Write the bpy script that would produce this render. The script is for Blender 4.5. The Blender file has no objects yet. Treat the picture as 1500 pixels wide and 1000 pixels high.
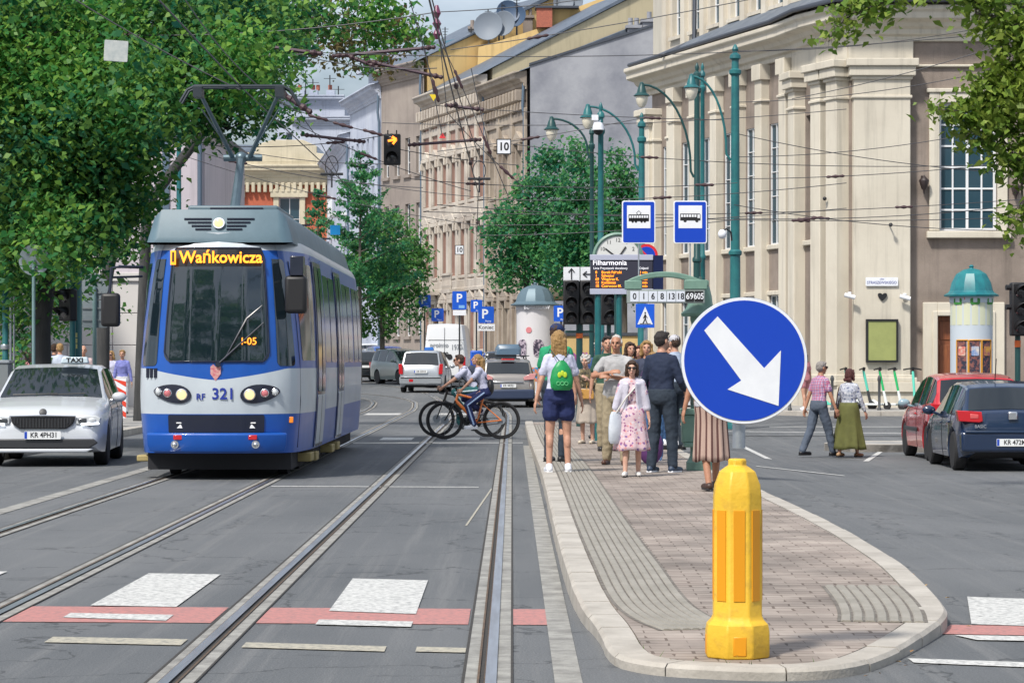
import bpy, bmesh, math, random
from mathutils import Vector as V, Matrix as M4, Euler
import numpy as np
R=math.radians
random.seed(7)
scene=bpy.context.scene
COL=scene.collection
# ---------------------------------------------------------------- camera, sky, sun, exposure
F=3840.0; HZ=530.0; CH=1.5          # focal length in photo pixels, horizon row, camera height
cd=bpy.data.cameras.new('camera'); cam=bpy.data.objects.new('camera',cd); COL.objects.link(cam)
cam.location=(0,0,CH); cam.rotation_euler=(R(90),0,0)
cd.sensor_width=36; cd.lens=36*F/1500; cd.shift_y=(HZ-500)/1500; cd.clip_start=.5; cd.clip_end=3000
scene.camera=cam
SUN_EL,SUN_AZ=52,215                # elevation, compass bearing the light comes from (0 = +Y, clockwise)
w=bpy.data.worlds.new('World'); scene.world=w; w.use_nodes=True
nt=w.node_tree; nt.nodes.clear()
out=nt.nodes.new('ShaderNodeOutputWorld'); bg=nt.nodes.new('ShaderNodeBackground'); sky=nt.nodes.new('ShaderNodeTexSky')
sky.sky_type='NISHITA'; sky.sun_disc=False; sky.sun_elevation=R(SUN_EL); sky.sun_rotation=R(SUN_AZ)
sky.air_density=1.0; sky.dust_density=3.0; sky.ozone_density=1.5
tc=nt.nodes.new('ShaderNodeTexCoord'); mp=nt.nodes.new('ShaderNodeMapping'); mp.inputs['Scale'].default_value=(1,1,2.6)
nz=nt.nodes.new('ShaderNodeTexNoise'); nz.inputs['Scale'].default_value=3.2; nz.inputs['Detail'].default_value=6; nz.inputs['Roughness'].default_value=.6
cr=nt.nodes.new('ShaderNodeValToRGB'); cr.color_ramp.elements[0].position=.38; cr.color_ramp.elements[1].position=.66
mx=nt.nodes.new('ShaderNodeMix'); mx.data_type='RGBA'; mx.inputs[7].default_value=(8.2,8.9,10.0,1)
L_=nt.links.new
L_(tc.outputs['Generated'],mp.inputs['Vector']); L_(mp.outputs[0],nz.inputs['Vector']); L_(nz.outputs[0],cr.inputs[0])
L_(cr.outputs[0],mx.inputs[0]); L_(sky.outputs[0],mx.inputs[6]); L_(mx.outputs[2],bg.inputs[0]); L_(bg.outputs[0],out.inputs[0])
bg.inputs[1].default_value=.088
sl=bpy.data.lights.new('sun','SUN'); so=bpy.data.objects.new('sun',sl); COL.objects.link(so)
sl.energy=3.15; sl.angle=R(6); sl.color=(1,.95,.87)
az=R(SUN_AZ); el=R(SUN_EL)
sdir=V((math.sin(az)*math.cos(el),math.cos(az)*math.cos(el),math.sin(el)))
so.rotation_euler=sdir.to_track_quat('Z','Y').to_euler(); so.location=sdir*60
vs=scene.view_settings; vs.view_transform='Standard'; vs.look='None'; vs.exposure=.5; vs.gamma=1
scene.render.engine='CYCLES'
cy=scene.cycles; cy.use_denoising=True; cy.max_bounces=6; cy.diffuse_bounces=3; cy.glossy_bounces=3; cy.transmission_bounces=4; cy.transparent_max_bounces=8
cy.sample_clamp_indirect=6
# ---------------------------------------------------------------- ground height and photo-to-place helpers
def S(t):
    t=max(0.,min(1.,t)); return t*t*(3-2*t)
def G(x,y):
    return -.2*S((x-2.9)/2.5)*(1-S((y-52)/18))*S((y-17)/14) + .3*S((y-88)/17)+.012*max(0,y-105)
def P(px,py,Y): return V(((px-750)*Y/F,Y,CH-(py-HZ)*Y/F))
def X(px,Y): return (px-750)*Y/F
def Z(py,Y): return CH-(py-HZ)*Y/F
# ---------------------------------------------------------------- object helpers
def tag(o,label=None,cat=None,group=None,kind=None):
    if label: o['label']=label
    if cat: o['category']=cat
    if group: o['group']=group
    if kind: o['kind']=kind
    return o
def thing(name,label,cat,loc=(0,0,0),rz=0,group=None):
    o=bpy.data.objects.new(name,None); COL.objects.link(o); o.location=loc; o.rotation_euler=(0,0,R(rz)); o.empty_display_size=.2
    return tag(o,label,cat,group)
def copy_tree(o,parent=None):
    c=o.copy(); COL.objects.link(c)
    if parent: c.parent=parent
    for ch in list(o.children): copy_tree(ch,c)
    return c
class MB:
    def __init__(s,T=None): s.v=[];s.f=[];s.m=[];s.T=T
    def add(s,vs,fs,mi=0):
        b=len(s.v)
        if s.T is not None: vs=[s.T@V(p) for p in vs]
        s.v+=[tuple(p) for p in vs]; s.f+=[tuple(i+b for i in f) for f in fs]; s.m+=[mi]*len(fs); return s
    def box(s,x0,x1,y0,y1,z0,z1,mi=0,T=None):
        vs=[V((x,y,z)) for z in (z0,z1) for y in (y0,y1) for x in (x0,x1)]
        if T is not None: vs=[T@p for p in vs]
        return s.add(vs,[(0,2,3,1),(4,5,7,6),(0,1,5,4),(2,6,7,3),(0,4,6,2),(1,3,7,5)],mi)
    def cyl(s,p0,p1,r0,r1=None,n=12,mi=0,cap=True):
        return s.tube([p0,p1],[r0,r0 if r1 is None else r1],n,mi,cap)
    def tube(s,pts,r,n=8,mi=0,cap=True):
        pts=[V(p) for p in pts]; k=len(pts)
        if not isinstance(r,(list,tuple)): r=[r]*k
        d0=(pts[1]-pts[0]).normalized(); a=d0.orthogonal().normalized(); vs=[]
        for i,p in enumerate(pts):
            d=(pts[min(i+1,k-1)]-pts[max(i-1,0)]).normalized()
            a=(a-d*a.dot(d)); a=a.normalized() if a.length>1e-6 else d.orthogonal().normalized(); b=d.cross(a)
            for j in range(n):
                t=2*math.pi*j/n; vs.append(p+(a*math.cos(t)+b*math.sin(t))*r[i])
        fs=[(i*n+j,i*n+(j+1)%n,(i+1)*n+(j+1)%n,(i+1)*n+j) for i in range(k-1) for j in range(n)]
        if cap: fs+=[tuple(range(n))[::-1],tuple(range((k-1)*n,k*n))]
        return s.add(vs,fs,mi)
    def lathe(s,prof,n=24,c=(0,0,0),mi=0,ph=0,T=None):
        c=V(c); vs=[]; k=len(prof)
        for r,z in prof:
            for j in range(n):
                t=2*math.pi*(j+ph)/n; vs.append(c+V((r*math.cos(t),r*math.sin(t),z)))
        if T is not None: vs=[T@p for p in vs]
        fs=[(i*n+j,i*n+(j+1)%n,(i+1)*n+(j+1)%n,(i+1)*n+j) for i in range(k-1) for j in range(n)]
        fs+=[tuple(range(n))[::-1],tuple(range((k-1)*n,k*n))]
        return s.add(vs,fs,mi)
    def loft(s,rings,mi=0,cap=True):
        n=len(rings[0]); k=len(rings); vs=[p for r in rings for p in r]
        fs=[(i*n+j,i*n+(j+1)%n,(i+1)*n+(j+1)%n,(i+1)*n+j) for i in range(k-1) for j in range(n)]
        if cap: fs+=[tuple(range(n))[::-1],tuple(range((k-1)*n,k*n))]
        return s.add(vs,fs,mi)
    def ell(s,c,r,n=14,mi=0,T=None):
        c=V(c); r=(r,r,r) if not isinstance(r,(tuple,list)) else r; m=n//2+1; vs=[]
        for i in range(1,m):
            a=math.pi*i/m
            for j in range(n):
                t=2*math.pi*j/n; q=V((r[0]*math.sin(a)*math.cos(t),r[1]*math.sin(a)*math.sin(t),r[2]*math.cos(a)))
                vs.append(c+(T@q if T is not None else q))
        for zz in (r[2],-r[2]):
            q=V((0,0,zz)); vs.append(c+(T@q if T is not None else q))
        fs=[(i*n+j,(i+1)*n+j,(i+1)*n+(j+1)%n,i*n+(j+1)%n) for i in range(m-2) for j in range(n)]
        a=(m-1)*n
        fs+=[(a,j,(j+1)%n) for j in range(n)]+[(a+1,(m-2)*n+(j+1)%n,(m-2)*n+j) for j in range(n)]
        return s.add(vs,fs,mi)
    def cap(s,p0,p1,r0,r1,n=10,mi=0):      # tapered capsule
        p0=V(p0);p1=V(p1);d=p1-p0
        if d.length<1e-5: return s.ell(p0,r0,n,mi)
        u=d.normalized()
        pts=[p0-u*r0*.98,p0-u*r0*.7,p0-u*r0*.35,p0,p1,p1+u*r1*.35,p1+u*r1*.7,p1+u*r1*.98]
        rs=[r0*.2,r0*.71,r0*.937,r0,r1,r1*.937,r1*.71,r1*.2]
        return s.tube(pts,rs,n,mi)
    def prism(s,pts,y0,y1,mi=0,mi_side=None,T=None):   # outline in x,z; extruded along y; face y0 looks to -y
        n=len(pts); vs=[V((p[0],y0,p[1])) for p in pts]+[V((p[0],y1,p[1])) for p in pts]
        if T is not None: vs=[T@p for p in vs]
        s.add(vs,[tuple(range(n)),tuple(range(n,2*n))[::-1]],mi)
        b=len(s.v)-2*n; fs=[(b+i,b+(i+1)%n,b+n+(i+1)%n,b+n+i) for i in range(n)]
        s.f+=fs; s.m+=[mi if mi_side is None else mi_side]*n
        return s
    def slab(s,pts,z0,z1,mi=0,mi_side=None):           # outline in x,y extruded along z
        n=len(pts); s.add([V((p[0],p[1],z1)) for p in pts]+[V((p[0],p[1],z0)) for p in pts],[tuple(range(n)),tuple(range(n,2*n))[::-1]],mi)
        b=len(s.v)-2*n; s.f+=[(b+i,b+(i+1)%n,b+n+(i+1)%n,b+n+i) for i in range(n)]; s.m+=[mi if mi_side is None else mi_side]*n
        return s
    def grid(s,fn,nu,nv,mi=0):
        vs=[fn(i/nu,j/nv) for i in range(nu+1) for j in range(nv+1)]
        return s.add(vs,[(i*(nv+1)+j,(i+1)*(nv+1)+j,(i+1)*(nv+1)+j+1,i*(nv+1)+j+1) for i in range(nu) for j in range(nv)],mi)
    def mesh(s,name,mats,smooth=True,ang=35,recalc=True):
        me=bpy.data.meshes.new(name); me.from_pydata(s.v,[],s.f); me.update()
        if not isinstance(mats,(list,tuple)): mats=[mats]
        for m in mats: me.materials.append(m)
        me.polygons.foreach_set('material_index',s.m)
        if recalc and len(s.f)<60000:
            bm=bmesh.new(); bm.from_mesh(me); bmesh.ops.recalc_face_normals(bm,faces=bm.faces); bm.to_mesh(me); bm.free()
        if smooth:
            me.polygons.foreach_set('use_smooth',[True]*len(me.polygons)); me.set_sharp_from_angle(angle=R(ang))
        return me
    def build(s,name,mats,parent=None,smooth=True,ang=35,bevel=0,recalc=True,loc=None,rz=0,seg=2):
        o=bpy.data.objects.new(name,s.mesh(name,mats,smooth,ang,recalc)); COL.objects.link(o)
        if parent: o.parent=parent
        if loc is not None: o.location=loc
        if rz: o.rotation_euler=(0,0,R(rz))
        if bevel:
            b=o.modifiers.new('bevel','BEVEL'); b.width=bevel; b.segments=seg; b.limit_method='ANGLE'; b.angle_limit=R(40)
        return o
def remesh(o,vox,it=3):
    m=o.modifiers.new('remesh','REMESH'); m.mode='VOXEL'; m.voxel_size=vox; m.use_smooth_shade=True
    if it:
        q=o.modifiers.new('smooth','SMOOTH'); q.factor=.5; q.iterations=it
    return o
def fold(o,size,amp,seed=0):
    k='cloth_fold_%d'%int(size*1000); tx=bpy.data.textures.get(k) or bpy.data.textures.new(k,'CLOUDS'); tx.noise_scale=size; tx.noise_depth=2
    d=o.modifiers.new('folds','DISPLACE'); d.texture=tx; d.strength=amp; d.mid_level=.5; d.texture_coords='LOCAL'; return o
def inst(o,parent,loc=None,rot=None):
    c=o.copy(); COL.objects.link(c); c.parent=parent
    if loc is not None: c.location=loc
    if rot is not None: c.rotation_euler=rot
    return c
def rrect(w,h,r,cx=0,cz=0,n=5):
    pts=[]
    for (sx,sz,a0) in ((1,-1,-90),(1,1,0),(-1,1,90),(-1,-1,180)):
        for i in range(n+1):
            a=R(a0+90*i/n); pts.append((cx+sx*(w/2-r)+r*math.cos(a),cz+sz*(h/2-r)+r*math.sin(a)))
    return pts
def disc(r,cx=0,cz=0,n=40): return [(cx+r*math.cos(2*math.pi*i/n),cz+r*math.sin(2*math.pi*i/n)) for i in range(n)]
def txt(body,parent,loc,size,m,rot=(90,0,0),name='lettering',align='CENTER',ext=.0015,bold=0,sx=1,label=None):
    c=bpy.data.curves.new(name,'FONT'); c.body=body; c.size=size; c.align_x=align; c.align_y='CENTER'; c.extrude=ext; c.offset=bold; c.resolution_u=3
    t=bpy.data.objects.new(name+'_font',c); me=bpy.data.meshes.new_from_object(t); me.name=name; bpy.data.objects.remove(t); bpy.data.curves.remove(c)
    me.materials.clear(); me.materials.append(m); o=bpy.data.objects.new(name,me); COL.objects.link(o); o.parent=parent; o.location=loc
    o.rotation_euler=tuple(R(a) for a in rot); o.scale=(sx,1,1)
    return o
# ---------------------------------------------------------------- materials
MT={}
def lin(r,g,b):
    f=lambda c:(c/255/12.92) if c/255<=.04045 else ((c/255+.055)/1.055)**2.4
    return (f(r),f(g),f(b))
def mat(name,col,rough=.6,metal=0,col2=None,scale=4,bump=0,bscale=None,coat=0,emit=0,spec=None,detail=5,stretch=None,lo=.35,hi=.65,trans=0,aniso=None):
    if name in MT: return MT[name]
    m=bpy.data.materials.new(name); m.use_nodes=True; n=m.node_tree; N=n.nodes; b=N['Principled BSDF']; Lk=n.links.new
    b.inputs['Base Color'].default_value=(*col,1); b.inputs['Roughness'].default_value=rough; b.inputs['Metallic'].default_value=metal
    if spec is not None: b.inputs['Specular IOR Level'].default_value=spec
    if coat: b.inputs['Coat Weight'].default_value=coat; b.inputs['Coat Roughness'].default_value=.04
    if trans: b.inputs['Transmission Weight'].default_value=trans
    if emit: b.inputs['Emission Color'].default_value=(*col,1); b.inputs['Emission Strength'].default_value=emit
    if col2 is not None or bump:
        t=N.new('ShaderNodeTexCoord'); mp=N.new('ShaderNodeMapping'); Lk(t.outputs['Object'],mp.inputs[0])
        if stretch: mp.inputs['Scale'].default_value=stretch
    if col2 is not None:
        z=N.new('ShaderNodeTexNoise'); z.inputs['Scale'].default_value=scale; z.inputs['Detail'].default_value=detail; z.inputs['Roughness'].default_value=.65
        Lk(mp.outputs[0],z.inputs['Vector']); r=N.new('ShaderNodeMapRange'); r.inputs[1].default_value=lo; r.inputs[2].default_value=hi
        Lk(z.outputs[0],r.inputs[0]); x=N.new('ShaderNodeMix'); x.data_type='RGBA'; x.inputs[6].default_value=(*col,1); x.inputs[7].default_value=(*col2,1)
        Lk(r.outputs[0],x.inputs[0]); Lk(x.outputs[2],b.inputs['Base Color'])
    if bump:
        z2=N.new('ShaderNodeTexNoise'); z2.inputs['Scale'].default_value=bscale or scale*4; z2.inputs['Detail'].default_value=6; Lk(mp.outputs[0],z2.inputs['Vector'])
        bp=N.new('ShaderNodeBump'); bp.inputs['Strength'].default_value=bump; bp.inputs['Distance'].default_value=.02
        Lk(z2.outputs[0],bp.inputs['Height']); Lk(bp.outputs[0],b.inputs['Normal'])
    MT[name]=m; return m
def nodes_of(m): return m.node_tree.nodes,m.node_tree.links.new,m.node_tree.nodes['Principled BSDF']
def paint(name,c,rough=.28,metal=0): return mat(name,c,rough,metal,coat=.8)
WHITE=mat('white_plain',(.78,.79,.8),.45); BLACK=mat('black_plain',(.012,.012,.014),.5); RUBBER=mat('tyre_rubber',(.018,.018,.02),.8,bump=.2,bscale=60)
CHROME=mat('bright_metal',(.75,.76,.78),.2,1); STEEL=mat('galvanised_steel',(.5,.53,.56),.42,.85,col2=(.38,.41,.45),scale=9)
SIGNBLUE=mat('sign_blue',(.003,.05,.46),.35); SIGNWHITE=mat('sign_white',(.80,.82,.86),.4,col2=(.72,.74,.79),scale=6)
TEAL=mat('teal_paint',(.02,.16,.165),.4,col2=(.014,.105,.12),scale=3); DKGREEN=mat('dark_green_paint',(.012,.06,.06),.4)
SAGE=mat('sage_green_paint',(.17,.29,.23),.5,col2=(.12,.22,.18),scale=5)
GLASS=mat('dark_window_glass',(.025,.06,.085),.06,spec=.5); CARGLASS=mat('car_glass',(.010,.015,.02),.03,spec=.7,coat=.25)
LENS_OFF=mat('unlit_lens',(.03,.03,.035),.15,coat=.6); ORANGE_TXT=mat('orange_led',(1,.27,.015),.5,emit=1.5)
WARM_LAMP=mat('lit_headlamp',(1,.70,.34),.3,emit=.85); WARM_LAMP.node_tree.nodes['Principled BSDF'].inputs['Base Color'].default_value=(.25,.2,.12,1); WHITE_LED=mat('lit_daylight_led',(.9,.95,1),.3,emit=1.8)
REDLENS=mat('red_lens',(.5,.012,.02),.15,coat=.6); AMBER=mat('amber_lens',(.85,.25,.02),.2,coat=.5); CLEAR=mat('clear_lens',(.55,.58,.6),.12,coat=.6)
GREYDK=mat('dark_grey_plastic',(.03,.032,.036),.5); GREYMID=mat('mid_grey_metal',(.28,.31,.34),.45,.3)
GLOBE=mat('frosted_lamp_glass',(.75,.7,.58),.25,coat=.3)
# ================================================================ the setting: ground, roads, rails, island, pavements
def wpos(N,Lk):
    g=N.new('ShaderNodeNewGeometry'); return g.outputs['Position']
def asphalt(name,c1,c2,c3):
    m=mat(name,c1,.78); N,Lk,b=nodes_of(m); p=wpos(N,Lk)
    def noise(s,d,st=None,ro=.6):
        z=N.new('ShaderNodeTexNoise'); z.inputs['Scale'].default_value=s; z.inputs['Detail'].default_value=d; z.inputs['Roughness'].default_value=ro
        if st:
            mp=N.new('ShaderNodeMapping'); mp.inputs['Scale'].default_value=st; Lk(p,mp.inputs[0]); Lk(mp.outputs[0],z.inputs['Vector'])
        else: Lk(p,z.inputs['Vector'])
        return z
    def ramp(z,lo,hi):
        r=N.new('ShaderNodeMapRange'); r.inputs[1].default_value=lo; r.inputs[2].default_value=hi; Lk(z.outputs[0],r.inputs[0]); return r
    def mix(a,bb,f):
        x=N.new('ShaderNodeMix'); x.data_type='RGBA'
        for k,v in ((6,a),(7,bb)):
            if isinstance(v,tuple): x.inputs[k].default_value=(*v,1)
            else: Lk(v.outputs[2],x.inputs[k])
        if isinstance(f,float): x.inputs[0].default_value=f
        else: Lk(f.outputs[0],x.inputs[0])
        return x
    a=mix(c1,c2,ramp(noise(.35,5,(1,.35,1)),.38,.62))           # broad patches along the road
    a2=mix(a,c3,ramp(noise(1.6,7,(3.2,.06,1),.75),.5,.72))        # wear streaks along the wheel tracks
    dk=ramp(noise(1.4,6,(.5,1.2,1),.8),.60,.72); a3=mix(a2,tuple(v*.55 for v in c1),dk)
    x=N.new('ShaderNodeMix'); x.data_type='RGBA'; x.blend_type='MULTIPLY'; x.inputs[0].default_value=1
    gz=ramp(noise(85,4,None,.85),.25,.75); gc=N.new('ShaderNodeCombineColor')
    g2=N.new('ShaderNodeMapRange'); g2.inputs[3].default_value=.38; g2.inputs[4].default_value=1.65; Lk(gz.outputs[0],g2.inputs[0])
    for i in range(3): Lk(g2.outputs[0],gc.inputs[i])
    Lk(a3.outputs[2],x.inputs[6]); Lk(gc.outputs[0],x.inputs[7])
    # hairline cracks with a wandering course
    vv=N.new('ShaderNodeTexVoronoi'); vv.feature='DISTANCE_TO_EDGE'; vv.inputs['Scale'].default_value=.45
    wz=noise(1.6,4); wm=N.new('ShaderNodeVectorMath'); wm.operation='ADD'; Lk(p,wm.inputs[0]); Lk(wz.outputs['Color'],wm.inputs[1]); Lk(wm.outputs[0],vv.inputs['Vector'])
    cl=N.new('ShaderNodeMath'); cl.operation='LESS_THAN'; cl.inputs[1].default_value=.006; Lk(vv.outputs[0],cl.inputs[0])
    cm=N.new('ShaderNodeMath'); cm.operation='MULTIPLY'; cm.inputs[1].default_value=.6; Lk(cl.outputs[0],cm.inputs[0])
    a4=mix(x,tuple(v*.3 for v in c1),cm); Lk(a4.outputs[2],b.inputs['Base Color'])
    bp=N.new('ShaderNodeBump'); bp.inputs['Strength'].default_value=.45; bp.inputs['Distance'].default_value=.012; Lk(noise(90,4).outputs[0],bp.inputs['Height']); Lk(bp.outputs[0],b.inputs['Normal'])
    return m
ASPH=asphalt('worn_asphalt',(.088,.095,.102),(.128,.134,.14),(.155,.158,.16))
def stone(name,c1,c2,scale=6,bump=.3,rough=.85,bs=40): return mat(name,c1,rough,col2=c2,scale=scale,bump=bump,bscale=bs,detail=8)
KERB=stone('kerb_granite',(.46,.43,.385),(.33,.305,.27),2.5); CONC=stone('concrete_strip',(.34,.335,.31),(.17,.165,.155),4); PAVE=stone('pavement_slabs',(.34,.33,.31),(.25,.245,.24),2)
SOIL=stone('dark_joint_filler',(.03,.028,.026),(.05,.045,.04),20)
def worn_paint(name,c,base=(.11,.115,.12),thr=.44):
    m=mat(name,c,.65,col2=base,scale=26,lo=thr-.07,hi=thr+.03,detail=10)
    z=[n for n in m.node_tree.nodes if n.type=='TEX_NOISE'][0]
    mr=[n for n in m.node_tree.nodes if n.type=='MAP_RANGE'][0]; mr.inputs[1].default_value=.44; mr.inputs[2].default_value=1-thr+.22
    N,Lk,b=nodes_of(m); Lk(wpos(N,Lk),[n for n in N if n.type=='MAPPING'][0].inputs[0]); return m
PWHITE=worn_paint('road_paint_white',(.58,.58,.56),thr=.47); PRED=worn_paint('road_paint_red',(.46,.195,.175),thr=.40); PFADE=worn_paint('road_paint_faded',(.42,.39,.31),thr=.47); PTHIN=worn_paint('road_paint_thin',(.6,.6,.58),thr=.46)
# ground sheet out to the horizon
xs=sorted(set([-900,-300,-120,-60,-40]+[-30+i for i in range(0,61)]+[i*.5 for i in range(4,16)]+[40,60,120,300,900]))
ys=sorted(set([-200,-80,-30,-10]+[i for i in range(0,60)]+[60+2*i for i in range(30)]+[120+10*i for i in range(9)]+[210,260,400,900,1800]))
g=MB(); ny=len(ys)
g.add([(x,y,G(x,min(y,200))) for x in xs for y in ys],[(i*ny+j,(i+1)*ny+j,(i+1)*ny+j+1,i*ny+j+1) for i in range(len(xs)-1) for j in range(ny-1)])
tag(g.build('road',ASPH),kind='structure')
def flat(pts,name,m,dz=.004,parent=None):
    """a painted mark laid on the road: quads cut along y so that they follow the ground"""
    b=MB(); (a,b2,c,d)=pts; n=max(1,int(max(abs(d[1]-a[1]),abs(c[1]-b2[1]),abs(a[0]-b2[0]))/1.5)); V2=lambda p,q,t:(p[0]+(q[0]-p[0])*t,p[1]+(q[1]-p[1])*t)
    vs=[]
    for i in range(n+1):
        for p,q in ((a,d),(b2,c)):
            x,y=V2(p,q,i/n); vs.append((x,y,G(x,y)+dz))
    b.add(vs,[(2*i,2*i+1,2*i+3,2*i+2) for i in range(n)]); o=b.build(name,m); tag(o,kind='structure'); return o
def ribbon(path,w0,w1,name,mats,dz,mi=0,mb=None):
    b=mb or MB(); vs=[]
    for i,(x,y) in enumerate(path):
        a=V(path[max(i-1,0)]);c=V(path[min(i+1,len(path)-1)]); d=(c-a).normalized(); n=V((d.y,-d.x))
        for q in (w0,w1): vs.append((x+n.x*q,y+n.y*q,G(x,y)+dz))
    b.add(vs,[(2*i,2*i+1,2*i+3,2*i+2) for i in range(len(path)-1)],mi); return b
# red cycle band and white blocks
def band(x0,x1):
    f=lambda x:(15.9-.11*x*.55, 14.95-.11*x*.55)
    return [(x0,f(x0)[1]),(x1,f(x1)[1]),(x1,f(x1)[0]),(x0,f(x0)[0])]
for x0,x1 in ((-4.37,-3.19),(-2.94,-1.73),(-1.47,-.25),(.0,.31)): flat(band(x0,x1),'road_marking_red',PRED)
flat([(2.35,14.45),(4.4,14.1),(4.4,14.6),(2.5,14.95)],'road_marking_red',PRED)
for q in ([(-2.59,16.1),(-2.05,16.0),(-2.05,18.45),(-2.57,18.55)],[(-1.10,15.75),(-.57,15.55),(-.575,17.95),(-1.10,18.1)],[(-4.1,16.4),(-3.6,16.3),(-3.6,18.7),(-4.1,18.8)],[(2.62,14.95),(3.35,14.7),(3.35,16.5),(2.9,16.7)],
          [(2.5,14.1),(4.4,13.75),(4.4,14.02),(2.42,14.36)],[(-2.63,15.35),(-2.0,15.15),(-2.0,15.5),(-2.63,15.62)],[(-1.12,14.93),(-.57,14.8),(-.57,15.1),(-1.12,15.22)]): flat(q,'road_marking_white',PWHITE,.008)
for q in ([(-2.5,14.0),(-1.75,13.85),(-1.75,14.15),(-2.5,14.28)],[(-1.42,13.75),(-.66,13.55),(-.66,13.8),(-1.42,14.0)],[(-.5,13.55),(-.24,13.5),(-.24,13.72),(-.5,13.78)]): flat(q,'road_marking_faded',PFADE,.006)
flat([(2.0,13.05),(3.2,12.6),(3.2,12.85),(2.0,13.25)],'road_marking_white',PTHIN,.006)
for x in (-2.55,-1.25): flat([(x,50.2),(x+.62,50.2),(x+.62,52),(x,52)],'road_marking_white',PWHITE,.006)
flat([(-5.0,48.4),(.2,48.4),(.2,48.7),(-5,48.7)],'road_marking_faded',PTHIN,.005)
flat([(-2.9,31.5),(-.4,31.3),(-.4,31.45),(-2.9,31.65)],'road_marking_faded',PTHIN,.005)
flat([(-.43,24),(-.41,24),(-.23,31),(-.25,31)],'road_marking_faded',PFADE,.005)
for x in (-4.2,-2.1): flat([(x,74),(x+1.0,74),(x+1.0,76.5),(x,76.5)],'road_marking_white',PWHITE,.006)
for q in ([(4.2,43.5),(4.32,43.5),(4.6,53),(4.45,53)],[(3.6,58),(14,58),(14,58.25),(3.6,58.25)],[(6.2,63),(20,63),(20,63.3),(6.2,63.3)],
          [(6.0,44.8),(6.1,44.8),(7.1,50),(7.0,50)],[(3.6,38.5),(4.9,38.5),(4.9,38.75),(3.6,38.75)]): flat(q,'road_marking_white',PTHIN,.006)
# rails: concrete edging, groove, polished head
RAILM=mat('rail_head_steel',(.72,.74,.78),.33,1,col2=(.52,.52,.54),scale=2,stretch=(6,.4,1)); RUST=mat('rail_rust',(.075,.05,.035),.7,.2,col2=(.15,.095,.055),scale=9)
straight=lambda x,y1:[(x,-4)]+[(x,y) for y in range(0,int(y1),3)]+[(x,y1)]
def curve_left(x,y0,r,ang,n=14): return [(x-r*(1-math.cos(R(ang)*i/n)),y0+r*math.sin(R(ang)*i/n)) for i in range(1,n+1)]
near_r=straight(-.12,72)+curve_left(-.12,72,260,16); near_l=straight(-1.6,72)+curve_left(-1.6,72,258.5,16)
far_r=straight(-3.07,80)+[(-3.2,86),(-3.38,91)]+curve_left(-3.38,91,24,62); far_l=straight(-4.5,80)+[(-4.63,86),(-4.8,91)]+curve_left(-4.8,91,22.6,62)
for path,inner in ((near_r,-1),(near_l,1),(far_r,-1),(far_l,1)):
    mb=MB()
    ribbon(path,-.105,-.045,'',None,.005,0,mb); ribbon(path,.045,.115,'',None,.005,0,mb)
    tag(mb.build('rail_concrete_strip',CONC),kind='structure')
    mb=MB(); ribbon(path,-.118,-.104,'',None,.007,0,mb); ribbon(path,.114,.126,'',None,.007,0,mb); ribbon(path,-.045,.045,'',None,.003,0,mb); tag(mb.build('rail_joint',SOIL),kind='structure')
    mb=MB(); a,b_=(-.006,.047) if inner<0 else (-.047,.006)
    ribbon(path,a,b_,'',None,.014,0,mb); c,d=(-.045,-.034) if inner<0 else (.034,.045); ribbon(path,c,d,'',None,.012,1,mb)
    ribbon(path,a-.006,a-.001,'',None,.011,1,mb); tag(mb.build('rail',[RAILM,RUST]),kind='structure')
mb=ribbon(straight(-5.12,60),-.09,.09,'',None,.005); tag(mb.build('track_edge_strip',CONC),kind='structure')
mb=ribbon(straight(.2,47),-.0,.13,'',None,.0052); tag(mb.build('track_edge_strip',CONC),kind='structure')
# ---- tram-stop island: kerb stones, brick paving, tactile strips
outer=[(.30,60),(.30,47),(.34,40),(.375,31),(.353,22),(.355,17.3),(.39,15.2),(.47,14.1),(.485,12.95),(.62,12.62),(.80,12.46),(1.25,12.29),(1.62,12.46),(1.92,13.1),(2.2,13.92),(2.44,14.65),(2.51,15.2),(2.58,16.4),(2.66,18.45),(2.72,22),(2.66,27),(2.6,32),(2.62,40),(2.7,50),(2.7,60)]
def KZ(y): return .06+.09*S((y-12.6)/5.2)        # the kerb is dropped towards the crossing
def dense(path,step):
    o=[]
    for i in range(len(path)-1):
        a,b_=V(path[i]),V(path[i+1]); n=max(1,int((b_-a).length/step))
        for k in range(n): o.append(tuple(a+(b_-a)*k/n))
    return o+[path[-1]]
def smooth_path(p,it=2):
    for _ in range(it):
        q=[p[0]]
        for i in range(len(p)-1):
            a,b_=V(p[i]),V(p[i+1]); q+=[tuple(a*.75+b_*.25),tuple(a*.25+b_*.75)]
        p=q+[p[-1]]
    return p
op=dense(smooth_path(outer),.12)
def inset(path,d):
    o=[]
    for i in range(len(path)):
        a=V(path[max(i-1,0)]);c=V(path[min(i+1,len(path)-1)]); t=(c-a).normalized(); n=V((-t.y,t.x)); o.append(tuple(V(path[i])+n*d))
    return o
KH=.15; KW=.17
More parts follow.
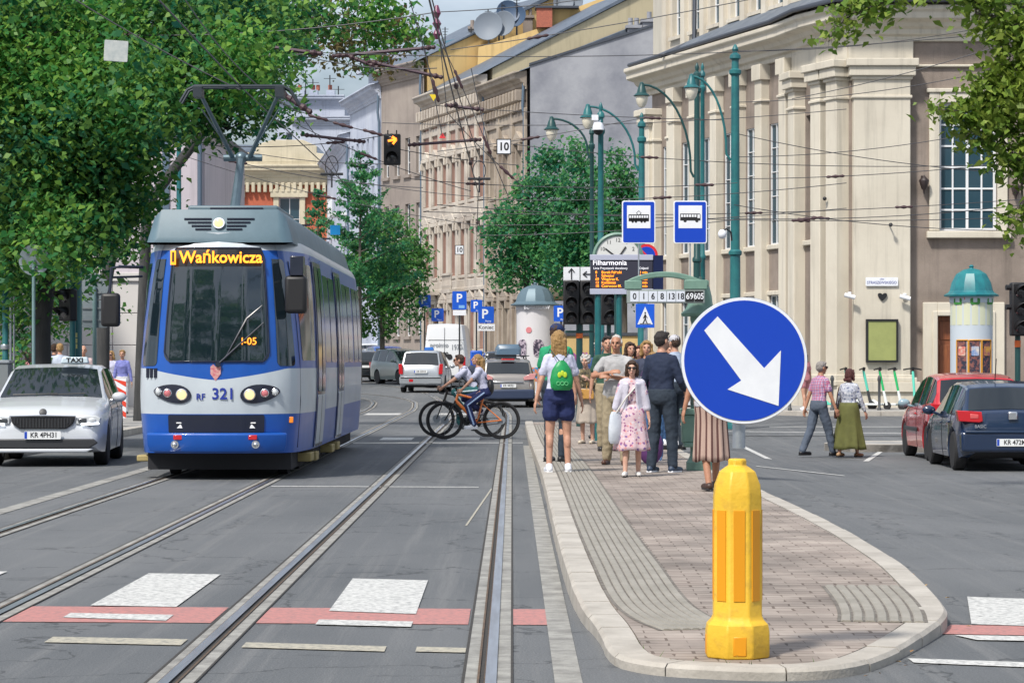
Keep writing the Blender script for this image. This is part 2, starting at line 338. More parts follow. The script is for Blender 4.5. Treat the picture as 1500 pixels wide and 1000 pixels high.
# kerb stones about 0.9 m long with open joints
acc=0; start=0; kb=MB(); cum=[0]
for i in range(1,len(op)): cum.append(cum[-1]+(V(op[i])-V(op[i-1])).length)
inn=inset(op,KW); i0=0; rnd=random.Random(3)
def tnt(i): return V(op[min(i+1,len(op)-1)])-V(op[max(i-1,0)])
while i0<len(op)-1:
    tgt=.95 if cum[i0]<30 or cum[i0]>52 else .5
    i1=i0+1
    while i1<len(op)-1 and cum[i1]-cum[i0]<tgt: i1+=1
    dz=rnd.uniform(-.003,.003); jit=rnd.uniform(-.002,.002); g_=.004; rings=[]
    for i in range(i0,i1+1):
        sh=tnt(i).normalized()*(g_ if i==i0 else (-g_ if i==i1 else 0)); o_=V(op[i])+sh; n_=V(inn[i])+sh; d=(n_-o_).normalized()
        o_=o_+d*jit; z=KZ(o_.y)+dz
        rings.append([(o_.x,o_.y,-.25),(o_.x,o_.y,z-.02),((o_+d*.02).x,(o_+d*.02).y,z),(n_.x,n_.y,z),(n_.x,n_.y,-.2)])
    kb.loft(rings); i0=i1
tag(kb.build('kerb',KERB,ang=25),kind='structure')
def island_sheet(path,dz,name,m,skirt=-.25):
    lo=min(range(len(path)),key=lambda i:path[i][1]); Lc=path[:lo+1][::-1]; Rc=path[lo:]
    def xat(ch,y):
        for (x0,y0),(x1,y1) in zip(ch,ch[1:]):
            if min(y0,y1)-1e-6<=y<=max(y0,y1)+1e-6: return x0+(x1-x0)*((y-y0)/(y1-y0) if abs(y1-y0)>1e-6 else 0)
        return ch[-1][0]
    y0=path[lo][1]+.003; ys_=[y0+.004*k*k for k in range(1,10)]; y=ys_[-1]+.1
    while y<59.9: ys_.append(y); y+=.12 if y<20 else 1.0
    mb=MB(); vs=[]
    for y in ys_:
        z=KZ(y)+dz; vs+=[(xat(Lc,y),y,skirt),(xat(Lc,y),y,z),(xat(Rc,y),y,z),(xat(Rc,y),y,skirt)]
    n=len(ys_); mb.add(vs,[(4*i+k,4*i+k+1,4*i+k+5,4*i+k+4) for i in range(n-1) for k in range(3)]+[(0,1,2,3)]); tag(mb.build(name,m,smooth=False),kind='structure')
core=inset(op,.03); island_sheet(core,-.03,'kerb_core',SOIL)
# paving: brick pattern in world x,y
pav=mat('red_brick_paving',(.2,.15,.13),.8); N,Lk,b=nodes_of(pav); p=wpos(N,Lk)
bt=N.new('ShaderNodeTexBrick'); bt.inputs['Scale'].default_value=1; bt.inputs['Brick Width'].default_value=.20; bt.inputs['Row Height'].default_value=.11; bt.inputs['Mortar Size'].default_value=.0055; bt.inputs['Bias'].default_value=0
bt.inputs['Color1'].default_value=(.255,.213,.185,1); bt.inputs['Color2'].default_value=(.335,.287,.25,1); bt.inputs['Mortar'].default_value=(.13,.10,.08,1); wz_=N.new('ShaderNodeTexNoise'); wz_.inputs['Scale'].default_value=6; wz_.inputs['Detail'].default_value=3; Lk(p,wz_.inputs['Vector']); wm_=N.new('ShaderNodeMix'); wm_.data_type='RGBA'; wm_.blend_type='LINEAR_LIGHT'; wm_.inputs[0].default_value=.012; Lk(p,wm_.inputs[6]); Lk(wz_.outputs['Color'],wm_.inputs[7]); Lk(wm_.outputs[2],bt.inputs['Vector'])
jz=N.new('ShaderNodeTexNoise'); jz.inputs['Scale'].default_value=3.5; jz.inputs['Detail'].default_value=5; Lk(p,jz.inputs['Vector']); jr=N.new('ShaderNodeMapRange'); jr.inputs[1].default_value=.42; jr.inputs[2].default_value=.62; jr.inputs[3].default_value=.001; jr.inputs[4].default_value=.0095; Lk(jz.outputs[0],jr.inputs[0]); Lk(jr.outputs[0],bt.inputs['Mortar Size'])
z=N.new('ShaderNodeTexNoise'); z.inputs['Scale'].default_value=1.4; z.inputs['Detail'].default_value=7; Lk(p,z.inputs['Vector'])
mr=N.new('ShaderNodeMapRange'); mr.inputs[1].default_value=.3; mr.inputs[2].default_value=.7; mr.inputs[3].default_value=.55; mr.inputs[4].default_value=1.3; Lk(z.outputs[0],mr.inputs[0])
x_=N.new('ShaderNodeMix'); x_.data_type='RGBA'; x_.blend_type='MULTIPLY'; x_.inputs[0].default_value=1; Lk(bt.outputs[0],x_.inputs[6]); Lk(mr.outputs[0],x_.inputs[7]); Lk(x_.outputs[2],b.inputs['Base Color'])
bp=N.new('ShaderNodeBump'); bp.inputs['Strength'].default_value=.6; bp.inputs['Distance'].default_value=.006; bp.invert=True; Lk(bt.outputs[1],bp.inputs['Height']); Lk(bp.outputs[0],b.inputs['Normal'])
inn2=inset(op,KW+.008); island_sheet(inn2,-.004,'paving',pav,-.2)
TACT=stone('tactile_concrete',(.31,.29,.255),(.235,.22,.19),4); 
def tactile(path,w0,n,pitch,name='tactile_strip'):
    mb=MB(); base=MB()
    for k in range(n):
        q=w0+k*pitch; rings=[]
        for i,(x,y) in enumerate(path):
            a=V(path[max(i-1,0)]);c=V(path[min(i+1,len(path)-1)]); d=(c-a).normalized(); nn=V((d.y,-d.x)); z0=KZ(y)-.003; zz=KZ(y)+.006
            f=lambda o,z:(x+nn.x*o,y+nn.y*o,z)
            rings.append([f(q,z0),f(q+.008,zz),f(q+pitch*.74,zz),f(q+pitch*.74+.008,z0)])
        mb.loft(rings)
    vs=[]
    for i,(x,y) in enumerate(path):
        a=V(path[max(i-1,0)]);c=V(path[min(i+1,len(path)-1)]); d=(c-a).normalized(); nn=V((d.y,-d.x))
        for o in (w0-.02,w0+n*pitch+.01): vs.append((x+nn.x*o,y+nn.y*o,KZ(y)-.001))
    base.add(vs,[(2*i,2*i+1,2*i+3,2*i+2) for i in range(len(path)-1)])
    tag(mb.build(name,TACT,ang=25),kind='structure'); tag(base.build(name+'_bed',mat('tactile_groove',(.10,.085,.07),.85,col2=(.19,.175,.155),scale=12)),kind='structure')
tp=smooth_path([(.78,13.95),(.64,14.5),(.555,15.4),(.53,17.5),(.52,22),(.535,28),(.54,33),(.5,40),(.47,47),(.47,56)],2)
tactile(tp,.022,8,.054)
tp2=smooth_path([(1.80,14.35),(1.86,14.8),(1.90,15.4),(1.92,16.1)],2); tactile(tp2,0,7,.066)
# ---- far and side pavements with kerbs
def pavement(pts,h=.13,name='pavement'):
    mb=MB(); n=len(pts); zt=[G(x,y)+h for x,y in pts]
    mb.add([(x,y,z) for (x,y),z in zip(pts,zt)]+[(x,y,-.5) for x,y in pts],[tuple(range(n))]+[(i,(i+1)%n,n+(i+1)%n,n+i) for i in range(n)]); o=mb.build(name,PAVE,smooth=False); tag(o,kind='structure'); return o
def kerbline(path,h=.135,w=.2):
    path=dense(path,1.0); i_=inset(path,w); mb=MB()
    for k in range(len(path)-1):
        a,b_=V(path[k]),V(path[k+1]); c,d=V(i_[k+1]),V(i_[k]); t=(b_-a).normalized()*.008
        q=[a+t,b_-t,c-t,d+t]; z=[G(p_.x,p_.y) for p_ in q]
        mb.add([(p_.x,p_.y,zz-.3) for p_,zz in zip(q,z)]+[(p_.x,p_.y,zz+h) for p_,zz in zip(q,z)],[(0,3,2,1),(4,5,6,7),(0,1,5,4),(1,2,6,5),(2,3,7,6),(3,0,4,7)])
    tag(mb.build('kerb',KERB,bevel=.012),kind='structure')
rp=[(8.2,73),(5.0,79),(1.6,87),(1.3,105),(-.6,128),(-3.2,138),(-6.5,146),(-9.5,152),(-14,172),(-16,210)]
pavement([(40,73)]+rp+[(60,215)]); kerbline([(40,73)]+rp)
lp=[(-8.0,-5),(-8.0,57),(-8.6,70),(-8.2,96),(-7.9,105),(-8.6,128),(-11,146),(-14.5,158),(-20,184),(-24,205)]
pavement([(-60,-5)]+lp+[(-90,205)] if False else lp+[(-60,205),(-60,-5)]); kerbline(lp[::-1])
# raised refuge between the carriageways, behind the walking couple
ref=[(6.0,50.4),(6.4,49.5),(9.5,49.3),(16,49.4),(16,51.8),(9,51.9),(6.4,51.5)]
pavement(ref,.14,'refuge_pavement'); kerbline((ref+[ref[0]]),.15,.18)
# fallen leaves swept against the island kerb
lm=[mat('dry_leaf_ochre',(.42,.27,.10),.8),mat('dry_leaf_brown',(.25,.14,.06),.8)]
lb=MB(); rr=random.Random(5)
for _ in range(340):
    i=rr.randrange(len(op)); x,y=op[i]
    if not(x>1.2 and y<18.5 and y>11.9): continue
    d=abs(rr.gauss(0,.09))+.01; n=(V(inn[i])-V(op[i])).normalized(); x-=n.x*d; y-=n.y*d; s=rr.uniform(.012,.035); a=rr.uniform(0,6.3); z=G(x,y)+.012+rr.uniform(0,.012)
    c,sn=math.cos(a),math.sin(a)
    lb.add([(x+c*s,y+sn*s,z),(x-sn*s*.5,y+c*s*.5,z+s*.35),(x-c*s,y-sn*s,z+rr.uniform(0,.01)),(x+sn*s*.5,y-c*s*.5,z+s*.2)],[(0,1,2,3)],rr.randrange(2))
tag(lb.build('fallen_leaves',lm,smooth=False,recalc=False),'dry ochre leaves lying in the gutter along the rounded island kerb','leaves',kind='stuff')
wb=MB(); WEED=mat('weed_green',(.06,.13,.02),.7)
for _ in range(500):
    i=rr.randrange(len(inn)); x,y=inn[i]
    if y>16 or (x<1.0 and y>14.4) or (1.15<x<1.4): continue
    x+=rr.gauss(0,.012); y+=rr.gauss(0,.012)
    if math.sin(i*.12)<.3: continue
    h=rr.uniform(.01,.04); a=rr.uniform(0,6.3); wb.add([(x,y,KZ(y)-.004),(x+.006*math.cos(a),y+.006*math.sin(a),KZ(y)-.004),(x+.03*math.cos(a+1),y+.03*math.sin(a+1),KZ(y)+h)],[(0,1,2)])
tag(wb.build('weeds',WEED,smooth=False,recalc=False),'small green weeds growing in the joint inside the kerb','weeds',kind='stuff')
# ================================================================ buildings
def plaster(name,c1,c2,scale=1.2,bump=.15,lo=.35,hi=.65):
    m=mat(name,c1,.85,col2=c2,scale=scale,bump=bump,bscale=25,detail=9,lo=lo,hi=hi); N,Lk,b=nodes_of(m)
    t=N.new('ShaderNodeTexCoord'); mp=N.new('ShaderNodeMapping'); mp.inputs['Scale'].default_value=(3.2,3.2,.16); z=N.new('ShaderNodeTexNoise'); z.inputs['Scale'].default_value=1; z.inputs['Detail'].default_value=6; z.inputs['Roughness'].default_value=.7
    Lk(t.outputs['Object'],mp.inputs[0]); Lk(mp.outputs[0],z.inputs['Vector']); r=N.new('ShaderNodeMapRange'); r.inputs[1].default_value=.52; r.inputs[2].default_value=.72; r.inputs[3].default_value=1; r.inputs[4].default_value=.74; Lk(z.outputs[0],r.inputs[0])
    x=N.new('ShaderNodeMix'); x.data_type='RGBA'; x.blend_type='MULTIPLY'; x.inputs[0].default_value=1; Lk(b.inputs['Base Color'].links[0].from_socket,x.inputs[6]); Lk(r.outputs[0],x.inputs[7]); Lk(x.outputs[2],b.inputs['Base Color']); return m
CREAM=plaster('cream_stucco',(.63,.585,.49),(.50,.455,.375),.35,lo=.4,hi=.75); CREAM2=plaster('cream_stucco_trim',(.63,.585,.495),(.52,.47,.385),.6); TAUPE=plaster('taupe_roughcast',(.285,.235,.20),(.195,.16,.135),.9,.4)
ROOFM=mat('slate_blue_roof',(.10,.125,.165),.5,.3,col2=(.16,.19,.23),scale=2); LEAD=mat('lead_flashing',(.07,.08,.10),.5,.4)
WFRAME=mat('white_window_frame',(.72,.74,.76),.5); WOODBR=mat('brown_door_wood',(.26,.085,.03),.5,col2=(.17,.05,.02),scale=5,stretch=(6,6,.6))
def fr(P0,P1,par):
    a=V((P0[0],P0[1],0));b=V((P1[0],P1[1],0)); u=(b-a); L=u.length; u.normalize(); n=V((0,0,1)).cross(u)
    T=M4(((u.x,n.x,0,a.x-par.location.x),(u.y,n.y,0,a.y-par.location.y),(0,0,1,-par.location.z),(0,0,0,1))); return T,L
def wall_holes(mb,L,z0,z1,holes,reveal=.25,mi=0,mi_r=None,u0=0):
    us=sorted(set([u0,L]+[h[0] for h in holes]+[h[1] for h in holes])); zs=sorted(set([z0,z1]+[h[2] for h in holes]+[h[3] for h in holes]))
    ins=lambda u,z:any(h[0]<u<h[1] and h[2]<z<h[3] for h in holes)
    for i in range(len(us)-1):
        for j in range(len(zs)-1):
            if not ins((us[i]+us[i+1])/2,(zs[j]+zs[j+1])/2): mb.add([(us[i],0,zs[j]),(us[i+1],0,zs[j]),(us[i+1],0,zs[j+1]),(us[i],0,zs[j+1])],[(0,1,2,3)],mi)
    r=mi if mi_r is None else mi_r
    for a,b,c,d in [h[:4] for h in holes]:
        for q in ([(a,0,c),(a,reveal,c),(a,reveal,d),(a,0,d)],[(b,0,c),(b,0,d),(b,reveal,d),(b,reveal,c)],[(a,0,c),(b,0,c),(b,reveal,c),(a,reveal,c)],[(a,0,d),(a,reveal,d),(b,reveal,d),(b,0,d)]): mb.add(q,[(0,1,2,3)],r)
WC={}
def window_obj(w,h,cols,rows,par,T,u,d,z,fm=WFRAME,gm=GLASS,fw=.06,name='window',transom=None):
    key=(round(w,2),round(h,2),cols,rows,fm.name,gm.name)
    if key not in WC:
        f=MB(); f.box(0,fw,0,.07,0,h); f.box(w-fw,w,0,.07,0,h); f.box(fw,w-fw,0,.07,0,fw); f.box(fw,w-fw,0,.07,h-fw,h)
        for i in range(1,cols):
            x=w*i/cols; t=fw*.55 if not(cols%2==0 and i==cols//2) else fw*.9; f.box(x-t/2,x+t/2,.004,.06,fw,h-fw)
        for j in range(1,rows):
            q=h*j/rows; f.box(fw,w-fw,.008,.055,q-fw*.3,q+fw*.3)
        f.add([(fw,.04,fw),(w-fw,.04,fw),(w-fw,.04,h-fw),(fw,.04,h-fw)],[(0,1,2,3)],1)
        WC[key]=f.mesh('window',[fm,gm],smooth=False)
    o=bpy.data.objects.new(name,WC[key]); COL.objects.link(o); o.parent=par; o.matrix_local=T@M4.Translation((u,d,z)); return o
CORNICE=[(0,0),(-.10,0),(-.10,.14),(-.22,.20),(-.22,.34),(-.34,.40),(-.42,.52),(-.70,.60),(-.70,.78),(-.80,.86),(-.80,.98),(0,1.05)]
def cornice(mb,T,u0,u1,z,s=1.0,prof=CORNICE,mi=0,miter=(0,0)):
    mb.T=T; n=len(prof)
    r0=[(u0+p[0]*s*miter[0],p[0]*s,z+p[1]*s) for p in prof]; r1=[(u1-p[0]*s*miter[1],p[0]*s,z+p[1]*s) for p in prof]
    mb.loft([r0,r1],mi)
# ---- the philharmonic hall: cream stucco, giant pilasters, attic storey
hall=thing('concert_hall','large cream stucco hall with giant pilasters, heavy cornice and tall white windows','building',(8.6,80,0))
ZC=10.95
A0=(4.95,92.6); A1=(8.75,81.0); A2=(9.25,78.7); A3=(9.93,77.0); A4=(30,77.0)
wl=MB(); tr=MB(); 
segs=[]
# side facade
T,L=fr(A0,A1,hall); wl.T=T; SL=L
pitch=1.86; n_p=5; p0=2.35
holes=[]
for k in range(n_p):
    u=p0+k*pitch+.48
    if u+.85<L-.6: holes+=[(u,u+.85,5.2,9.0),(u,u+.85,1.15,3.6)]
holes+=[(1.05,1.75,5.2,9.0),(1.05,1.75,1.15,3.6)]
wall_holes(wl,L,-.3,ZC,holes,.3)
for h in holes:
    if h[2]>4: window_obj(h[1]-h[0],h[3]-h[2],2,5,hall,T,h[0],.04,h[2],fw=.04)
    else: window_obj(h[1]-h[0],h[3]-h[2],2,3,hall,T,h[0],.04,h[2],fw=.04)
def pil(T,u0,u1,d,zb=.95,zt=10.35,cap=True):
    tr.T=T
    tr.box(u0,u1,-d,.02,zb,zt); tr.box(u0-.05,u1+.05,-d-.05,.02,zt-1.15,zt-1.06)
    if cap:
        c=[(0,0),(-.05,0),(-.05,.12),(-.16,.3),(-.16,.46),(-.22,.5),(-.22,.6),(0,.6)]
        tr.box(u0-.06,u1+.06,-d-.06,.02,zt-.6,zt-.5); tr.box(u0-.14,u1+.14,-d-.14,.02,zt-.5,zt-.22); tr.box(u0-.22,u1+.22,-d-.22,.02,zt-.22,zt)
    tr.box(u0-.05,u1+.05,-d-.05,.02,zb-.02,zb+.18)
for k in range(n_p+1):
    u=p0+k*pitch
    if u+.45<L: pil(T,u-.1,u+.42,.28,zt=10.85,cap=False); tr.box(u-.18,u+.5,-.36,.02,10.4,10.9)
pil(T,.05,.72,.42); pil(T,1.85,2.1,.2,cap=False); pil(T,-.0,.9,.3,cap=False)
tr.T=T; tr.box(0,L,-.42,.02,-.3,.80); tr.box(0,L,-.50,.02,.80,.95)
for h in holes:
    tr.box(h[0]-.06,h[1]+.06,-.10,.02,h[2]-.16,h[2]-.01); 
    if h[2]<4: tr.box(h[0]-.1,h[0],-.06,.02,h[2],h[3]); tr.box(h[1],h[1]+.1,-.06,.02,h[2],h[3]); tr.box(h[0]-.1,h[1]+.1,-.08,.02,h[3],h[3]+.14)
cornice(tr,T,-.75,L+.1,ZC-.05,1.0)
# small wall brackets of the side facade
# corner pieces
for (a,b,pl) in ((A1,A2,((.35,.95,.36),)),(A2,A3,((.15,.75,.42),(1.1,1.75,.42)))):
    T,L=fr(a,b,hall); wl.T=T; hh=[(1.05,1.7,5.2,9.0)] if pl[0][0]>.3 else []
    wall_holes(wl,L,-.3,ZC,hh,.3); 
    for h in hh: window_obj(h[1]-h[0],h[3]-h[2],1,5,hall,T,h[0],.22,h[2]); tr.T=T; tr.box(h[0]-.06,h[1]+.06,-.12,.02,h[2]-.16,h[2]-.01)
    for q in pl: pil(T,*q)
    tr.T=T; tr.box(0,L,-.42,.02,-.3,.80); tr.box(0,L,-.50,.02,.80,.95); cornice(tr,T,-.1,L+.12,ZC-.05,1.0)
    tr.T=T; tr.box(-.02,L+.02,-.12,.02,10.35,10.95)
# street front, facing the camera
T,L=fr(A3,A4,hall); wl.T=T; FW=[(2.62,4.32,5.35,9.1),(7.0,8.7,5.35,9.1),(11.4,13.1,5.35,9.1)]; FD=[(2.55,4.1,-.3,2.85),(7.1,8.6,.9,3.0),(11.5,13,.9,3.0)]
wall_holes(wl,L,-.3,ZC,FW+FD,.32)
for h in FW: window_obj(1.7,3.75,4,6,hall,T,h[0],.18,h[2],fw=.085)
for h in FD[1:]: window_obj(h[1]-h[0],h[3]-h[2],4,3,hall,T,h[0],.18,h[2])
tr.T=T
for h in FW:
    for b in ((h[0]-.3,h[0],h[2],h[3]+.3),(h[1],h[1]+.3,h[2],h[3]+.3),(h[0],h[1],h[3],h[3]+.3)): tr.box(b[0],b[1],-.09,.02,b[2],b[3])
    tr.box(h[0]-.38,h[1]+.38,-.22,.02,h[2]-.22,h[2]-.02); tr.box(h[0]-.38,h[1]+.38,-.14,.02,h[3]+.3,h[3]+.42)
h=FD[0]
for b in ((h[0]-.42,h[0],.12,h[3]+.4),(h[1],h[1]+.42,.12,h[3]+.4),(h[0],h[1],h[3],h[3]+.4)): tr.box(b[0],b[1],-.13,.02,b[2],b[3])
for b in ((h[0]-.14,h[0],.12,h[3]+.14),(h[1],h[1]+.14,.12,h[3]+.14),(h[0],h[1],h[3],h[3]+.14)): tr.box(b[0],b[1],-.19,-.1,b[2],b[3])
tr.box(1.75,h[0]-.42,-.10,.02,-.3,.72); tr.box(h[1]+.42,L,-.10,.02,-.3,.72)
pil(T,.06,1.72,.38); tr.box(-.12,1.9,-.5,.02,-.3,.62); tr.box(-.2,1.98,-.58,.02,.62,.92); tr.box(-.12,1.9,-.5,.02,.92,1.05)
tr.box(1.75,L,-.10,.02,10.15,10.22); cornice(tr,T,-.1,L,ZC-.05,1.0); tr.box(-.06,1.84,-.14,.02,10.35,10.95)
doo=MB(); doo.T=T@M4.Translation((FD[0][0],.2,.1)); doo.box(0,.76,0,.06,0,2.75); doo.box(.79,1.55,0,.06,0,2.75)
for x0 in (.1,.89):
    for z0,z1 in ((.2,.9),(1.05,1.9),(2.05,2.6)): doo.box(x0,x0+.56,-.025,0,z0,z1)
do=doo.build('door',WOODBR,hall,bevel=.01); hd=MB(); hd.T=doo.T; hd.cyl((.72,-.03,1.0),(.72,-.03,1.3),.015); hd.build('handle',CHROME,do)
wl.T=None
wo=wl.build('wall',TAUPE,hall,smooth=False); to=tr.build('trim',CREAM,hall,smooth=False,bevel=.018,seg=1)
# roof behind the cornice, attic storey along the side
at=MB(); T,L=fr((5.35,93.0),(10.4,77.9),hall); at.T=T; AW=[(.9+i*1.72,1.75+i*1.72,12.9,15.6) for i in range(9) if 1.75+i*1.72<14.6]
wall_holes(at,15.0,11.4,17.5,AW,.25); at.box(0,15,.27,9,11.4,17.5); 
for i in range(9): at.box(.25+i*1.72,.62+i*1.72,-.14,.02,11.6,17.5)
for h in AW: at.box(h[0]-.1,h[1]+.1,-.12,.02,h[2]-.14,h[2]-.02)
ao=at.build('attic_storey',CREAM2,hall,smooth=False)
for h in AW: window_obj(.85,2.7,2,4,hall,T,h[0],.18,h[2])
rf=MB(); rf.add([(4.2-8.6,92.9-80,11.98),(8.0-8.6,81-80,11.98),(8.45-8.6,78.4-80,11.98),(9.4-8.6,76.1-80,11.98),(31-8.6,76.1-80,11.98),(31-8.6,82-80,14.6),(11.2-8.6,80-80,13.8),(6.2-8.6,94-80,12.6)],[(0,1,6,7),(1,2,6),(2,3,6),(3,4,5,6)])
rf.build('roof',ROOFM,hall,smooth=False)
gt=MB(); gt.tube([(4.15-8.6,92.9-80,12.0),(7.95-8.6,81-80,12.0),(8.4-8.6,78.4-80,12.0),(9.35-8.6,76.05-80,12.0),(31-8.6,76.05-80,12.0)],.075); gt.build('gutter',LEAD,hall)
bk=MB(); bk.box(5.6-8.6,30-8.6,93-80,104-80,-.3,16); bk.box(10-8.6,30-8.6,78-80,93-80,-.3,10.8); bk.build('rear_block',CREAM,hall,smooth=False)
dp=MB(); T,L=fr(A0,A1,hall); dp.T=T; dp.tube([(3.2,.35,17.2),(3.2,.3,12.5),(3.2,-.95,11.9)],.08); dp.build('downpipe',LEAD,hall)
# iron wall lanterns, cameras, street plate, notice board and emblem fixed to the hall front
T,L=fr(A3,A4,hall)
for u,z in ((X(1347,77)-A3[0]+.1,Z(270,77)),(X(1486,77)-A3[0],Z(279,77))):
    l=MB(); l.T=T; l.lathe([(.02,.25),(.05,.2),(.14,.12),(.15,.08),(.10,-.08),(.03,-.2),(.015,-.3)],8,(u,-.22,z)); l.cyl((u,0,z+.1),(u,-.2,z+.2),.02); l.box(u-.06,u+.06,-.03,0,z-.1,z+.25)
    l.build('wall_lantern',mat('dark_iron',(.03,.02,.02),.5),hall)
for u,z,a in ((X(1322,77)-A3[0],Z(437,77),.1),(X(1289,77)-A3[0]-.95,Z(435,77),-.1)):
    l=MB(); l.T=T; l.cyl((u,-.42,z),(u,-.5,z+.12),.02); l.cyl((u-.16,-.56,z+.05),(u+.14,-.62,z-.03),.065); l.box(u-.05,u+.05,-.44,-.38,z-.04,z+.14); l.build('security_camera',SIGNWHITE,hall)
dev=T@M4.Translation((X(1291.5,76.6)-A3[0],-.42,Z(412.5,76.6)))
pl=MB(); pl.T=dev; pl.prism(rrect(.95,.25,.03),-.02,0); plo=pl.build('street_name_plate',SIGNWHITE,hall)
NAVY=mat('navy_lettering',(.01,.03,.28),.5)
t=txt('STRASZEWSKIEGO',plo,dev@V((0,-.024,-.03)),.115,NAVY,sx=.9); t2=txt('ulica',plo,dev@V((0,-.024,.075)),.07,NAVY)
nb=MB(); nb.T=T@M4.Translation((X(1291.5,76.6)-A3[0],-.4,Z(499,76.6))); nb.box(-.47,.47,-.09,0,-.63,.63,0); nb.box(-.41,.41,-.095,-.09,-.57,.57,1)
for a in ((-.47,-.41,-.63,.63),(.41,.47,-.63,.63),(-.41,.41,.57,.63),(-.41,.41,-.63,-.57)): nb.box(a[0],a[1],-.12,-.09,a[2],a[3])
tag(nb.build('notice_board',[BLACK,mat('olive_board',(.33,.36,.13),.4,col2=(.27,.30,.11),scale=2)],None,loc=hall.location),'black framed notice board with plain olive green panel on the cream pilaster','notice board')
em=MB(); em.T=T@M4.Translation((X(1292.5,76.6)-A3[0],-.39,Z(434,76.6))); pts=[]
for i in range(24):
    a=2*math.pi*i/24; pts.append((.13*math.sin(a)**3*1.05,.11*math.cos(a)-.045*math.cos(2*a)-.02*math.cos(3*a)))
em.prism(pts,-.04,0); em.build('wall_emblem',BLACK,hall)
for k,py in ((1210,290),(1236,325),(1233,337),(1300,331)):
    l=MB(); l.T=T; u=X(k,77)-A3[0]; z=Z(py,77); d=-.38 if k>1250 else .6; l.cyl((u,d,z),(u,d-.25,z),.02); l.ell((u,d-.28,z),.06); l.build('wire_anchor',BLACK,hall)

# ---- terraced houses along the far side of the street
FARGL=mat('far_window_glass',(.018,.024,.034),.35,spec=.25)
def terrace(name,label,far,near,zb,ze,zr,D,wallm,trimm,cols,rows,wmat=FARGL,orn=0,roofm=ROOFM,gable=None,ww=.95,group='terraced town houses along the street',frame=WFRAME,cs=.9):
    th=thing(name,label,'building',(near[0],near[1],zb),group=group); T,L=fr(far,near,th); T=T.copy()
    wl=MB(T); tr=MB(T); holes=[]; sill=None
    for (z0,z1) in rows:
        for k in range(cols):
            u=L*(k+.5)/cols; holes.append((u-ww/2,u+ww/2,z0,z1))
    wall_holes(wl,L,zb-1,ze,holes,.25); wl.build('wall',wallm,th,smooth=False)
    for h in holes:
        wo_=window_obj(h[1]-h[0],h[3]-h[2],2,3,th,T,h[0],.18,h[2],fm=frame,gm=wmat)
        if orn: tr.box(h[0]-.15,h[1]+.15,-.14,.02,h[2]-.2,h[2]-.02)
        else:
            if sill is None: q=MB(); q.box(-.15,ww+.15,-.32,-.16,-.2,-.02); sill=q.mesh('sill',trimm,smooth=False)
            so_=bpy.data.objects.new('sill',sill); COL.objects.link(so_); so_.parent=wo_
        if orn:
            tr.box(h[0]-.16,h[0],-.12,.02,h[2],h[3]); tr.box(h[1],h[1]+.16,-.12,.02,h[2],h[3]); tr.box(h[0]-.25,h[1]+.25,-.25,.02,h[3]+.1,h[3]+.3)
            if orn>1:
                c=(h[0]+h[1])/2; tr.prism([(h[0]-.3,h[3]+.3),(h[1]+.3,h[3]+.3),(c,h[3]+.75)],-.22,.02); tr.box(h[0]-.25,h[1]+.25,-.16,.02,h[2]-.75,h[2]-.25)
                for e in (h[0]-.2,h[1]+.04): tr.box(e,e+.16,-.3,.02,h[3]-.3,h[3]+.1)
    if orn:
        for z0 in [r[0]-.9 for r in rows[1:]]: tr.box(0,L,-.2,.02,z0,z0+.22)
        for k in range(cols+1):
            u=L*k/cols; tr.box(max(0,u-.2),min(L,u+.2),-.16,.02,rows[0][0]-1,ze-1.1)
        nb_=int(L/.55)
        for k in range(nb_): u=L*(k+.5)/nb_; tr.box(u-.1,u+.1,-.55,.02,ze-.75,ze-.2); tr.box(u-.13,u+.13,-.3,.02,ze-1.2,ze-.8)
        tr.box(0,L,-.12,.02,ze-1.7,ze-1.3)
    cornice(tr,T,0,L,ze-.2,cs); tr.build('trim',trimm,th,smooth=False,bevel=.03,seg=1)
    bd=MB(T); zg=ze+.5+1.02/(D*.55+.75)*(zr-ze-.45); bd.add([(0,.27,zb-1),(0,.27,zg),(0,D*.55,zr+.05),(0,D,ze),(0,D,zb-1)]+[(L,.27,zb-1),(L,.27,zg),(L,D*.55,zr+.05),(L,D,ze),(L,D,zb-1)],[(0,1,2,3,4),(9,8,7,6,5),(0,5,6,1),(3,8,9,4)]); bd.build('gable_wall',gable or wallm,th,smooth=False)
    rf=MB(T); e=.12
    rf.loft([[(-.05,-.75,ze+.55),(-.05,D*.55,zr+.35),(-.05,D+.3,ze+.1),(-.05,D*.55,zr+.1)],[(L+.15,-.75,ze+.55),(L+.15,D*.55,zr+.35),(L+.15,D+.3,ze+.1),(L+.15,D*.55,zr+.1)]]); rf.build('roof',roofm,th,smooth=False)
    dpm=MB(T); dpm.tube([(L-.12,-.15,ze+.2),(L-.12,-.2,ze-1),(L-.12,-.12,ze-1.6),(L-.12,-.12,zb)],.075); dpm.build('downpipe',mat('zinc_blue',(.12,.17,.23),.5,.4),th)
    return th,T,L
GABLE=mat('weathered_grey_render',(.33,.34,.37),.9,col2=(.185,.195,.23),scale=.28,bump=.3,bscale=8,detail=10,lo=.38,hi=.62)
nG,lG,bG=nodes_of(GABLE)
SAND=plaster('ornate_sandstone',(.42,.36,.29),(.25,.205,.17),.6); PALEST=plaster('pale_ornate_plaster',(.56,.51,.44),(.36,.315,.275),.5); GREYB=plaster('grey_render',(.33,.285,.25),(.235,.20,.18),.4); PALE=plaster('pale_blue_white_render',(.50,.54,.63),(.36,.40,.50),.4)
YEL=plaster('yellow_gable',(.66,.47,.20),(.60,.42,.18),.4); BEIGE=plaster('beige_gable',(.50,.43,.28),(.44,.38,.25),.4)
